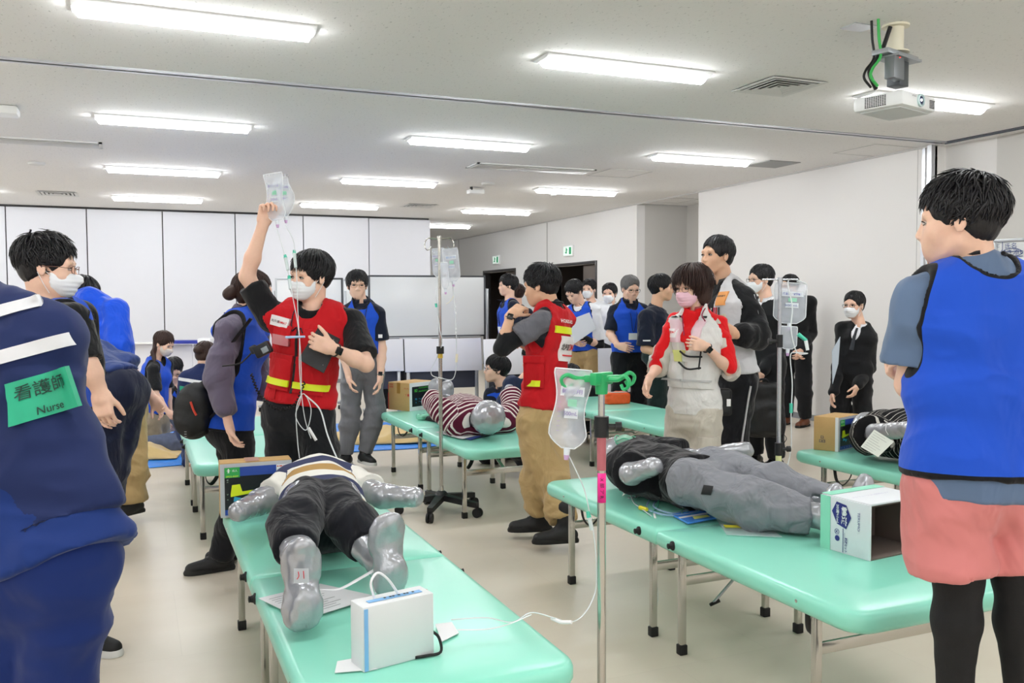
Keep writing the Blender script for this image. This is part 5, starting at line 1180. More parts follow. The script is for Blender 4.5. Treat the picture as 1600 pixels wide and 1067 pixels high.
# ---- seated man looking left behind the striped dummy
q = pose(778, 8.0, 1.70, face=-60, J=dict(neck=(785, 604, 0), head=(775, 577, 0), pelvis=(790, 690, .2), shR=(768, 618, -.02), elR=(765, 655, -.1), wrR=(790, 675, -.15), shL=(800, 612, .1), knR=(755, 700, -.05), knL=(770, 690, -.2), anR=(770, 728, .1), anL=(780, 728, .1)), hface=-75, hpitch=-6)
body('person', 'crouching man with glasses gazing up left behind the striped dummy', q, h=.006)
hair('fringe', q.hc, q.hR, q.hs, hairb, q.o, seed=12); glasses_on(q.hc, q.hR, q.hs, q.o, steel); shirt(q, navy, .8, h=.009, name='polo_shirt', collar=True); bib(q, h=.009, vneck=.08); trousers(q, K_black, h=.013)
q = pose(835, 7.3, 1.70, face=-95, J=dict(neck=(822, 590, 0), head=(835, 560, .1), pelvis=(840, 680, .2), shR=(800, 600, -.02), elR=(783, 640, -.1), wrR=(800, 662, -.2), shL=(845, 600, .1), knR=(800, 690, -.05), knL=(810, 690, .1), anR=(830, 735, .1), anL=(840, 735, .1)), hface=-95, hpitch=15)
body('person', 'crouching person in navy polo mostly hidden behind the man in red vest', q, h=.008, face=False)
hair('short', q.hc, q.hR, q.hs, hairb, q.o, seed=13, det=.5); shirt(q, cloth('polo_slate', '27304a'), .9, h=.010, name='polo_shirt'); trousers(q, K_black, h=.014)

# ---- second man in a red vest, tan trousers, boots
q = pose(853, 5.42, 1.70, face=-116, J=dict(neck=(862, 482, 0), head=(845, 447, 0), pelvis=(845, 645, 0), shL=(845, 503, -.14), elL=(784, 545, -.20), wrL=(798, 492, -.16), handL=(822, 472, -.10), shR=(880, 500, .18), elR=(850, 560, .3), wrR=(830, 545, .2), knL=(842, 718, -.05), knR=(860, 725, .0), anL=(842, 808, .04), anR=(882, 825, -.22)), hface=-112, hpitch=8)
body('person', 'man in a red rescue vest and tan trousers, hand at his chin, facing left', q, h=.0055, tone='tan', hand=dict(L=dict(curl=.6, n=CF*.4+UP*-.6)))
red2 = q
hair('messy', q.hc, q.hR, q.hs, hairb, q.o, seed=14, det=1.1)
shirt(q, cloth('shirt_charcoal', '1a1c22'), .3, h=.008, off=.013, hem=-.09, name='shirt')
sl = []; sl += [cap(q.P['shL'], q.P['shL']+(q.P['elL']-q.P['shL'])*.62, .070, .075, .02), plane_local(q.P['shL']+(q.P['elL']-q.P['shL'])*.60, nrm(q.P['elL']-q.P['shL']), .11)]
garment('sleeve', sl+[cap(q.P['neck']-q.up*.03, q.P['shL'], .062, .068, .03)], .007, cloth('sleeve_grey', '63636a'), q.o, fold=.008, seed=q.hc[0]*7)
garment('arm_cover', [cap(q.P['shL']+(q.P['elL']-q.P['shL'])*.4, q.P['elL'], .052, .046, .02), cap(q.P['elL'], q.P['elL']+(q.P['wrL']-q.P['elL'])*.35, .046, .043, .02)], .007, blackc, q.o, fold=.003)
v = bib(q, redv, h=.007, off=.030, hem=.035, armr=.078, armlow=.13, name='rescue_vest', fold=.009)
bn = nrm(-q.fw*.6-CF*.9); bp_ = lambda r, z: q.P['neck']+q.rt*r+q.up*z-q.fw*.03
patch('reflective_band', q.bibp, bp_(-.02, -.125), q.rt, q.up, -q.fw, .24, .042, .003, yel, v, start=.3, lift=.008)
bd = patch('back_badge', q.bibp, bp_(.0, -.235), q.rt, q.up, -q.fw, .17, .15, .003, badgew, v, start=.3, lift=.01)
for t_, r_, m_ in (('北海道', -.045, blk_t), ('DMAT', .04, red_t)): ptext('lettering', q.bibp, t_, bp_(r_, -.225), q.rt, q.up, -q.fw, .04, m_, bd, w=.08, lift=.018, start=.3, bold=.02)
patch('red_line', q.bibp, bp_(.0, -.275), q.rt, q.up, -q.fw, .13, .008, .002, red_t, bd, start=.3, lift=.016)
ptext('lettering', q.bibp, 'HOKKAIDO', bp_(-.0, -.07), q.rt, q.up, -q.fw, .022, badgew, v, w=.19, lift=.012, start=.3, bold=.02)
sidn = -CF
pc_ = atd(834, 585, 5.2)
pk = patch('side_pocket', q.bibp, pc_, CR, UP, -CF, .12, .17, .014, redv, v, start=.3, bulge=.018)
patch('reflective_band', q.bibp, atd(832, 600, 5.2), CR, nrm(UP+CR*.1), -CF, .09, .036, .003, yel, v, start=.3, lift=.034)
patch('pocket_flap', q.bibp, atd(834, 562, 5.2), CR, UP, -CF, .125, .04, .01, redv, v, start=.3, lift=.03)
MB().tube(catmull([q.P['neck']+(q.rt*math.sin(a)*.064-q.fw*math.cos(a)*.064)+q.up*(.03+.012*math.cos(a)) for a in np.linspace(-2.6, 2.6, 12)], 2), .007, 6).build('neck_cord', strapm, q.o)
trousers(q, K_tan, h=.009, loose=.028, off=.02, fold=.016, frac=1.9)
watch_on(q, 'L', q.o, mat('watch_strap', '101114', .5))
for n, dv in (('L', -CR-CF*.1), ('R', -CR-CF*.15)): shoe(q, n, shoem, sole_b, q.o, boot=.10, dirn=dv, name='boot')

# ---- background group in front of the doors
q = pose(795, 10.6, 1.72, face=-70, J=dict(head=(793, 446, 0)), hface=-75)
body('person', 'dark haired man in a blue bib facing left in front of the left doorway', q, h=.0075)
hair('fringe', q.hc, q.hR, q.hs, hairb, q.o, h=.008, det=.6, seed=15); shirt(q, navy, .8, h=.011, name='polo_shirt', hem=-.05, collar=True); bib(q, h=.011); trousers(q, K_black, h=.014); lanyard(q, q.o, lan, prims=None)
for n in 'LR': shoe(q, n, shoem, sole_b, q.o)
q = pose(811, 11.3, 1.62, face=-150, female=True, J=dict(head=(807, 458, 0)), hface=-140)
body('person', 'brown haired person in dark navy behind the man by the left doorway', q, h=.009, face=False)
hair('short', q.hc, q.hR, q.hs, hairbr, q.o, h=.009, det=.5, seed=16); shirt(q, navy, .9, h=.012, name='polo_shirt'); trousers(q, K_black, h=.015)
for n in 'LR': shoe(q, n, shoem, sole_b, q.o)
q = pose(914, 9.9, 1.70, face=-35, J=dict(head=(897, 456, -.05), neck=(908, 478, 0), elR=(886, 530, -.05), wrR=(900, 535, -.22), elL=(938, 540, -.1), wrL=(905, 525, -.28), handL=(897, 520, -.3)), hface=-45, hpitch=32)
body('person', 'man in white tee and blue bib reading a white board he holds', q, h=.0065)
hair('short', q.hc, q.hR, q.hs, hairb, q.o, h=.007, det=.8, seed=17); wt = cloth('tee_white', 'e6e7ea', fold=.4)
shirt(q, wt, .85, h=.009, name='t_shirt', hem=-.03, loose=.014); bib(q, h=.009, hem=-.02, wide=1.04); trousers(q, K_tan, h=.012); lanyard(q, q.o, strapm, card=False, z=.2)
garment('arm_cover', [cap(q.P['elL']+(q.P['shL']-q.P['elL'])*.25, q.P['elL'], .053, .045, .02), cap(q.P['elL'], q.P['wrL'], .044, .034, .02)], .008, blackc, q.o, fold=.003)
for n in 'LR': shoe(q, n, shoem, sole_w, q.o)
reader = q
q = pose(924, 11.4, 1.72, face=-5, J=dict(head=(920, 452, 0)), hface=-25)
body('person', 'masked man in the right doorway, only his head showing', q, h=.009)
hair('short', q.hc, q.hR, q.hs, hairb, q.o, h=.009, det=.5, seed=18); mask_on(q.hc, q.hR, q.hs, maskm, q.o, None); shirt(q, wt, .8, h=.013, name='shirt'); trousers(q, K_black, h=.016)
for n in 'LR': shoe(q, n, shoem, sole_b, q.o)
q = pose(955, 10.6, 1.68, face=20, J=dict(head=(952, 459, 0)), hface=-20)
body('person', 'masked man in a white shirt behind the grey haired man', q, h=.008)
hair('short', q.hc, q.hR, q.hs, hairb, q.o, h=.009, det=.5, seed=19); mask_on(q.hc, q.hR, q.hs, maskm, q.o, None); shirt(q, wt, 1.5, h=.012, name='shirt', collar=True); trousers(q, K_black, h=.016); lanyard(q, q.o, lan, prims=q.shirtp)
q = pose(983, 8.9, 1.72, face=12, J=dict(head=(985, 451, 0), shR=(961, 487, 0), elR=(953, 522, -.05), wrR=(966, 540, -.22), handR=(976, 543, -.25), shL=(1005, 487, 0)), hface=18, hpitch=12)
body('person', 'grey haired man with glasses in a blue bib and navy polo', q, h=.0065, hand=dict(R=dict(curl=.3, n=CF)))
hair('neat', q.hc, q.hR, q.hs, hairgy, q.o, h=.007, det=.9, seed=20); glasses_on(q.hc, q.hR, q.hs, q.o, gdark); shirt(q, navy, .85, h=.009, name='polo_shirt', collar=True, loose=.014); bib(q, h=.009, vneck=.09); lanyard(q, q.o, lan, z=.3); trousers(q, K_black, h=.013)
for n in 'LR': shoe(q, n, shoem, sole_b, q.o)
q = pose(1027, 8.5, 1.78, face=75, J=dict(head=(1034, 450, 0), neck=(1024, 484, 0), shR=(1010, 497, -.14), elR=(1008, 545, -.15), wrR=(1050, 560, -.2), handR=(1066, 562, -.2), anR=(1030, 680, 0)), hface=82)
body('person', 'man in a navy polo in profile facing right, near the woman in white vest', q, h=.0065, tone='tan')
hair('short', q.hc, q.hR, q.hs, hairb, q.o, h=.007, seed=21); shirt(q, navy, .9, h=.008, name='polo_shirt', collar=True, hem=-.08, loose=.018, off=.02)
patch('sleeve_print', q.shirtp, q.P['shR']+(q.P['elR']-q.P['shR'])*.72, CR, UP, -CF, .07, .012, .001, badgew, q.o, res=4, start=.2)
trousers(q, cloth('trousers_green', '1c2c2c'), h=.012, loose=.016)
for n in 'LR': shoe(q, n, shoem, sole_b, q.o)

# ---- woman in white vest, red shirt, pink mask
q = pose(1084, 5.55, 1.64, face=-42, female=True, J=dict(neck=(1090, 485, 0), head=(1080, 449, -.02), pelvis=(1084, 640, 0), shL=(1118, 508, -.04), elL=(1142, 580, -.12), wrL=(1102, 541, -.26), handL=(1072, 538, -.30), shR=(1058, 505, .02), elR=(1030, 570, .02), wrR=(1014, 592, -.12), handR=(1008, 612, -.14)), hface=-52, hpitch=6, hs=1.0)
body('person', 'woman in a white vest over a red and grey shirt, pink mask, bob hair', q, h=.0055, hand=dict(L=dict(curl=.5, n=CF*1.), R=dict(curl=.35)))
hair('bob', q.hc, q.hR, q.hs*1.03, hairbr, q.o, seed=22); mask_on(q.hc, q.hR, q.hs, maskp, q.o, None); glasses_on(q.hc, q.hR, q.hs, q.o, gframe)
sg = cloth('sleeve_stone', 'c9c4bb'); sr = cloth('shirt_red', 'd8161c')
shirt(q, sr, .35, h=.0075, hem=-.02, off=.014, name='shirt', collar=True, loose=.01)
for n, fr in (('L', 1.05), ('R', 1.25)):
    sp = sleeve_prims(q, n, fr, .022, .014); garment('sleeve', sp+([plane_local(q.P['el'+n]+(q.P['wr'+n]-q.P['el'+n])*(fr-1), nrm(q.P['wr'+n]-q.P['el'+n]), .09)]), .008, sg, q.o, fold=.010)
    a, b2, c2 = q.P['sh'+n], q.P['el'+n], q.P['wr'+n]; off_ = nrm(-CF*.5+CR*(.8 if n == 'L' else -.6)+UP*.2)*.022
    garment('sleeve_stripe', [cap(a+off_+UP*.01, a+(b2-a)*.55+off_, .048, .048, .02), cap(a+(b2-a)*.5+off_, b2+off_*.9+(c2-b2)*(.12), .047, .046, .02)], .008, sr, q.o, fold=.008)
wv = cloth('vest_white', 'dcdbd9', fold=.4, scale=12)
v = bib(q, wv, h=.0065, off=.036, hem=-.03, armr=.08, armlow=.12, name='rescue_vest', vneck=.10, fold=.010, wide=1.02, extra=[sub(cap(q.P['neck']+q.fw*.13-q.up*.02, q.P['neck']+q.fw*.15-q.up*.30, .062, .030, 0), .004)])
W_ = lambda r, z: on(q, r, z)
for sd in (1, -1):
    patch('pocket', q.bibp, W_(sd*.085, -.40), -q.rt, q.up, q.fw, .16, .20, .016, wv, v, start=.3, bulge=.025); patch('pocket_flap', q.bibp, W_(sd*.085, -.31), -q.rt, q.up, q.fw, .17, .05, .01, wv, v, start=.3, lift=.03)
    patch('pink_panel', q.bibp, W_(sd*.07, -.14), -q.rt, q.up, q.fw, .07, .14, .003, mat('panel_pink', 'e3c6cf', .5), v, start=.3, lift=.008)
    patch('black_tab', q.bibp, W_(sd*.08, -.045), -q.rt, q.up, q.fw, .045, .012, .003, strapm, v, start=.3, res=3, lift=.01)
    patch('reflective_band', q.bibp, W_(sd*.088, -.455), -q.rt, q.up, q.fw, .15, .012, .002, mat('panel_grey', 'b8b8b8', .4), v, start=.3, lift=.045)
bd = patch('chest_badge', q.bibp, W_(.095, -.155), -q.rt, q.up, q.fw, .085, .055, .004, badgew, v, start=.3, lift=.013, res=4)
ptext('lettering', q.bibp, '北海道DMAT', W_(.095, -.148), -q.rt, q.up, q.fw, .018, red_t, bd, w=.07, lift=.0185, start=.3, bold=.02)
bd = patch('name_strip', q.bibp, W_(-.075, -.215), -q.rt, q.up, q.fw, .085, .03, .004, badgew, v, start=.3, lift=.013, res=4)
patch('green_label', q.bibp, W_(-.10, -.215), -q.rt, q.up, q.fw, .03, .018, .002, grn, bd, start=.3, lift=.017, res=3)
ptext('lettering', q.bibp, '北海道', W_(-.063, -.212), -q.rt, q.up, q.fw, .012, blk_t, bd, w=.04, lift=.0185, start=.3)
patch('yellow_tag', q.bibp, W_(.03, -.30), -q.rt, q.up, q.fw, .05, .07, .002, mat('tag_yellow', 'dbe08c', .5), q.o, start=.3, lift=.05, res=3)
c = W_(-.085, -.35)+q.fw*.24
MB().tube([W_(.0, -.27)+q.fw*.19, W_(-.06, -.3)+q.fw*.2, W_(-.15, -.30)+q.fw*.17], .006, 6, sm=4).tube([W_(.0, -.34)+q.fw*.2, W_(-.07, -.38)+q.fw*.21, W_(-.15, -.37)+q.fw*.18], .006, 6, sm=4).tube([W_(-.14, -.25)+q.fw*.17, W_(-.14, -.38)+q.fw*.19], .005, 6).build('carry_strap', strapm, q.o)
MB().tube([q.P['neck']+q.rt*.06+q.up*.04, q.P['neck']+q.fw*.09-q.up*.03+q.rt*.05, q.P['neck']+q.fw*.15-q.up*.16+q.rt*.0], .004, 6, sm=5).tube([q.P['neck']-q.rt*.07+q.up*.04, q.P['neck']+q.fw*.10-q.up*.03-q.rt*.09, q.P['neck']+q.fw*.13-q.up*.07-q.rt*.13], .004, 6, sm=5).build('stethoscope', mat('tube_maroon', '8a1a3c', .4), q.o)
watch_on(q, 'L', q.o, mat('watch_strap', '101114', .5))
tb = cloth('trousers_stone', 'c4beb2', fold=.55)
trousers(q, tb, h=.009, loose=.028, off=.02, fold=.012)
patch('cargo_pocket', q.trp, q.P['hpL']+(q.P['knL']-q.P['hpL'])*.72, CR, UP, -CF, .13, .15, .008, tb, q.o, start=.3, bulge=.008)
for n in 'LR': shoe(q, n, mat('shoe_white', 'd0cfcd', .5), sole_w, q.o)
white_w = q

# ---- tall man in black jacket with white vest
q = pose(1135, 5.95, 1.86, face=-62, J=dict(head=(1120, 400, -.02), neck=(1133, 442, 0), pelvis=(1140, 588, 0), shL=(1162, 468, -.12), elL=(1185, 525, -.2), wrL=(1150, 522, -.34), handL=(1130, 515, -.36), knL=(1142, 690, -.05), anL=(1140, 790, 0)), hface=-62, hpitch=-4)
body('person', 'tall man in black jacket and white mesh vest looking left', q, h=.0055, tone='tan')
hair('neat', q.hc, q.hR, q.hs, hairb, q.o, seed=23, det=1.1)

shirt(q, blackc, 1.7, h=.008, off=.024, hem=-.04, name='jacket', loose=.02, collar=True, fold=.010)
v = bib(q, cloth('vest_mesh', 'd6d6da', fold=.3), h=.007, off=.038, hem=.02, armr=.085, armlow=.16, name='mesh_vest', vneck=.13, extra=[sub(cap(q.P['neck']+q.fw*.13-q.up*.02, q.P['neck']+q.fw*.15-q.up*.28, .075, .040, 0), .004)])
for z, w2, m_, h2 in ((-.10, .085, mat('paper_orange', 'e9a15c', .6), .09), (-.235, .075, mat('paper_cream', 'd8d6c0', .6), .085)): patch('paper_card', q.bibp, on(q, -.085, z), -q.rt, q.up, q.fw, w2, h2, .003, m_, v, start=.3, lift=.008, res=4)
ptext('lettering', q.bibp, '病院前救護所', on(q, -.085, -.085), -q.rt, q.up, q.fw, .012, blk_t, v, w=.075, lift=.013, start=.3)
for k, cc in enumerate(('d83a5e', 'c43030', '2a2a30')): c = on(q, -.06-.015*k, -.18); S_, _b = march(q.bibp, (c+q.fw*.3)[None], q.fw); MB().cyl(S_[0]+q.fw*.008-UP*.03, S_[0]+q.fw*.008+UP*.03, .0045, n=8).build('pen', mat('pen_'+cc, cc, .4), v)
el, wl, sh2 = q.P['elL'], q.P['wrL'], q.P['shL']
MB().tube([sh2+CR*.05+UP*.03-CF*.055, sh2+(el-sh2)*.5+CR*.03-CF*.068, el+CR*.01-CF*.07+UP*.01, el+(wl-el)*.5-CF*.06], .011, 6, sm=5, flat=.4).build('sleeve_piping', silverb, q.o)
trousers(q, K_black, h=.010, loose=.03, off=.02)
hp_, kn_, an_ = q.P['hpL'], q.P['knL'], q.P['anL']
S1, _ = march(q.trp, np.array([a+CR*.02+(-CF)*.3 for a in (hp_-UP*.02, hp_+(kn_-hp_)*.3, hp_+(kn_-hp_)*.6, kn_, kn_+(an_-kn_)*.4, kn_+(an_-kn_)*.8)]), -CF)
MB().tube(S1-CF*.004+CR*.02, .011, 6, sm=4, flat=.35).build('side_stripe', silverb, q.o)
for n in 'LR': shoe(q, n, shoem, sole_b, q.o)

# ---- men in dark suits by the right wall
suit = cloth('suit_black', '16171a', fold=.35, scale=6)
def suit_man(q, seed, h=.010, hm=hairb, mask=True, gl=True, det=.7, shoec=None):
    hair('neat', q.hc, q.hR, q.hs, hm, q.o, h=.008, det=det, seed=seed)
    if mask: mask_on(q.hc, q.hR, q.hs, maskm, q.o, None)
    if gl: glasses_on(q.hc, q.hR, q.hs, q.o, gdark)
    shirt(q, cloth('shirt_white', 'e8e9ee', fold=.2), .3, h=h, off=.010, hem=-.0, name='shirt', collar=True)
    s = q.s; p1 = q.P['neck']; ex = [sub(cap(p1+q.fw*.12+q.up*.03, p1+q.fw*.155-q.up*.22, .062, .012, 0), .004)]
    shirt(q, suit, 1.93, h=h, off=.016, hem=-.14, loose=.002, name='suit_jacket', extra=ex, wide=.95, fold=.007)
    trousers(q, suit, h=h+.002, loose=.016, off=.016)
    for n in 'LR': shoe(q, n, shoec or mat('leather_black', '141414', .25), sole_b, q.o)
q = pose(1197, 7.7, 1.75, face=-58, J=dict(head=(1188, 437, 0), neck=(1198, 470, 0), shL=(1212, 492, -.06), elL=(1215, 545, -.04), wrL=(1192, 580, -.12), handL=(1186, 592, -.14)), hface=-72)
body('person', 'masked man in a black suit holding a black bag, facing left', q, h=.0065, hand=dict(L=dict(curl=.8)))
suit_man(q, 24); suit1 = q
q = pose(1244, 10.25, 1.76, face=-45, J=dict(head=(1233, 447, 0), elR=(1238, 520, 0), wrR=(1246, 548, -.2), elL=(1268, 520, 0), wrL=(1252, 548, -.22)), hface=-60)
body('person', 'man in a dark suit and brown shoes behind the hanging drip bag', q, h=.008)
suit_man(q, 25, .012, shoec=mat('leather_brown', '6a3b24', .35))
q = pose(1334, 8.0, 1.60, face=-38, J=dict(head=(1334, 477, -.02), neck=(1345, 510, 0), elR=(1312, 570, .05), wrR=(1302, 614, -.02), shL=(1358, 528, -.02), elL=(1358, 575, 0), wrL=(1340, 602, -.14), handL=(1336, 612, -.15)), hface=-48)
body('person', 'short masked man with glasses in a black suit standing at the right wall', q, h=.0065)
suit_man(q, 26, .009, det=.9); suit3 = q
MB().tube([q.P['neck']+q.fw*.095-q.up*.02, q.P['neck']+q.fw*.125-q.up*.1, q.P['neck']+q.fw*.13-q.up*.22], [.012, .017, .024], 8, flat=.25).build('necktie', mat('tie_stripe', '20242c', .5), q.o)
q = pose(1468, 5.9, 1.84, face=170, J=dict(head=(1468, 404, 0)), hs=.92)
body('person', 'dark haired person hidden behind the man in the foreground at right', q, h=.009, face=False, tone='tan')
hair('short', q.hc, q.hR, q.hs, hairb, q.o, h=.008, seed=27, det=.7); shirt(q, blackc, .8, h=.012, name='shirt'); trousers(q, K_black, h=.014)
for n in 'LR': shoe(q, n, shoem, sole_b, q.o)
# someone behind the whiteboard, hand over its edge
q = pose(612, 11.35, 1.66, face=0, J=dict(elR=(592, 475, .0), wrR=(590, 440, -.12), handR=(586, 424, -.25)))
body('person', 'person behind the large whiteboard with only the fingers over its top edge', q, h=.010, face=False, arms='R', hand=dict(R=dict(curl=.5, n=-CF)))
hair('short', q.hc, q.hR, q.hs, hairb, q.o, seed=30, det=.4, h=.010); shirt(q, navy, .8, h=.014); trousers(q, K_black, h=.016)
# ================================================================== INFLATABLE TRAINING DUMMIES
silv = mat('silver_vinyl', 'a9abb1', .24, .4, bump=(30, .45, .008), coat=.5); 
def seamring(mb, c, n_, r): mb.torus(c, n_, r, .004, seg=20)
def dummy(label, J, h=.009, fdir=None, parts='all'):
    """J: head, neck, shR, shL, elR.. wrR.., pelvis, hpR.., knR.., anR.., feet centres ftR/ftL with sole normal"""
    pr = []; a = nrm(J['neck']-J['pelvis']); side = nrm(J['shR']-J['shL'])
    pr += [ell(J['head'], A3(.105, .105, .105)*J.get('hr', 1), None, .02), cap(J['head'], J['neck'], .055, .06, .03), cap(J['head'], J['head']+(J['head']-J['neck'])*.15, .10, .09, .03)]
    pr += [cap(J['neck']-a*.10, J['pelvis']+a*.05, .088, .088, .04, side, 1.5), cap(J['shR'], J['shL'], .06, None, .04)]
    for n in 'LR':
        if 'el'+n in J: pr += [cap(J['sh'+n], J['el'+n], .058, .050, .03), cap(J['el'+n], J['wr'+n], .052, .042, .02), ell(J['wr'+n]+nrm(J['wr'+n]-J['el'+n])*.02, (.043,)*3, None, .01)]
        if 'kn'+n in J:
            pr += [cap(J['hp'+n], J['kn'+n], .082, .066, .04), cap(J['kn'+n], J['an'+n], .068, .044, .03)]
            if 'ft'+n in J:
                f0, f1 = J['ft'+n]; d = nrm(f1-f0); nn = nrm(J['an'+n]-J['kn'+n]); sd = nrm(np.cross(d, nn)); Rm = np.array([sd, nn, d])
                pr += [cap(f0+d*.03, f1-d*.05, .050, .050, .02, nn, .70), ell(f1-d*.075, (.054, .036, .075), Rm, .03), ell(f0+d*.05, (.046, .036, .055), Rm, .03), cap(J['an'+n], f0+d*.05, .044, .042, .03)]
    V, Q = polyg(pr, h); N = vnorm(V, Q); V = V+N*(.0035*vnoise(V*26)+.0025*vnoise(V*[50, 50, 50]))[:, None]
    o = mk('training_dummy', V, Q, silv, None); tag(o, label, 'training dummy', 'inflatable silver training dummies'); o['group'] = 'inflatable silver training dummies'
    mb = MB()
    for n in 'LR':
        if 'wr'+n in J: w_ = J['wr'+n]; d = nrm(w_-J['el'+n]); mb.torus(w_+d*.045, d, .030, .005, seg=18)
        if 'ft'+n in J:
            f0, f1 = J['ft'+n]; d = nrm(f1-f0); nn = nrm(J['an'+n]-J['kn'+n]); sd = nrm(np.cross(d, nn)); ce = (f0+f1)/2+nn*.012; L_ = np.linalg.norm(f1-f0)/2-.002
            for k in range(18):
                a_ = 2*math.pi*k/18; w2 = .050*(1-.22*math.exp(-((math.sin(a_)+.15)/.35)**2)*1); p = ce+d*math.sin(a_)*L_+sd*math.cos(a_)*w2; q_ = p+nrm(p-ce)*-.014+nn*.012; mb.tube([q_, p], [.0022, .004], 5)
    if mb.V: mb.build('seam', silv, o)['kind'] = 'stuff'
    return o
def frm(J):
    q = Person(); q.P = J; q.s = 1.; q.female = False; q.up = nrm(J['neck']-J['pelvis']); r = nrm(J['shR']-J['shL']); q.rt = nrm(r-q.up*(r@q.up)); q.fw = np.cross(q.up, q.rt); q.fw0 = q.fw; q.hc = J['head']; return q
def dgar(q, name, m, kind, h=.009, off=.018, sl=1., hem=.02, fold=.009, frac=1.9, loose=.01, flat=True, tcf=None, thin=0.):
    J = q.P; a = q.up
    if kind == 'top':
        pr = [cap(J['neck']-a*.08, J['pelvis']+a*hem, .092+off, .092+off, .04, q.rt, 1.48), cap(J['shR'], J['shL'], .064+off, None, .04)]
        for n in 'LR':
            if 'el'+n in J:
                if sl <= 1: e = J['sh'+n]+(J['el'+n]-J['sh'+n])*sl; pr += [cap(J['sh'+n], e, .062+off, .062+off, .03), plane_local(e, nrm(J['el'+n]-J['sh'+n]), .12)]
                else: e = J['el'+n]+(J['wr'+n]-J['el'+n])*(sl-1); pr += [cap(J['sh'+n], J['el'+n], .060+off, .055+off, .03), cap(J['el'+n], e, .055+off, .050+off, .03), plane_local(e, nrm(J['wr'+n]-J['el'+n]), .10)]
        pr += [plane(J['pelvis']+a*hem, -a), sub(cap(J['neck']+a*.02, J['neck']+a*.12, .065, .08), .01)]
    else:
        pr = [cap(J['pelvis']-a*.06, J['pelvis']+a*.10, .092+off, .090+off, .04, q.rt, 1.5)]
        for n in 'LR':
            if 'kn'+n in J:
                if frac <= 1: e = J['hp'+n]+(J['kn'+n]-J['hp'+n])*frac; pr += [cap(J['hp'+n], e, .09+off, .075+off+loose, .04), plane_local(e, nrm(J['kn'+n]-J['hp'+n]), .15)]
                else:
                    e = J['kn'+n]+(J['an'+n]-J['kn'+n])*(frac-1); pr += [cap(J['hp'+n], J['kn'+n], .09+off-thin, .068+off+loose-thin, .04), cap(J['kn'+n], e, .068+off+loose, .050+off+loose, .03), plane_local(e, nrm(J['an'+n]-J['kn'+n]), .13)]
        pr += [plane(J['pelvis']+a*.09, a)]
    q.lastp = pr
    def at_(V):
        r = V-J['pelvis']; tc = np.stack([r@q.rt, r@q.fw, r@a], 1)
        # along-sleeve coordinate so that stripes ring the arms
        for n in 'LR':
            if 'el'+n in J:
                s0 = (J['sh'+n]-J['pelvis'])@a
                for A_, B_, o_ in ((J['sh'+n], J['el'+n], 0), (J['el'+n], J['wr'+n], np.linalg.norm(J['el'+n]-J['sh'+n]))):
                    ab = B_-A_; L_ = np.linalg.norm(ab); t = ((V-A_)@ab)/L_; dist = np.linalg.norm(V-A_-np.clip(t, 0, L_)[:, None]*ab/L_, axis=1)
                    m_ = (dist < .085+off) & (t > .0) & (tc[:, 0]*(1 if n == 'R' else -1) > .13 if o_ == 0 else True); tc[m_, 2] = (t+o_+s0)[m_]
        return {'tc': tc}
    return garment(name, pr, h, m, q.dm, fold=fold, seed=J['head'][0]*5, attr=at_)
TZ = ZT
# A: foreground dummy, feet towards the camera
ft = {}
fR0, fR1 = aty(474, 978, 2.52), aty(469, 843, 2.60); fL0, fL1 = aty(612, 925, 2.70), aty(600, 800, 2.74)
J = dict(pelvis=aty(507, 770, 3.36), neck=aty(498, 752, 3.92), head=A3(.80, 4.12, .62), shR=aty(450, 772, 3.82), shL=aty(548, 768, 3.80), elR=aty(405, 785, 3.74), wrR=aty(378, 797, 3.62), elL=aty(598, 775, 3.60), wrL=aty(640, 776, 3.50),
    hpR=aty(478, 782, 3.30), hpL=aty(530, 782, 3.30), knR=aty(458, 820, 3.00), anR=aty(470, 900, 2.70), knL=aty(552, 825, 3.02), anL=aty(598, 885, 2.84), ftR=(fR0, fR1), ftL=(fL0, fL1))
for k in ('neck', 'shR', 'shL', 'hpR', 'hpL', 'pelvis'): J[k][2] = max(J[k][2], TZ+.105)
J['neck'][2] = TZ+.19; J['shR'][2] = J['shL'][2] = TZ+.16; J['pelvis'][2] = TZ+.12; J['wrR'][2] = max(J['wrR'][2], TZ+.05); J['wrL'][2] = max(J['wrL'][2], TZ+.05)
o = dummy('silver dummy in white and navy striped top and black pants, soles toward the camera', J, .007); qa = frm(J); qa.dm = o
topA = band_mat('top_striped_wide', 'e8e6df', [(.02, .085, 'b08d58'), (.14, .24, '3a3f5e'), (.30, .37, 'b08d58'), (.40, .48, '3a3f5e')], 2)
dgar(qa, 'striped_top', topA, 'top', sl=.62, hem=-.05, off=.020, h=.007, fold=.008)
dgar(qa, 'trousers', cloth('pants_black_navy', '14151c', fold=.8), 'pants', frac=1.5, off=.004, loose=.016, h=.007, fold=.010, thin=.010)
dd = MB(); cc = (fR0+fR1)/2; 
MB().slab(aty(459, 888, 2.49), aty(482, 888, 2.49), aty(483, 910, 2.488), aty(459, 911, 2.488), (0, -.002, 0)).build('number_label', mat('label_grey', 'b9bcc2', .5), o, smooth=False)
mb = MB(); mb.tube([aty(466, 893, 2.483), aty(467, 900, 2.483), aty(464, 905, 2.483)], .0012, 5, sm=3).tube([aty(474, 892, 2.483), aty(475, 904, 2.483)], .0012, 5); mb.build('red_marks', red_t, o)
MB().tube([aty(585, 880, 2.80)+A3(0, -.05, 0), aty(560, 905, 2.72), aty(530, 920, 2.68), aty(498, 921, 2.66)], .009, 6, sm=8, flat=.15).build('wrist_band', mat('band_white', 'ebebee', .4), o)
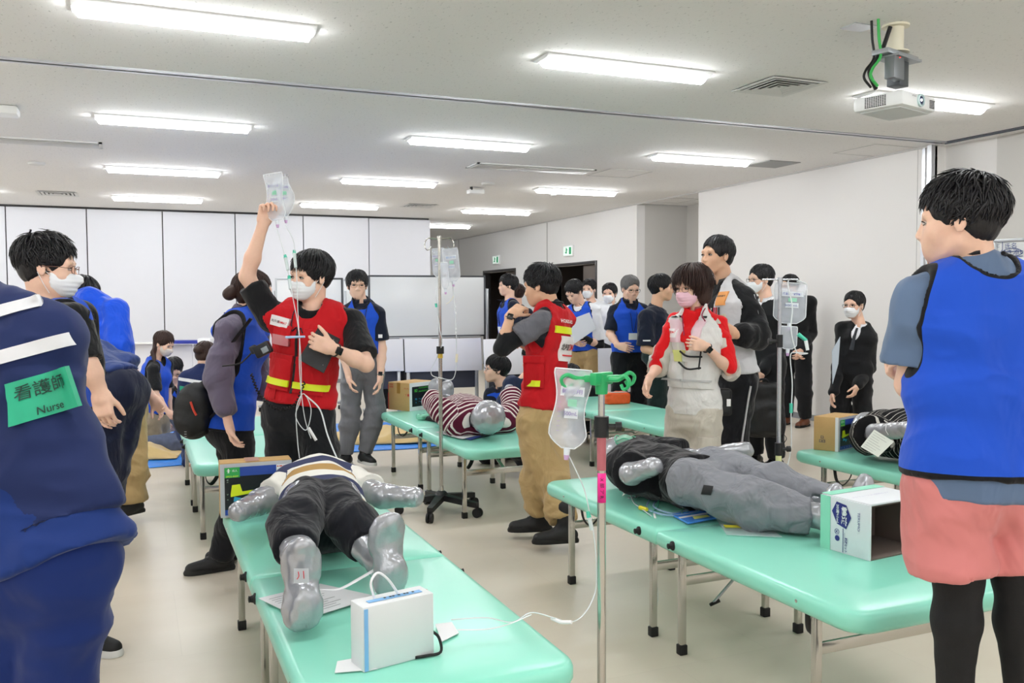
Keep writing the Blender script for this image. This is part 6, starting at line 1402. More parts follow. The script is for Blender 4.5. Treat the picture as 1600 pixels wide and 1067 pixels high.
# B: striped dummy, head towards the camera
J = dict(head=aty(763, 652, 5.66), neck=aty(745, 655, 5.82), pelvis=aty(722, 640, 6.38), shR=aty(790, 655, 5.95), shL=aty(712, 660, 5.92), elL=aty(690, 640, 6.0), wrL=aty(673, 622, 6.25), elR=aty(804, 640, 6.0), wrR=aty(797, 612, 6.15),
    hpR=aty(735, 640, 6.42), hpL=aty(705, 640, 6.45), knR=aty(715, 640, 6.85), knL=aty(694, 640, 6.88), anR=aty(700, 632, 7.18), anL=aty(683, 632, 7.22))
for k in J: J[k][2] = max(J[k][2], TZ+.09) if k[:2] not in ('wr',) else J[k][2]
J['ftR'] = (A3(J['anR'][0], J['anR'][1]+.04, TZ+.02), aty(699, 595, 7.26)); J['ftL'] = (A3(J['anL'][0], J['anL'][1]+.04, TZ+.02), aty(680, 592, 7.30))
J['hr'] = 1.12
o = dummy('silver dummy in a maroon and white striped shirt lying head toward the camera', J, .008); qb = frm(J); qb.dm = o
topB = band_mat('top_striped_maroon', '5a1830', [(0, .011, 'e6dcd8')], 2, period=.033)
dgar(qb, 'striped_shirt', topB, 'top', sl=1.85, hem=.0, off=.030, h=.007, fold=.008); dgar(qb, 'trousers', K_black, 'pants', frac=1.6, off=.012, h=.010)
# C: dummy in hoodie and grey sweatpants
J = dict(head=aty(966, 715, 4.0), neck=aty(985, 728, 3.86), pelvis=aty(1088, 735, 3.36), shR=aty(1000, 752, 3.68), shL=aty(1000, 708, 4.0), elR=aty(985, 745, 3.52), wrR=aty(1016, 729, 3.42), elL=aty(1080, 718, 3.78), wrL=aty(1158, 704, 3.62),
    hpR=aty(1080, 755, 3.25), hpL=aty(1110, 735, 3.42), knR=aty(1180, 788, 2.96), anR=aty(1285, 828, 2.66), knL=aty(1205, 758, 3.10), anL=aty(1300, 790, 2.80))
for k in J: J[k][2] = max(J[k][2], TZ+.085)
J['neck'][2] = J['shR'][2] = J['shL'][2] = TZ+.14; J['pelvis'][2] = TZ+.13; J['elR'][2] = TZ+.16; J['wrR'][2] = TZ+.2
for n, px, py in (('R', 1300, 757), ('L', 1346, 745)): f = J['an'+n]+A3(.02, -.06, 0); f[2] = TZ+.02; J['ft'+n] = (f, f+A3(.01, -.01, .24))
J['anR'] = aty(1272, 822, 2.80); J['anL'] = aty(1310, 790, 2.90); J['anR'][2] = J['anL'][2] = TZ+.085; J['ftR'] = (aty(1300, 830, 2.74), aty(1305, 757, 2.74)); J['ftL'] = (aty(1350, 800, 2.84), aty(1347, 743, 2.84)); J['ftR'][0][2] = J['ftL'][0][2] = TZ+.02
o = dummy('silver dummy in a black hoodie and grey sweatpants beside the white carton', J, .008); qc = frm(J); qc.dm = o
dgar(qc, 'hoodie', cloth('hoodie_black', '121216', fold=.8), 'top', sl=.85, hem=-.02, off=.034, h=.008, fold=.012)
swm = cloth('sweatpants_grey', '808289', fold=1., scale=10)
dgar(qc, 'sweatpants', swm, 'pants', frac=1.93, off=.016, loose=.012, h=.0075, fold=.012)
pk = qc.lastp; c = aty(1102, 768, 3.1); MB().obox(aty(1102, 768, 3.0), (.018, .004, .02), np.array([nrm(CR+UP*.2), CF, nrm(UP-CR*.2)])).build('fabric_patch', dark, o) if 0 else patch('fabric_patch', pk, c, nrm(CR-UP*.3), nrm(UP+CR*.3), nrm(-CF+UP*.4), .036, .04, .001, dark, o, res=3, start=.25, lift=.008)
# D: pinstriped dummy
J = dict(hr=.95, head=aty(1357, 664, 4.24), neck=A3(4.14, 4.10, TZ+.16), pelvis=A3(4.20, 3.45, TZ+.16), shR=A3(3.99, 3.99, TZ+.15), shL=A3(4.32, 3.99, TZ+.16), elR=aty(1368, 676, 3.84), wrR=aty(1420, 670, 3.50), elL=A3(4.5, 3.75, TZ+.06), wrL=A3(4.5, 3.5, TZ+.06),
    hpR=A3(4.22, 3.45, TZ+.1), hpL=A3(4.42, 3.45, TZ+.1), knR=A3(4.2, 3.05, TZ+.1), knL=A3(4.4, 3.05, TZ+.1), anR=A3(4.2, 2.68, TZ+.07), anL=A3(4.4, 2.68, TZ+.07))
J['head'][2] = TZ+.14; J['ftR'] = (A3(4.2, 2.62, TZ+.02), A3(4.2, 2.6, TZ+.25)); J['ftL'] = (A3(4.4, 2.62, TZ+.02), A3(4.4, 2.6, TZ+.25))
o = dummy('silver dummy in a black pinstriped shirt at right, behind the man in pink shorts', J, .009); qd = frm(J); qd.dm = o
pin = band_mat('pinstripe', '121214', [(0, .0035, 'c8c4be')], 2, period=.032)
dgar(qd, 'pinstriped_shirt', pin, 'top', sl=.62, hem=-.05, off=.045, h=.008, fold=.012); dgar(qd, 'trousers', K_black, 'pants', frac=1.8, off=.014, h=.012)
# ================================================================== CARTONS, STANDS, BAGS AND SMALL THINGS
card = mat('cardboard', 'c4a06a', .8, bump=(40, .08), var=.04); pwhite = mat('paper_white', 'e9eaec', .6); scr = mat('screen_black', '14171d', .35); sblue = mat('print_blue', '26469c', .5); sgreen = mat('print_green', '2f9f4d', .5)
syel = mat('print_yellow', 'dcea22', .5); scyan = mat('print_cyan', '3ba6cf', .5); swhite = mat('print_white', 'e8eaec', .5); sred = mat('print_red', 'c23a30', .5); tape = mat('tape_brown', 'b08440', .35); sgrey = mat('frame_grey', 'b9bcc2', .35)
def carton(label, p0, u, v, L_, D, Hh, m=card, name='cardboard_box', cat='box', bev=.004, z=None, opened=False):
    p0 = A3(*p0); u = nrm(u*A3(1, 1, 0)); v = nrm(v*A3(1, 1, 0)); t = thing(name, label, cat, tuple(p0)); c = p0+u*L_/2+v*D/2+UP*Hh/2
    Rm = np.array([u, v, UP])
    if not opened: MB().obox(c, (L_/2, D/2, Hh/2), Rm, bev).build('carton', m, t, autos=30)
    return t
def rect(mb, o, a, b, x0, x1, y0, y1, n_, lift=.001, th=.001):   # o corner, a/b axes in metres
    P = [o+a*x0+b*y0, o+a*x1+b*y0, o+a*x1+b*y1, o+a*x0+b*y1]; P = [p+n_*lift for p in P]; mb.slab(*P, n_*th); return mb
def screen1(t, o, a, b, W_, H_, n_):
    a, b, n_ = nrm(a), nrm(b), nrm(n_); R_ = lambda x0, x1, y0, y1, l, nm, m: rect(MB(), o, a, b, x0*W_, x1*W_, y0*H_, y1*H_, n_, l, .0008).build(nm, m, t, smooth=False)
    R_(0, 1, 0, 1, .0, 'frame', sgrey); R_(.06, .965, .04, .93, .001, 'screen', scr); R_(.06, .965, .76, .93, .002, 'header', sblue); R_(.06, .27, .74, .93, .003, 'header_tag', sgreen); R_(.78, .965, .80, .93, .003, 'header_note', swhite); R_(.06, .965, .04, .14, .002, 'footer', sblue)
    mb = MB(); P = [(.14, .43), (.16, .60), (.27, .61), (.30, .47), (.62, .50), (.655, .66), (.74, .68), (.76, .52), (.84, .54), (.84, .49), (.14, .38)]
    V = [o+a*x*W_+b*y*H_+n_*.0032 for x, y in P]; mb.add(V, [(0, 1, 2, 3, 10), (3, 4, 9, 10), (4, 5, 6, 7, 9), (7, 8, 9)]); mb.build('yellow_wave', syel, t, smooth=False)
    mb = MB(); P = [(.18, .33), (.19, .38), (.28, .35), (.32, .33), (.38, .33), (.38, .29), (.32, .24), (.28, .30), (.18, .29)]
    V = [o+a*x*W_+b*y*H_+n_*.0032 for x, y in P]; mb.add(V, [(0, 1, 2, 7, 8), (2, 3, 4, 5, 6, 7)]); mb.build('blue_wave', scyan, t, smooth=False)
    mb = MB(); text_on(mb, '成人', o+a*.20*W_+b*.87*H_+n_*.003, a, b, H_*.045); c = o+a*.115*W_+b*.865*H_+n_*.004; mb.add([c+(a*x+b*y)*H_*.03 for x, y in ((-.5, -1.2), (-.2, -1.2), (0, -.3), (.2, -1.2), (.5, -1.2), (.35, .1), (1, .1), (1, .45), (-1, .45), (-1, .1), (-.35, .1))], [(0, 1, 2, 10), (2, 3, 4, 5), (2, 5, 6, 7, 8, 9, 10)]); mb.add([c+(a*math.cos(k)+b*math.sin(k))*H_*.015+b*H_*.03 for k in np.linspace(0, 6.28, 9)[:-1]], [tuple(range(8))]); mb.build('lettering', swhite, t, smooth=False)
    mb = MB(); text_on(mb, 'SPO2-RESP', o+a*.165*W_+b*.765*H_+n_*.003, a, b, H_*.028, w=.17*W_); mb.build('lettering', syel, t, smooth=False)
    mb = MB(); text_on(mb, '– –– – ––', o+a*.87*W_+b*.90*H_+n_*.003, a, b, H_*.022, w=.16*W_); mb.build('lettering', sred, t, smooth=False)
    mb = MB()
    for y, s_ in ((.70, '40'), (.66, '(4)'), (.43, '37'), (.33, '(9)')): text_on(mb, s_, o+a*.10*W_+b*y*H_+n_*.003, a, b, H_*.022)
    for x in (.12, .25, .38, .5, .62): text_on(mb, '88', o+a*x*W_+b*.09*H_+n_*.003, a, b, H_*.03)
    mb.build('lettering', mat('print_pale', 'b9d0c0', .5), t, smooth=False)
# box A (foreground table)
p0, p1 = atz(345, 810, ZT), atz(446, 801, ZT); u = nrm(p1-p0); v = np.cross(UP, u)
t = carton('cardboard box with a monitor screen print on the foreground table', p0, u, v, .31, .10, .245); screen1(t, p0-v*.001+UP*.002, u, UP, .31, .238, -v)
rect(MB(), p0+UP*.245, u, v, .11, .17, 0, .10, UP, .001).build('tape', mat('tape_pale', 'c49a80', .35), t, smooth=False)
mb = MB(); text_on(mb, 'l l l l', p0+v*.03-u*.001+UP*.12, UP, v, .012); mb.build('lettering', blk_t, t, smooth=False)
# box B (striped dummy's table)
c0 = atz(640, 640, .515); c0[2] = ZT; u = nrm(atz(598, 636, .515)*[1, 1, 0]-c0*[1, 1, 0]); v = nrm(A3(-u[1], u[0], 0)); v = v if v@CR > 0 else -v
t = carton('large cardboard box with a heart monitor face beside the striped dummy', c0, u, v, .26, .34, .245)
nb_ = -u  # monitor face looks along -u
rect(MB(), c0, v, UP, 0, .34, .0, .245, nb_, .0, .002).build('frame', sgrey if 0 else pwhite, t, smooth=False); rect(MB(), c0, v, UP, .03, .34, .035, .21, nb_, .003).build('screen', scr, t, smooth=False)
mb = MB(); text_on(mb, '80', c0+v*.075+UP*.175-u*.006, v, UP, .028); 
for r_ in (.19, .16): 
    for k in range(9): mb.tube([c0+v*(.11+.02*k)+UP*r_-u*.006, c0+v*(.12+.02*k)+UP*(r_+.014)-u*.006, c0+v*(.13+.02*k)+UP*r_-u*.006], .0012, 4)
mb.build('green_readout', mat('print_lime', '4fd64a', .5), t, smooth=False)
mb = MB()
for r_ in (.10, .075):
    mb.tube([c0+v*(.11+.01*k)+UP*(r_+.006*math.sin(k*1.9))-u*.006 for k in range(18)], .0012, 4)
text_on(mb, '98', c0+v*.075+UP*.10-u*.006, v, UP, .018); text_on(mb, '36', c0+v*.075+UP*.07-u*.006, v, UP, .012); mb.build('blue_readout', scyan, t, smooth=False)
nf = -v
rect(MB(), c0, u, UP, .22, .26, 0, .245, nf, .0, .001) 
mb = MB(); rect(mb, c0, u, UP, .252, .26, .0, .15, nf, .0015); rect(mb, c0, u, UP, .252, .26, .18, .225, nf, .0015); rect(mb, c0, u, UP, .195, .24, .20, .205, nf, .0015); rect(mb, c0, u, UP, .195, .24, .225, .23, nf, .0015); text_on(mb, '= = =', c0+u*.218+UP*.214+nf*.002, -u, UP, .010, w=.04)
text_on(mb, '↑↑', c0+u*.035+UP*.19+nf*.002, -u, UP, .028); text_on(mb, 'Y ■', c0+u*.025+UP*.14+nf*.002, -u, UP, .02); mb.build('red_print', sred, t, smooth=False)
rect(MB(), c0, u, UP, .11, .15, .15, .245, nf, .0015).build('tape', tape, t, smooth=False)
# box C (right table)
c0 = atz(1310, 706, ZT); u = nrm(atz(1277, 703, ZT)-c0); v = nrm(A3(-u[1], u[0], 0)); v = v if v@(atz(1338, 695, ZT)-c0) > 0 else -v; v = nrm(atz(1338, 695, ZT)-c0-u*.05)
t = carton('small cardboard box with a monitor print on the right table', c0, u, v, .155, .27, .215)
rect(MB(), c0, u, UP, 0, .02, .0, .215, -v, .0015).build('tape', pwhite, t, smooth=False); n_ = np.cross(v, UP); n_ = n_ if n_@(-CF) > 0 else -n_
screen1(t, c0+n_*.001+UP*.002, v, UP, .27, .21, n_)
mb = MB()
for x, y in ((.06, .085), (.07, .06), (.05, .06)): nn = -v; oo = c0+u*(.04+x)+UP*y+nn*.002; text_on(mb, '口', oo, -u, UP, .018, bold=.03)
mb.build('lettering', mat('lettering_slate', '4a4f63', .6), t, smooth=False)
# white infusion carton, lying on its side, open towards the right foreground
c1 = atz(1360, 877, ZT); cL = atz(1297, 858, ZT); u = nrm(cL-c1); L_ = .225; v = nrm(A3(-u[1], u[0], 0)); v = v if v@CR > 0 else -v; D = .30; Hh = .205; th = .004
t = carton('white infusion carton lying open on its side at the dummy\'s feet', c1, u, v, L_, D, Hh, opened=True)
cw = mat('carton_white', 'dfe3e8', .55); cin = mat('carton_inside', '6b5f58', .9); Rm = np.array([u, v, UP]); ce = c1+u*L_/2+v*D/2+UP*Hh/2
MB().obox(ce-v*D/2, (L_/2, th, Hh/2), Rm, .002).build('side_wall', cw, t, smooth=False); MB().obox(ce+v*D/2, (L_/2, th, Hh/2), Rm, .002).build('side_wall', cw, t, smooth=False)
MB().obox(ce+UP*Hh/2, (L_/2, D/2, th), Rm, .002).build('top_wall', cw, t, smooth=False); MB().obox(ce-UP*Hh/2+UP*th, (L_/2, D/2, th), Rm, .002).build('bottom_wall', cin, t, smooth=False); MB().obox(ce+u*L_/2, (th, D/2, Hh/2), Rm, .002).build('end_wall', cw, t, smooth=False)
MB().obox(ce+v*(D/2-2*th), (L_/2-.004, .001, Hh/2-.004), Rm).obox(ce+u*(L_/2-2*th), (.001, D/2-.004, Hh/2-.004), Rm).obox(ce+UP*(Hh/2-2*th), (L_/2-.004, D/2-.004, .001), Rm).obox(ce-v*(D/2-2*th), (L_/2-.004, .001, Hh/2-.004), Rm).build('lining', cin, t, smooth=False)
mg = mat('print_mint', '8fdcc0', .5); rect(MB(), c1, u, UP, L_-.045, L_+.002, -.0, Hh, -v, .005).build('mint_band', mg, t, smooth=False); rect(MB(), c1+UP*Hh, u, v, L_-.045, L_+.002, 0, D, UP, .005).build('mint_band', mg, t, smooth=False)
n_ = -v; O = c1+n_*.006; nb2 = mat('print_indigo', '2b2f7d', .5); rd = -UP; upv = -u  # writing turned on its side: reads downwards
P = lambda x, y: O+u*x+UP*y
mb = MB(); hx = [(.095, .185), (.06, .18), (.048+.02, .135), (.095, .095), (.135, .10), (.165, .14), (.15, .185)]; hx = [(.15, .192), (.105, .185), (.083, .142), (.105, .095), (.148, .108), (.172, .152)]
mb.add([P(x, y) for x, y in hx], [tuple(range(6))]); mb.build('hexagon', nb2, t, smooth=False)
mb = MB(); O2 = n_*.001; text_on(mb, '輸液', P(.113, .142)+O2, rd, -u*1., .026, bold=.03, w=.072); text_on(mb, '20滴≒1mL', P(.143, .145)+O2, rd, -u, .014, bold=.02, w=.075); mb.build('lettering', swhite, t, smooth=False)
mb = MB(); text_on(mb, 'TERUMO', P(.048, .135), rd, -u, .010, w=.07); text_on(mb, 'テルフュージョン', P(.112, .058), rd, -u, .006, w=.045); text_on(mb, '輸液セット', P(.105, .035), rd, -u, .012, w=.055, bold=.02); rect(mb, O, u, UP, .118, .12, .005, .095, n_, .0); mb.torus(P(.148, .078), n_, .010, .0008, seg=18); text_on(mb, '×', P(.148, .078), rd, -u, .012); mb.build('lettering', nb2, t, smooth=False)
mb = MB(); mb.add([P(.146+.011*math.cos(k), .053+.011*math.sin(k)) for k in np.linspace(0, 6.28, 16)[:-1]], [tuple(range(15))]); mb.build('round_mark', nb2, t, smooth=False)
mb = MB(); text_on(mb, 'テルフュージョン輸液セット', c1+UP*(Hh+.006)+u*.1+v*.12, v, u, .012, w=.2); mb.build('lettering', mat('print_lilac', 'a9a6c8', .5), t, smooth=False)
# small white box with a handle in the foreground
p0, p1 = atz(568, 1052, ZT), atz(690, 1020, ZT); u = nrm(p1-p0); v = np.cross(UP, u); v = v if v@CF > 0 else -v
t = carton('small white box with a white strap handle in the near foreground', p0, u, v, .208, .078, .17, m=mat('box_white', 'dde0e2', .45), bev=.004)
lb = mat('print_sky', '7db4e6', .45); rect(MB(), p0, u, UP, .003, .014, .003, .165, -v, .001).build('blue_edge', lb, t, smooth=False); rect(MB(), p0+UP*.17, u, v, .028, .185, .022, .04, UP, .001).build('blue_strip', lb, t, smooth=False)
mb = MB(); text_on(mb, '- -- - -- -', p0+UP*.172+u*.12+v*.032, u, v, .008, w=.09); mb.build('lettering', blk_t, t, smooth=False)
MB().tube([p0+u*.055+v*.045+UP*.17, p0+u*.045+v*.045+UP*.215, p0+u*.065+v*.045+UP*.238, p0+u*.095+v*.045+UP*.215, p0+u*.125+v*.045+UP*.17], .0055, 8, sm=8, flat=.6).build('handle', mat('handle_white', 'eeeff2', .35), t)
MB().tube([p0+u*.21+v*.02+UP*.06, p0+u*.228+UP*.04+v*.01, p0+u*.222+UP*.008-v*.01, p0+u*.18+UP*.006-v*.006, p0+u*.15+UP*.006], .004, 8, sm=6).build('cord', rubber, t)
MB().lathe(p0+u*.209+v*.045+UP*.145, [(.022, 0), (.022, .003), (.018, .004)], 18, axis=u).build('brown_knob', mat('knob_brown', '9a7350', .5), t)
# papers
def paper(label, pts, z=ZT, m=None, name='paper_sheet', lines=0, th=.0015, cat='paper', lift=.006):
    P = [atz(x, y, z) for x, y in pts]
    for p in P: p[2] = z+lift
    mb = MB().slab(*P, (0, 0, th)); o = mb.build(name, m or pwhite, None, smooth=False); tag(o, label, cat)
    if lines:
        mb = MB(); a, b, c, d = P
        for k in range(lines):
            f = .12+.76*k/(lines-1); p, q_ = a*(1-f)+d*f, b*(1-f)+c*f; w_ = (d-a)*.008; p = p+(q_-p)*.08; q2 = p+(q_-p)*R.uniform(.5, .85); mb.slab(p, q2, q2+w_, p+w_, (0, 0, .0004))
        for v_ in mb.V: pass
        mb.V = [(x[0], x[1], x[2]+th+.0003) for x in mb.V]; mb.build('printed_lines', mat('print_grey', '8b8d90', .6), o, smooth=False)
    return o
paper('printed form lying under the dummy\'s feet in the foreground', [(404, 938), (500, 915), (590, 935), (474, 972)], lines=12)
paper('blank white card under the small white box, left corner', [(527, 1036), (560, 1030), (590, 1048), (523, 1054)], lift=.004); paper('white card sticking out right of the small white box', [(680, 978), (706, 975), (717, 992), (690, 1006)], lift=.005)
cb = paper('clipboard with forms beside the striped dummy\'s head', [(690, 676), (745, 668), (772, 678), (735, 689)], m=mat('clipboard_blue', '3d55a8', .4), name='clipboard', cat='clipboard', th=.004)
mb = MB(); P = [atz(x, y, ZT+.012) for x, y in ((680, 675), (735, 667), (765, 676), (722, 686))]; mb.slab(*P, (0, 0, .001)); mb.build('form', pwhite, cb, smooth=False); mb = MB(); P = [atz(x, y, ZT+.016) for x, y in ((750, 680), (768, 676), (770, 678), (752, 682))]; mb.slab(*P, (0, 0, .006)); mb.build('clip', dark, cb, smooth=False)
bk = paper('blue booklet beside the dummy\'s grey sweatpants', [(1050, 808), (1122, 796), (1146, 808), (1075, 821)], m=mat('booklet_blue', '4b8ee6', .25), name='booklet', cat='booklet', th=.008)
mb = MB(); P = [atz(x, y, ZT+.0155) for x, y in ((1082, 807), (1105, 804), (1109, 807), (1085, 811))]; mb.slab(*P, (0, 0, .0006)); mb.build('yellow_label', mat('label_yellow', 'd8e07a', .5), bk, smooth=False)
mb = MB(); P = [atz(x, y, ZT+.0155) for x, y in ((1060, 808), (1118, 798.5), (1120, 800), (1063, 810))]; mb.slab(*P, (0, 0, .0006)); mb.build('white_band', swhite, bk, smooth=False)
clear = mat('clear_plastic', 'f0f4fa', .08, spec=.8, alpha=.28); clr2 = mat('drip_bag_plastic', 'e6ecf6', .12, spec=.8, alpha=.32, bump=(26, .7, .015)); tubem = mat('clear_tube', 'eaf0f2', .15, alpha=.75, spec=.7); bluet = mat('tube_bluish', 'a9c4e6', .15, alpha=.6); grt = mat('tube_green', '3fae86', .3, alpha=.85)
teal = mat('connector_teal', '4cc4a8', .35, alpha=.95); yelc = mat('connector_yellow', 'e0cf30', .4); lilac = mat('port_lilac', 'c7a3cf', .4)
o = paper('clear zip bag with a yellow strip on the grey sweatpants table', [(1118, 812), (1195, 822), (1222, 842), (1135, 838)], m=clear, name='zip_bag', cat='bag', th=.003); mb = MB(); P = [atz(x, y, ZT+.012) for x, y in ((1130, 820), (1190, 822), (1194, 825), (1133, 824))]; mb.slab(*P, (0, 0, .001)); mb.build('yellow_strip', mat('strip_yellow', 'e3d93a', .5), o, smooth=False)
# triage tags
def tagcard(label, pts, d, m=None, lines=8, string=None):
    P = [atd(x, y, dd) for (x, y), dd in zip(pts, d)]; n_ = nrm(np.cross(P[1]-P[0], P[3]-P[0])); n_ = n_ if n_@(CP-P[0]) > 0 else -n_
    o = MB().slab(*P, -n_*.0015).build('triage_tag', m or mat('tag_paper', 'd5dbd2', .6), None, smooth=False); tag(o, label, 'tag'); mb = MB(); a, b, c, d_ = P
    for k in range(lines): f = .1+.8*k/(lines-1); p, q_ = a*(1-f)+d_*f, b*(1-f)+c*f; p = p+(q_-p)*.08+n_*.0006; q2 = p+(q_-p)*R.uniform(.4, .85); w_ = (d_-a)*.012; mb.slab(p, q2, q2+w_, p+w_, n_*.0003)
    mb.build('printed_lines', mat('print_grey', '8b8d90', .6), o, smooth=False)
    if string: MB().tube([atd(*s_) for s_ in string], .0012, 5, sm=5).build('string', pwhite, o)
    return o
tagcard('square paper tag hanging from the pinstriped dummy\'s arm', [(1366, 671), (1397, 690), (1372, 714), (1345, 698)], [4.62, 4.6, 4.58, 4.6], string=[(1385, 664, 4.6), (1384, 672, 4.58), (1388, 679, 4.58)])
tagcard('folded triage tag held at the hoodie dummy\'s wrist', [(976, 765), (1018, 736), (1014, 742), (972, 775)], [4.28, 4.12, 4.14, 4.24], lines=3); 
# drip bags
def dripbag(label, top, bot, w_, nrm_=None, th=.012, labels=True, col_=clr2, taper=.35, parent=None, lblcol='7f6fb0', text='輸液用', wr=0.):
    top, bot = A3(*top), A3(*bot); dn = nrm(bot-top); L_ = np.linalg.norm(bot-top); n_ = nrm(-CF if nrm_ is None else nrm_); sx = nrm(np.cross(dn, n_)); sx = sx if sx@CR > 0 else -sx; n_ = np.cross(sx, -dn); n_ = n_ if n_@(-CF) > 0 else -n_
    o = thing('drip_bag', label, 'drip bag', tuple(top)) if parent is None else parent
    nu, nv = 13, 19; Vf, Vb = [], []
    for j in range(nv):
        v_ = j/(nv-1); hw = w_/2*(1-.06*math.exp(-(v_/.03)**2)) if v_ < .82 else w_/2*(1-taper*1.6*((v_-.82)/.18)**1.6)
        for i in range(nu):
            u_ = i/(nu-1)*2-1; b_ = (1-abs(u_)**3)*(1-abs(2*v_-1)**5)*th*(1+.25*math.sin(v_*9+u_*3)); wv_ = wr*math.sin(v_*7+u_)*.02
            p = top+dn*v_*L_+sx*(u_*hw+wv_)+n_*wv_; Vf.append(p+n_*(b_+.0008)); Vb.append(p-n_*(b_+.0008))
    n = nu*nv; F = [(j*nu+i, j*nu+i+1, (j+1)*nu+i+1, (j+1)*nu+i) for j in range(nv-1) for i in range(nu-1)]; F += [tuple(n+x for x in f[::-1]) for f in F]
    rg = list(range(nu))+[j*nu+nu-1 for j in range(1, nv)]+[(nv-1)*nu+i for i in range(nu-2, -1, -1)]+[j*nu for j in range(nv-2, 0, -1)]; F += [(a, a+n, b+n, b) for a, b in zip(rg, rg[1:]+rg[:1])]
    mk('pouch', Vf+Vb, F, col_, o)
    MB().tube([Vf[i]*.5+Vb[i]*.5 for i in rg+rg[:1]], .0022, 5).build('seam', mat('seam_white', 'eef2f6', .3, alpha=.8), o)
    e = bot; MB().cyl(e, e+dn*.022, .010, .008, 12).build('port', mat('port_white', 'dfe6ee', .35), o); MB().cyl(e+dn*.02, e+dn*.034, .0085, .006, 12).build('port_cap', lilac, o)
    if labels:
        f = th*1.28+.002; O = lambda x, y: top+dn*y*L_+sx*x*w_+n_*f; up_ = -dn
        mb = MB(); text_on(mb, text, O(0, .28), sx, up_, L_*.06, w=w_*.6); text_on(mb, '500mL', O(0, .56), sx, up_, L_*.05, w=w_*.4)
        for k in range(7): mb.slab(O(-.38, .42+.06*k), O(-.30, .42+.06*k), O(-.30, .425+.06*k), O(-.38, .425+.06*k), n_*.0003)
        mb.build('lettering', mat('print_'+lblcol, lblcol, .5), o, smooth=False)
        mb = MB(); mb.slab(O(-.18, .5), O(.22, .5), O(.22, .62), O(-.18, .62), n_*-.0004); mb.slab(O(-.34, .22), O(.36, .22), O(.36, .34), O(-.34, .34), n_*-.0004); mb.build('paper_label', mat('label_soft', 'e2e8ee', .5, alpha=.8), o, smooth=False)
        mb = MB(); mb.slab(O(-.1, .38), O(.16, .38), O(.16, .47), O(-.1, .47), n_*.0003); mb.build('green_print', mat('print_softgreen', '8ecbb0', .5), o, smooth=False)
    return o
def tubeline(pts, r=.0022, name='drip_tube', label=None, m=None, parent=None, sm=8, cat='tube'):
    o = MB().tube([atd(*p) for p in pts], r, 6, sm=sm).build(name, m or tubem, parent); 
    if parent is None: tag(o, label, cat)
    return o
def chamber(p, q_, parent, r=.0085):
    a, b = atd(*p), atd(*q_); MB().cyl(a, b, r, r*.9, 12).build('drip_chamber', mat('chamber', 'e4f2f2', .1, alpha=.7), parent); d = nrm(b-a); MB().cyl(a-d*.014, a+d*.004, r*.8, r*1.1, 12).build('chamber_cap', teal, parent)
# raised bags in the hero's hand
D0 = 4.52-.10
b1 = dripbag('clear drip bag held overhead by the raised hand, front one of two', atd(426, 271, D0), atd(433, 345, D0-.02), .085, th=.010, text='輸液用', wr=.4)
dripbag('clear drip bag right behind the front one held overhead', atd(440, 276, D0+.05), atd(446, 338, D0+.05), .085, nrm_=nrm(-CF+CR*.5), th=.010, text='輸液', wr=-.5)
H0 = D0-.02
t1 = tubeline([(433, 358, H0), (444, 395, H0-.02), (452, 435, H0-.05), (457, 462, H0-.09), (467, 520, H0-.21), (468, 580, H0-.21), (474, 640, H0-.18), (480, 668, H0-.16), (486, 685, H0-.16)], label='clear drip line running from the raised bag down past the red vest')
chamber((446, 402, H0-.02), (450, 422, H0-.04), t1); chamber((452, 435, H0-.05), (454, 452, H0-.06), t1)
t2 = tubeline([(446, 352, H0+.05), (458, 375, H0), (461, 400, H0-.02), (464, 440, H0-.06), (466, 500, H0-.2), (470, 560, H0-.22), (470, 620, H0-.2), (462, 650, H0-.18), (478, 672, H0-.18), (486, 640, H0-.18), (474, 615, H0-.19), (463, 640, H0-.18), (465, 690, H0-.16), (468, 716, H0-.18)], label='second clear drip line looping below the red vest')
chamber((460, 395, H0-.01), (462, 418, H0-.04), t2)
t3 = tubeline([(478, 618, H0-.19), (500, 640, H0-.18), (512, 680, H0-.2), (530, 722, H0-.3), (545, 735, H0-.4)], r=.004, label='thick clear hose dropping to the dummy on the foreground table')
o = MB().cyl(atd(482, 668, H0-.16), atd(494, 688, H0-.16), .007, n=10).build('line_clamp', pwhite); tag(o, 'white plastic clamp hanging on the drip lines', 'clamp')
# pen and tablet, radio
q = hero
pen = MB(); pen.cyl(atd(447, 527, 4.18), atd(476, 526, 4.14), .0065, .005, 10); o = pen.build('pen', mat('pen_blue', 'a8c6e6', .25)); tag(o, 'pale blue pen held in the masked hero\'s left hand'.replace('hero\'s', 'man\'s'), 'pen')
a, b2, c, d_ = atd(497, 512, 4.35), atd(531, 529, 4.33), atd(505, 582, 4.30), atd(466, 561, 4.30); n_ = nrm(np.cross(b2-a, d_-a)); n_ = n_ if n_@CF > 0 else -n_
t = thing('clipboard_case', 'black tablet folder tucked under the red vest man\'s arm', 'tablet', tuple(d_)); MB().slab(a, b2, c, d_, n_*.014).build('cover', mat('case_black', '232427', .5), t, smooth=False); MB().slab(a+n_*-.002, b2-n_*.002, b2*.93+c*.07-n_*.002, a*.93+d_*.07-n_*.002, n_*.002).build('edge_band', dark, t, smooth=False)
for p in (atd(504, 570, 4.285), atd(521, 531, 4.315)): MB().lathe(p, [(.004, 0), (.003, .002)], 10, axis=-CF).build('rivet', chrome, t)
rc = atd(411, 546, 4.34); t = thing('radio_unit', 'black radio with curled cable clipped at the red vest man\'s side', 'radio', tuple(rc)); Rr = np.array([nrm(CR+UP*.5), CF, nrm(UP-CR*.5)])
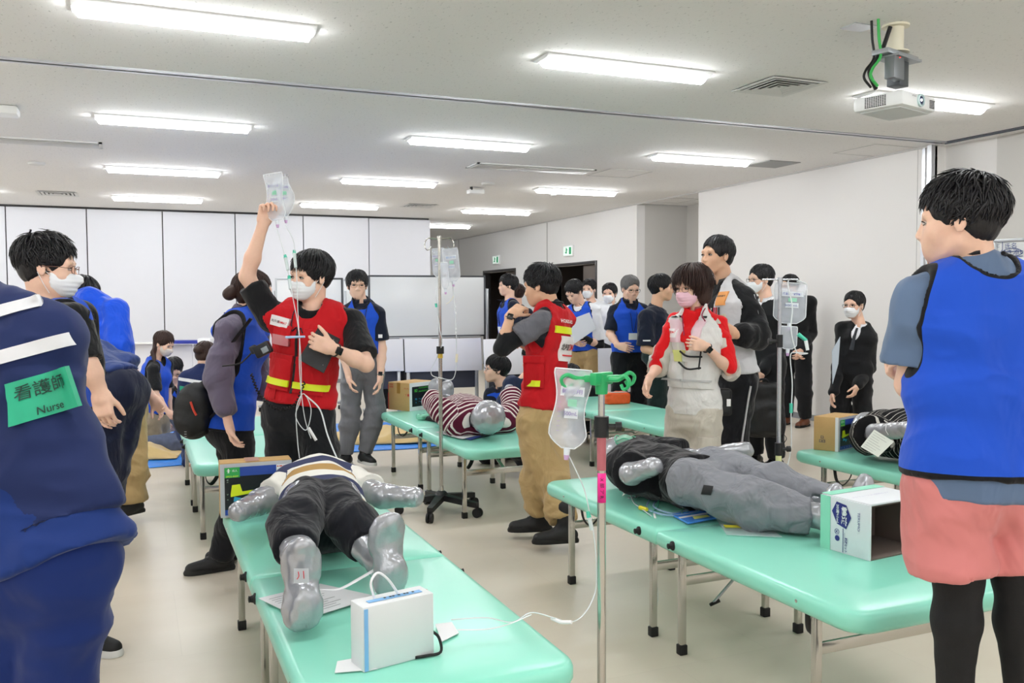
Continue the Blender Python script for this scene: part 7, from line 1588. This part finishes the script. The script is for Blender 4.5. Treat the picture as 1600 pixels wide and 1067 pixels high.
MB().obox(rc, (.042, .022, .03), Rr, .008).build('casing', dark, t); MB().obox(rc+CR*.015-CF*.024, (.016, .002, .014), Rr, .001).build('display', mat('radio_display', '8d959a', .2), t); MB().obox(rc-CR*.045+UP*.0, (.018, .014, .02), Rr, .007).build('plug', mat('plug_grey', '2a2a2e', .4), t)
MB().tube([rc-CR*.05-UP*.01, rc-CR*.09-UP*.05, rc-CR*.12-UP*.07, rc-CR*.20-UP*.08], .004, 7, sm=5).build('cable', rubber, t)
cc_ = catmull([rc-CR*.06-UP*.12, rc-CR*.02-UP*.22, rc+CR*.06-UP*.29, rc+CR*.15-UP*.27, rc+CR*.2-UP*.16], 40); k = np.arange(len(cc_)); tg = np.gradient(cc_, axis=0); tg /= np.linalg.norm(tg, axis=1)[:, None]; s1 = np.cross(tg, CF); s1 /= np.linalg.norm(s1, axis=1)[:, None]; s2 = np.cross(tg, s1)
MB().tube(cc_+(s1*np.cos(k*1.1)[:, None]+s2*np.sin(k*1.1)[:, None])*.006, .0035, 5).build('coiled_cord', rubber, t)
# mic cable on vest
# black waist bag
bc = bagp; pr = [ell(bc, (.105, .09, .14), np.array([CR, CF, UP]), .03), ell(bc+UP*.06+CR*.02, (.08, .08, .10), None, .03), ell(bc-UP*.05-CF*.06, (.075, .04, .07), np.array([CR, CF, UP]), .02), cap(bc+UP*.12+CR*.05, bc+UP*.17+CR*.07, .025, .02, .02)]
V, Q = polyg(pr, .008); V = V+vnorm(V, Q)*(.008*foldn(V*1.6))[:, None]; t = mk('waist_bag', V, Q, mat('nylon_black', '0f1012', .6, bump=(60, .3, .004))); tag(t, 'black nylon bag slung at the back of the woman with a bun', 'bag')
MB().tube([bc-CF*.10+CR*.02+UP*.07, bc-CF*.105+CR*.035+UP*.03, bc-CF*.105+CR*.05-UP*.0], .006, 6, sm=4).build('red_zip_pull', mat('orange_red', 'c8402c', .5), t)
MB().tube([bc+UP*.12+CR*.06, bc+UP*.25+CR*.13-CF*.02, bc+UP*.36+CR*.22-CF*.06, bc+UP*.5+CR*.33-CF*.06], .02, 8, sm=5, flat=.25).build('strap', strapm, t); MB().tube([bc+CR*.1-UP*.02-CF*.03, bc+CR*.18+UP*.05-CF*.08], .012, 6, flat=.4).build('side_strap', strapm, t)
mb = MB(); text_on(mb, 'l l l l l', bc-UP*.11-CR*.01-CF*.10, -UP, CR, .012, w=.05); mb.build('lettering', mat('print_soft', 'b8bcc0', .5), t, smooth=False)
# ------------- drip stands
def clamp(c, r, parent, dr=CR, name='height_clamp'):
    m = MB(); m.cyl(c-UP*.03, c+UP*.03, r*1.65, n=18); m.cyl(c+dr*r, c+dr*(r+.03), .008, n=10); m.cyl(c+dr*(r+.028), c+dr*(r+.045), .014, n=12); return m.build(name, dark, parent)
# stand A, five casters
bA = atz(690, 801); t = thing('drip_stand', 'tall steel drip stand on a five arm wheeled black base', 'drip stand', (bA[0], bA[1], 0)); dA = 6.08
zt = atd(690, 374, dA)[2]; zc_ = atd(690, 548, dA)[2]
MB().cyl(bA+UP*.14, bA+UP*(zc_+.01), .0135, n=16).build('outer_tube', chrome, t); MB().cyl(bA+UP*zc_, bA+UP*zt, .0105, n=14).build('inner_tube', chrome, t)
m = MB(); m.cyl(bA+UP*(zc_-.02), bA+UP*(zc_+.03), .026, n=18); m.build('height_clamp', dark, t); MB().cyl(bA+UP*(zc_-.05), bA+UP*(zc_-.02), .018, n=16).build('yellow_ring', mat('ring_yellow', 'd9b94a', .4), t)
hb = MB(); hb.lathe(bA+UP*.09, [(.045, 0), (.05, .03), (.035, .055), (.02, .065)], 20); hb.build('hub', dark, t); MB().cyl(bA+UP*.145, bA+UP*.19, .02, .0145, 16).build('collar', chrome, t)
for k in range(5):
    a_ = math.radians(20+72*k); d = A3(math.cos(a_), math.sin(a_), 0); s_ = np.cross(d, UP); e = bA+d*.29
    V = [bA+d*.03+s_*x*.03+UP*z for x, z in ((-1, .13), (1, .13), (1, .09), (-1, .09))]+[e+s_*x*.018+UP*z for x, z in ((-1, .10), (1, .10), (1, .065), (-1, .065))]
    MB().add(V, [(0, 1, 2, 3), (7, 6, 5, 4), (0, 4, 5, 1), (1, 5, 6, 2), (2, 6, 7, 3), (3, 7, 4, 0)]).build('base_arm', dark, t, autos=30)
    cs = MB(); cs.cyl(e-s_*.02+UP*.032, e-s_*.006+UP*.032, .032, n=16); cs.cyl(e+s_*.006+UP*.032, e+s_*.02+UP*.032, .032, n=16); cs.cyl(e+UP*.03, e+UP*.075, .009, n=8); cs.build('caster', rubber, t)
for s_ in (-1, 1):
    P = [bA+UP*zt, bA+CR*s_*.05+UP*(zt+.006), bA+CR*s_*.085+UP*(zt-.0), bA+CR*s_*.10+UP*(zt-.045), bA+CR*s_*.08+UP*(zt-.075), bA+CR*s_*.055+UP*(zt-.05)]; MB().tube(P, .0038, 8, sm=6).build('hook', chrome, t)
MB().lathe(bA+UP*(zt-.01), [(.015, 0), (.015, .03), (.004, .036)], 14).build('cap', chrome, t)
g1 = dripbag('drip bag on the wheeled stand, right one with green print', atd(703, 388, dA-.03), atd(708, 440, dA-.03), .105, th=.014, text='輸液用', lblcol='6e8fc0'); g2 = dripbag('drip bag on the wheeled stand, left one behind the pole', atd(684, 388, dA+.04), atd(686, 432, dA+.04), .10, nrm_=nrm(-CF-CR*.6), th=.014, text='輸液')
g3 = dripbag('empty crumpled drip bag hanging lowest on the wheeled stand', atd(694, 410, dA-.06), atd(696, 452, dA-.06), .05, th=.006, labels=False)
l1 = tubeline([(708, 448, dA-.03), (711, 480, dA-.03), (713, 520, dA-.03), (713, 555, dA-.03), (712, 580, dA-.03), (706, 593, dA-.02), (690, 591, dA-.03), (676, 587, dA-.02), (674, 578, dA-.02), (682, 560, dA), (691, 535, dA-.03), (687, 515, dA-.03), (683, 480, dA), (681, 450, dA+.03)], r=.003, label='clear drip line looping beside the wheeled drip stand')
MB().cyl(atd(714, 553, dA-.03), atd(713, 566, dA-.03), .009, n=10).build('roller_clamp', mat('clamp_ivory', 'e6e0c8', .4), l1); MB().cyl(atd(681, 474, dA), atd(682, 480, dA), .008).build('connector', teal, l1)
for y in (478, 487, 512, 518): MB().cyl(atd(712.5, y, dA-.03), atd(712.6, y+3, dA-.03), .006).build('connector', pwhite, l1)
tubeline([(697, 475, dA-.05), (703, 471, dA-.04), (709, 462, dA-.03)], label='short side line with ivory clip on the wheeled drip stand', m=mat('tube_ivory', 'ece6cc', .3))
# stand B, foreground
dB = 2.60; bB = atd(940, 900, dB); bB[2] = 0; t = thing('drip_stand', 'foreground steel drip stand with a green plastic hook head', 'drip stand', (bB[0], bB[1], 0)); zc_ = atd(940, 665, dB)[2]; zt = atd(940, 590, dB)[2]
MB().cyl(bB+UP*.06, bB+UP*zc_, .0128, n=20).build('outer_tube', chrome, t); MB().cyl(bB+UP*zc_, bB+UP*zt, .0098, n=18).build('inner_tube', chrome, t); clamp(bB+UP*zc_, .0128, t)
MB().cyl(bB+UP*atd(940, 733, dB)[2], bB+UP*(zc_-.03), .0133, n=20).build('red_tape', mat('tape_red', 'b4646c', .5), t)
za, zb_ = atd(940, 783, dB)[2], atd(940, 737, dB)[2]; V = []; n = 8
for z in (za, zb_):
    for k in range(n): a_ = math.pi*(.18+.64*k/(n-1)); V.append(bB+CR*math.cos(a_)*-.0145-CF*math.sin(a_)*.0145+UP*z)
tg = mk('pink_tag', V+[v_-nrm((v_-bB)*A3(1, 1, 0))*.001 for v_ in V], [(i, i+1, n+i+1, n+i) for i in range(n-1)]+[(2*n+n+i, 2*n+n+i+1, 2*n+i+1, 2*n+i) for i in range(n-1)]+[(i+1, i, 2*n+i, 2*n+i+1) for i in range(n-1)]+[(n+i, n+i+1, 3*n+i+1, 3*n+i) for i in range(n-1)], mat('tag_pink', 'f02a90', .5), t)
mb = MB(); text_on(mb, 'X 部 ア R', bB-CF*.0155+UP*(za+zb_)/2, -UP, CR, .012, w=.06); mb.build('lettering', blk_t, t, smooth=False)
gp = mat('plastic_green', '1fa863', .35, coat=.3); hz = zt+.0
m = MB(); m.cyl(bB+UP*(hz-.045), bB+UP*(hz+.012), .0175, .020, 18); m.obox(bB+UP*hz, (.052, .016, .010), np.array([CR, CF, UP]), .004); m.obox(bB+UP*hz+CR*0, (.04, .012, .018), np.array([nrm(CR*.7+CF*.7), nrm(CF*.7-CR*.7), UP]), .004)
hk = lambda d: [bB+UP*hz+d*.04, bB+UP*(hz+.002)+d*.075, bB+UP*(hz+.012)+d*.100, bB+UP*(hz+.001)+d*.118, bB+UP*(hz-.018)+d*.112, bB+UP*(hz-.024)+d*.095, bB+UP*(hz-.012)+d*.085]
m.build('hook_head', gp, t)
for d in (nrm(-CR-CF*.15), nrm(CR*.9+CF*.5), nrm(CR*.55-CF*.8), nrm(-CR*.5+CF*.9)):
    MB().tube([p for p in hk(d)], [.0085, .007, .006, .0055, .005, .005, .0045], 8, sm=5).build('hook', gp, t)
for k in range(4):
    a_ = math.radians(45+90*k); d = A3(math.cos(a_), math.sin(a_), 0); MB().tube([bB+UP*.08, bB+d*.24+UP*.035], [.014, .011], 8).build('base_arm', dark, t); MB().cyl(bB+d*.24+UP*.022-np.cross(d, UP)*.01, bB+d*.24+UP*.022+np.cross(d, UP)*.01, .022).build('caster', rubber, t)
MB().lathe(bB+UP*.05, [(.03, 0), (.03, .03), (.018, .05)], 16).build('hub', dark, t)
gB = dripbag('large clear drip bag hanging on the green hook in the foreground', atd(896, 577, dB-.02), atd(886, 700, dB-.03), .098, th=.016, taper=.45, text='輸液用', lblcol='8676b4', wr=.35)
l = tubeline([(887, 708, dB-.03), (900, 735, dB-.03), (913, 765, dB-.02), (921, 800, dB-.02), (927, 830, dB-.02), (932, 880, dB), (930, 925, dB), (912, 960, dB-.05), (890, 972, dB-.1), (868, 966, dB-.13)], r=.0018, label='drip line from the green hook bag curving onto the foreground table')
chamber((920, 806, dB-.02), (925, 828, dB-.02), l, .0065)
tubeline([(868, 966, 2.38), (830, 957, 2.45), (800, 972, 2.4), (760, 965, 2.45), (705, 968, 2.45)], label='thin clear line lying across the front table corner', r=.0018); tubeline([(830, 960, 2.42), (795, 975, 2.38), (760, 983, 2.36), (715, 984, 2.37)], label='second thin line lying on the front table corner', r=.0018)
o = MB().tube([atd(862, 966, 2.40), atd(876, 972, 2.38), atd(893, 972, 2.36)], .005, 8).build('line_clip', pwhite); tag(o, 'white clip on the drip line at the front table\'s corner', 'clip')
# stand C, tripod
bC = A3(2.80, 3.47, 0); dC = .39*bC[0]+.92*bC[1]; bC = atd(1215, 900, dC); bC[2] = 0; t = thing('drip_stand', 'folding tripod drip stand with crossbar behind the grey sweatpants dummy', 'drip stand', (bC[0], bC[1], 0))
z1, z2, z3, z4 = [atd(1215, y, dC)[2] for y in (700, 532, 437, 745)]
st = mat('pole_silver', 'b8bcc2', .25, .9)
MB().cyl(bC+UP*.09, bC+UP*z1, .0135, n=16).build('lower_tube', st, t); MB().cyl(bC+UP*z1, bC+UP*z2, .0105, n=14).build('middle_tube', st, t); MB().cyl(bC+UP*z2, bC+UP*z3, .0085, n=14).build('upper_tube', st, t); clamp(bC+UP*z1, .011, t); clamp(bC+UP*z2, .009, t, -CR)
MB().tube([bC-CR*.085+UP*z3, bC+CR*.085+UP*z3], .004, 8).build('crossbar', st, t); MB().lathe(bC+UP*(z3-.02), [(.012, 0), (.012, .03)], 12).build('cap', st, t)
MB().cyl(bC+UP*(z4-.0), bC+UP*(z1-.03), .0142, n=16).build('yellow_tag', mat('tag_lemon', 'd9dda0', .5), t)
for k, p in enumerate((atz(1113, 950), atz(1311, 945), bC+CF*.4+CR*.05)):
    d = nrm((p-bC)*A3(1, 1, 0)); L_ = np.linalg.norm((p-bC)[:2]); e = bC+d*L_; MB().tube([bC+UP*.36, e+UP*.02], .0075, 8).build('tripod_leg', st, t); MB().tube([e+UP*.016+d*.012, e-d*.035+UP*.035], [.008, .011], 8).build('rubber_tip', rubber, t); MB().tube([bC+UP*.12, bC+d*L_*.55+UP*.17], .005, 8).build('leg_strut', st, t)
MB().lathe(bC+UP*.33, [(.022, 0), (.022, .06)], 14).build('leg_collar', dark, t); MB().lathe(bC+UP*.08, [(.02, 0), (.02, .04)], 14).build('strut_collar', dark, t)
dripbag('printed drip bag hanging on the tripod stand\'s crossbar', atd(1236, 442, dC-.03), atd(1233, 505, dC-.03), .155, th=.015, text='生食', lblcol='4f58a0'); dripbag('small clear pouch hanging lowest on the tripod stand', atd(1233, 510, dC-.05), atd(1231, 545, dC-.05), .08, th=.012, labels=False)
l = tubeline([(1245, 440, dC-.03), (1258, 442, dC-.05), (1232, 438, dC-.06), (1238, 480, dC-.07), (1236, 515, dC-.07), (1245, 550, dC-.07), (1262, 552, dC-.07), (1245, 551, dC-.07), (1235, 556, dC-.06), (1238, 600, dC-.05), (1236, 650, dC-.05), (1236, 700, dC), (1226, 745, dC)], r=.003, label='clear drip line hanging from the tripod stand')
MB().cyl(atd(1247, 522, dC-.09), atd(1260, 532, dC-.09), .010, .008, 12).build('teal_connector', teal, l); MB().cyl(atd(1259, 532, dC-.09), atd(1262, 547, dC-.09), .009, .008, 12).build('filter', mat('filter_white', 'e6ecec', .2), l); MB().cyl(atd(1236, 630, dC-.05), atd(1236, 645, dC-.05), .008, n=10).build('roller_clamp', teal, l)
# mask, tubes and small things on the sweatpants table
hd = qc.P['head']; fdir = nrm(qc.fw); mc = hd+UP*.085-qc.up*.06
V, Q = polyg([ell(mc, (.05, .06, .045), None, .02), cap(mc, mc+UP*.03, .018, .012, .01), sub(ell(mc-UP*.02, (.045, .055, .035)), .003)], .006); o = mk('oxygen_mask', V, Q, mat('mask_clear_green', '9fdcc0', .15, alpha=.55)); tag(o, 'clear green oxygen mask on the hoodie dummy\'s face', 'mask')
bg = MB()
for k in range(3): bg.tube([mc+A3(math.cos(a_)*.05, math.sin(a_)*.06, .01*math.sin(3*a_+k)+.012*k) for a_ in np.linspace(0, 6.28, 20)], .0028, 6)
bg.build('elastic_cord', grt, o)
p = lambda x, y, z=.012: (lambda q_: A3(q_[0], q_[1], ZT+z))(atz(x, y, ZT+z))
for i, (pts, r, m_, lb) in enumerate((([(1006, 765), (1012, 755), (1030, 752), (1028, 790), (1020, 800)], .003, grt, 'green oxygen tube curling over the hoodie'),
    ([(1015, 780), (1012, 795), (1045, 805), (1085, 800), (1095, 785), (1060, 776), (1030, 780), (1022, 792), (1050, 802), (1078, 795)], .0045, bluet, 'coiled bluish tube on the grey sweatpants table'),
    ([(1065, 803), (1070, 790), (1085, 787), (1092, 798), (1080, 804)], .003, grt, 'green tube loop next to the blue booklet'),
    ([(985, 772), (990, 785), (1000, 793), (1018, 806)], .0025, tubem, 'thin clear tube with yellow connector near the hoodie'))):
    tag(MB().tube([p(x, y, .012+(.05 if i == 0 and y < 770 else 0)) for x, y in pts], r, 7, sm=8).build('tube', m_), lb, 'tube')
for (x0, y0, x1, y1), lb in (((1000, 793, 1011, 796), 'yellow cylinder connector at the table edge near the hoodie'), ((1048, 780, 1059, 779), 'yellow connector on the coiled bluish tube')): tag(MB().cyl(p(x0, y0, .016), p(x1, y1, .016), .010, .0085, 14).build('connector', yelc), lb, 'connector')
e0 = p(1022, 802, .006); tag(MB().tube([e0, e0-CR*.005-CF*.05, e0-CF*.1-UP*.05, e0-CF*.1-UP*.2-CR*.02, e0-CF*.09-UP*.33, e0-CF*.1-UP*.42-CR*.01], .005, 6, sm=6, flat=.3).build('white_strip', mat('strip_white', 'e9ece8', .5)), 'thin white strip hanging over the edge of the sweatpants table', 'strip')
for k in range(7): x_, y_ = 985+6*k, 778-1.2*k; tag(MB().torus(p(x_, y_, .006), UP, .012, .0018, seg=12).build('safety_pin', steel), 'small steel safety pin in the heap at the hoodie dummy\'s side', 'pin', 'safety pins on the sweatpants table')
# items on the striped dummy's table
c = atz(700, 660, ZT+.02); V, Q = polyg([ell(atz(668, 650, ZT+.03), (.09, .06, .03), None, .02), ell(atz(678, 645, ZT+.04), (.05, .04, .035), None, .02)], .008); V = V+vnorm(V, Q)*(.012*foldn(V*2.2))[:, None]; V[:, 2] = np.maximum(V[:, 2], ZT+.003); tag(mk('plastic_bag', V, Q, mat('bag_mint', '8fe0bf', .2, alpha=.6)), 'crumpled clear green plastic bag beside the striped dummy\'s arm', 'bag')
V, Q = polyg([cap(atz(663, 653, ZT+.015), atz(690, 658, ZT+.015), .022, .03, .02), cap(atz(690, 658, ZT+.015), atz(705, 657, ZT+.015), .03, .03, .02)], .008); V[:, 2] = np.maximum(V[:, 2], ZT+.003); tag(mk('black_glove', V, Q, blackc), 'flat black glove lying beside the striped dummy\'s arm', 'glove')
tag(MB().obox(aty(722, 622, 6.75)+UP*0, (.07, .05, .012), np.array([nrm(CR-UP*.2), CF, nrm(UP+CR*.2)]), .004).build('blue_case', mat('case_blue', '4a9fe6', .4)), 'light blue case on the striped dummy\'s lap', 'case')
# backpack of the man in suit
bc = atd(1192, 640, 7.45); pr = [rbox(bc, (.15, .09, .225), np.array([CR, CF, UP]), .05, .03), rbox(bc-CF*.08-UP*.06, (.11, .05, .13), np.array([CR, CF, UP]), .04, .03)]
V, Q = polyg(pr, .011); V = V+vnorm(V, Q)*(.009*foldn(V*1.4))[:, None]; t = mk('backpack', V, Q, MATS['nylon_black']); tag(t, 'black backpack carried by the masked man in a black suit', 'backpack')
MB().tube([bc+UP*.2-CR*.05, bc+UP*.25-CR*.03, bc+UP*.25+CR*.03, bc+UP*.2+CR*.05], .010, 7, sm=4).build('carry_handle', strapm, t); MB().tube([bc-UP*.18+CR*.14, bc-UP*.24+CR*.2, bc-UP*.3+CR*.17, bc-UP*.36+CR*.19], .008, 6, sm=4, flat=.3).build('strap', strapm, t)
# black pouch at the woman's hip
bc = atd(1131, 628, 5.50); t = mk('hip_pouch', *polyg([rbox(bc, (.045, .04, .085), np.array([CR, CF, UP]), .02, .02)], .008), MATS['nylon_black']); tag(t, 'black hip pouch hanging beside the white vest woman', 'pouch'); MB().obox(bc+CR*.02-CF*.041, (.012, .003, .022), np.array([CR, CF, UP])).build('white_patch', badgew, t, smooth=False); MB().tube([bc+UP*.08, bc-CR*.05+UP*.03, bc-CR*.06-UP*.04], .01, 6, sm=4, flat=.4).build('red_strap', sred, t)
# orange bag, board held by the reader, sheet in suit man's hand
bc = A3(3.88, 7.35, ZT+.055); bc = atd(962, 610, .39*3.88+.92*7.35); bc[2] = ZT+.05; V, Q = polyg([rbox(bc, (.12, .08, .055), np.array([nrm(CR+CF*.3), nrm(CF-CR*.3), UP]), .02, .02)], .01); V = V+vnorm(V, Q)*(.008*foldn(V*2))[:, None]; V[:, 2] = np.maximum(V[:, 2], ZT+.003); t = mk('orange_bag', V, Q, mat('nylon_orange', 'e2571e', .45, bump=(50, .3, .005), var=.15)); tag(t, 'orange zip bag on the empty mint table', 'bag'); MB().tube([bc+UP*.06-CR*.1-CF*.05, bc+UP*.062-CF*.07, bc+UP*.06+CR*.1-CF*.03], .005, 6, sm=4).build('zip', mat('zip_grey', 'c8cbcf', .4), t)
P = [atd(884, 502, 9.58), atd(921, 488, 9.58), atd(931, 513, 9.5), atd(890, 541, 9.5)]; tag(MB().slab(*P, A3(0, -.004, -.006)).build('writing_board', mat('board_grey', 'c3c6ca', .5), None, smooth=False), 'white board held by the man in white tee and blue bib', 'board')
P = [atd(1300, 548, 7.85), atd(1313, 526, 7.85), atd(1310, 568, 7.85), atd(1301, 600, 7.85)]; tag(MB().slab(*P, CF*.006).build('document_folder', mat('folder_pale', 'bcc8d4', .5), None, smooth=False), 'pale striped folder held by the short man at the right wall', 'folder')
P = [atd(1014, 556, 8.1), atd(1040, 545, 8.1), atd(1046, 575, 8.1), atd(1012, 590, 8.1)]; tag(MB().slab(*P, CF*.006).build('document_folder', pwhite, None, smooth=False), 'white folder held by the man in navy polo', 'folder')
P = [atd(1222, 560, 10.5), atd(1230, 556, 10.5), atd(1232, 605, 10.5), atd(1224, 608, 10.5)]
# crouching helper in black behind the drip bag
q = pose(922, 9.05, 1.68, face=175, J=dict(neck=(908, 600, 0), head=(893, 590, -.1), pelvis=(918, 660, 0), shR=(925, 612, 0), shL=(895, 612, 0), knR=(935, 670, .3), knL=(905, 670, .3), anR=(932, 682, .1), anL=(912, 678, .15), elR=(935, 640, .1), elL=(890, 640, .1)), hpitch=40)
body('person', 'crouching person in black with a red waistband behind the hanging drip bag', q, h=.010, face=False); hair('short', q.hc, q.hR, q.hs, hairb, q.o, seed=31, det=.4, h=.009); shirt(q, blackc, 1.6, h=.011, name='jacket', hem=-.02); trousers(q, K_black, h=.014)
MB().tube([on(q, x, -.30)-q.fw*(.15-.5*x*x) for x in np.linspace(-.17, .17, 9)], .010, 6).build('waistband', sred, q.o)
for n in 'LR': shoe(q, n, mat('sneaker_grey', 'c9c6c4', .6), sole_w, q.o)
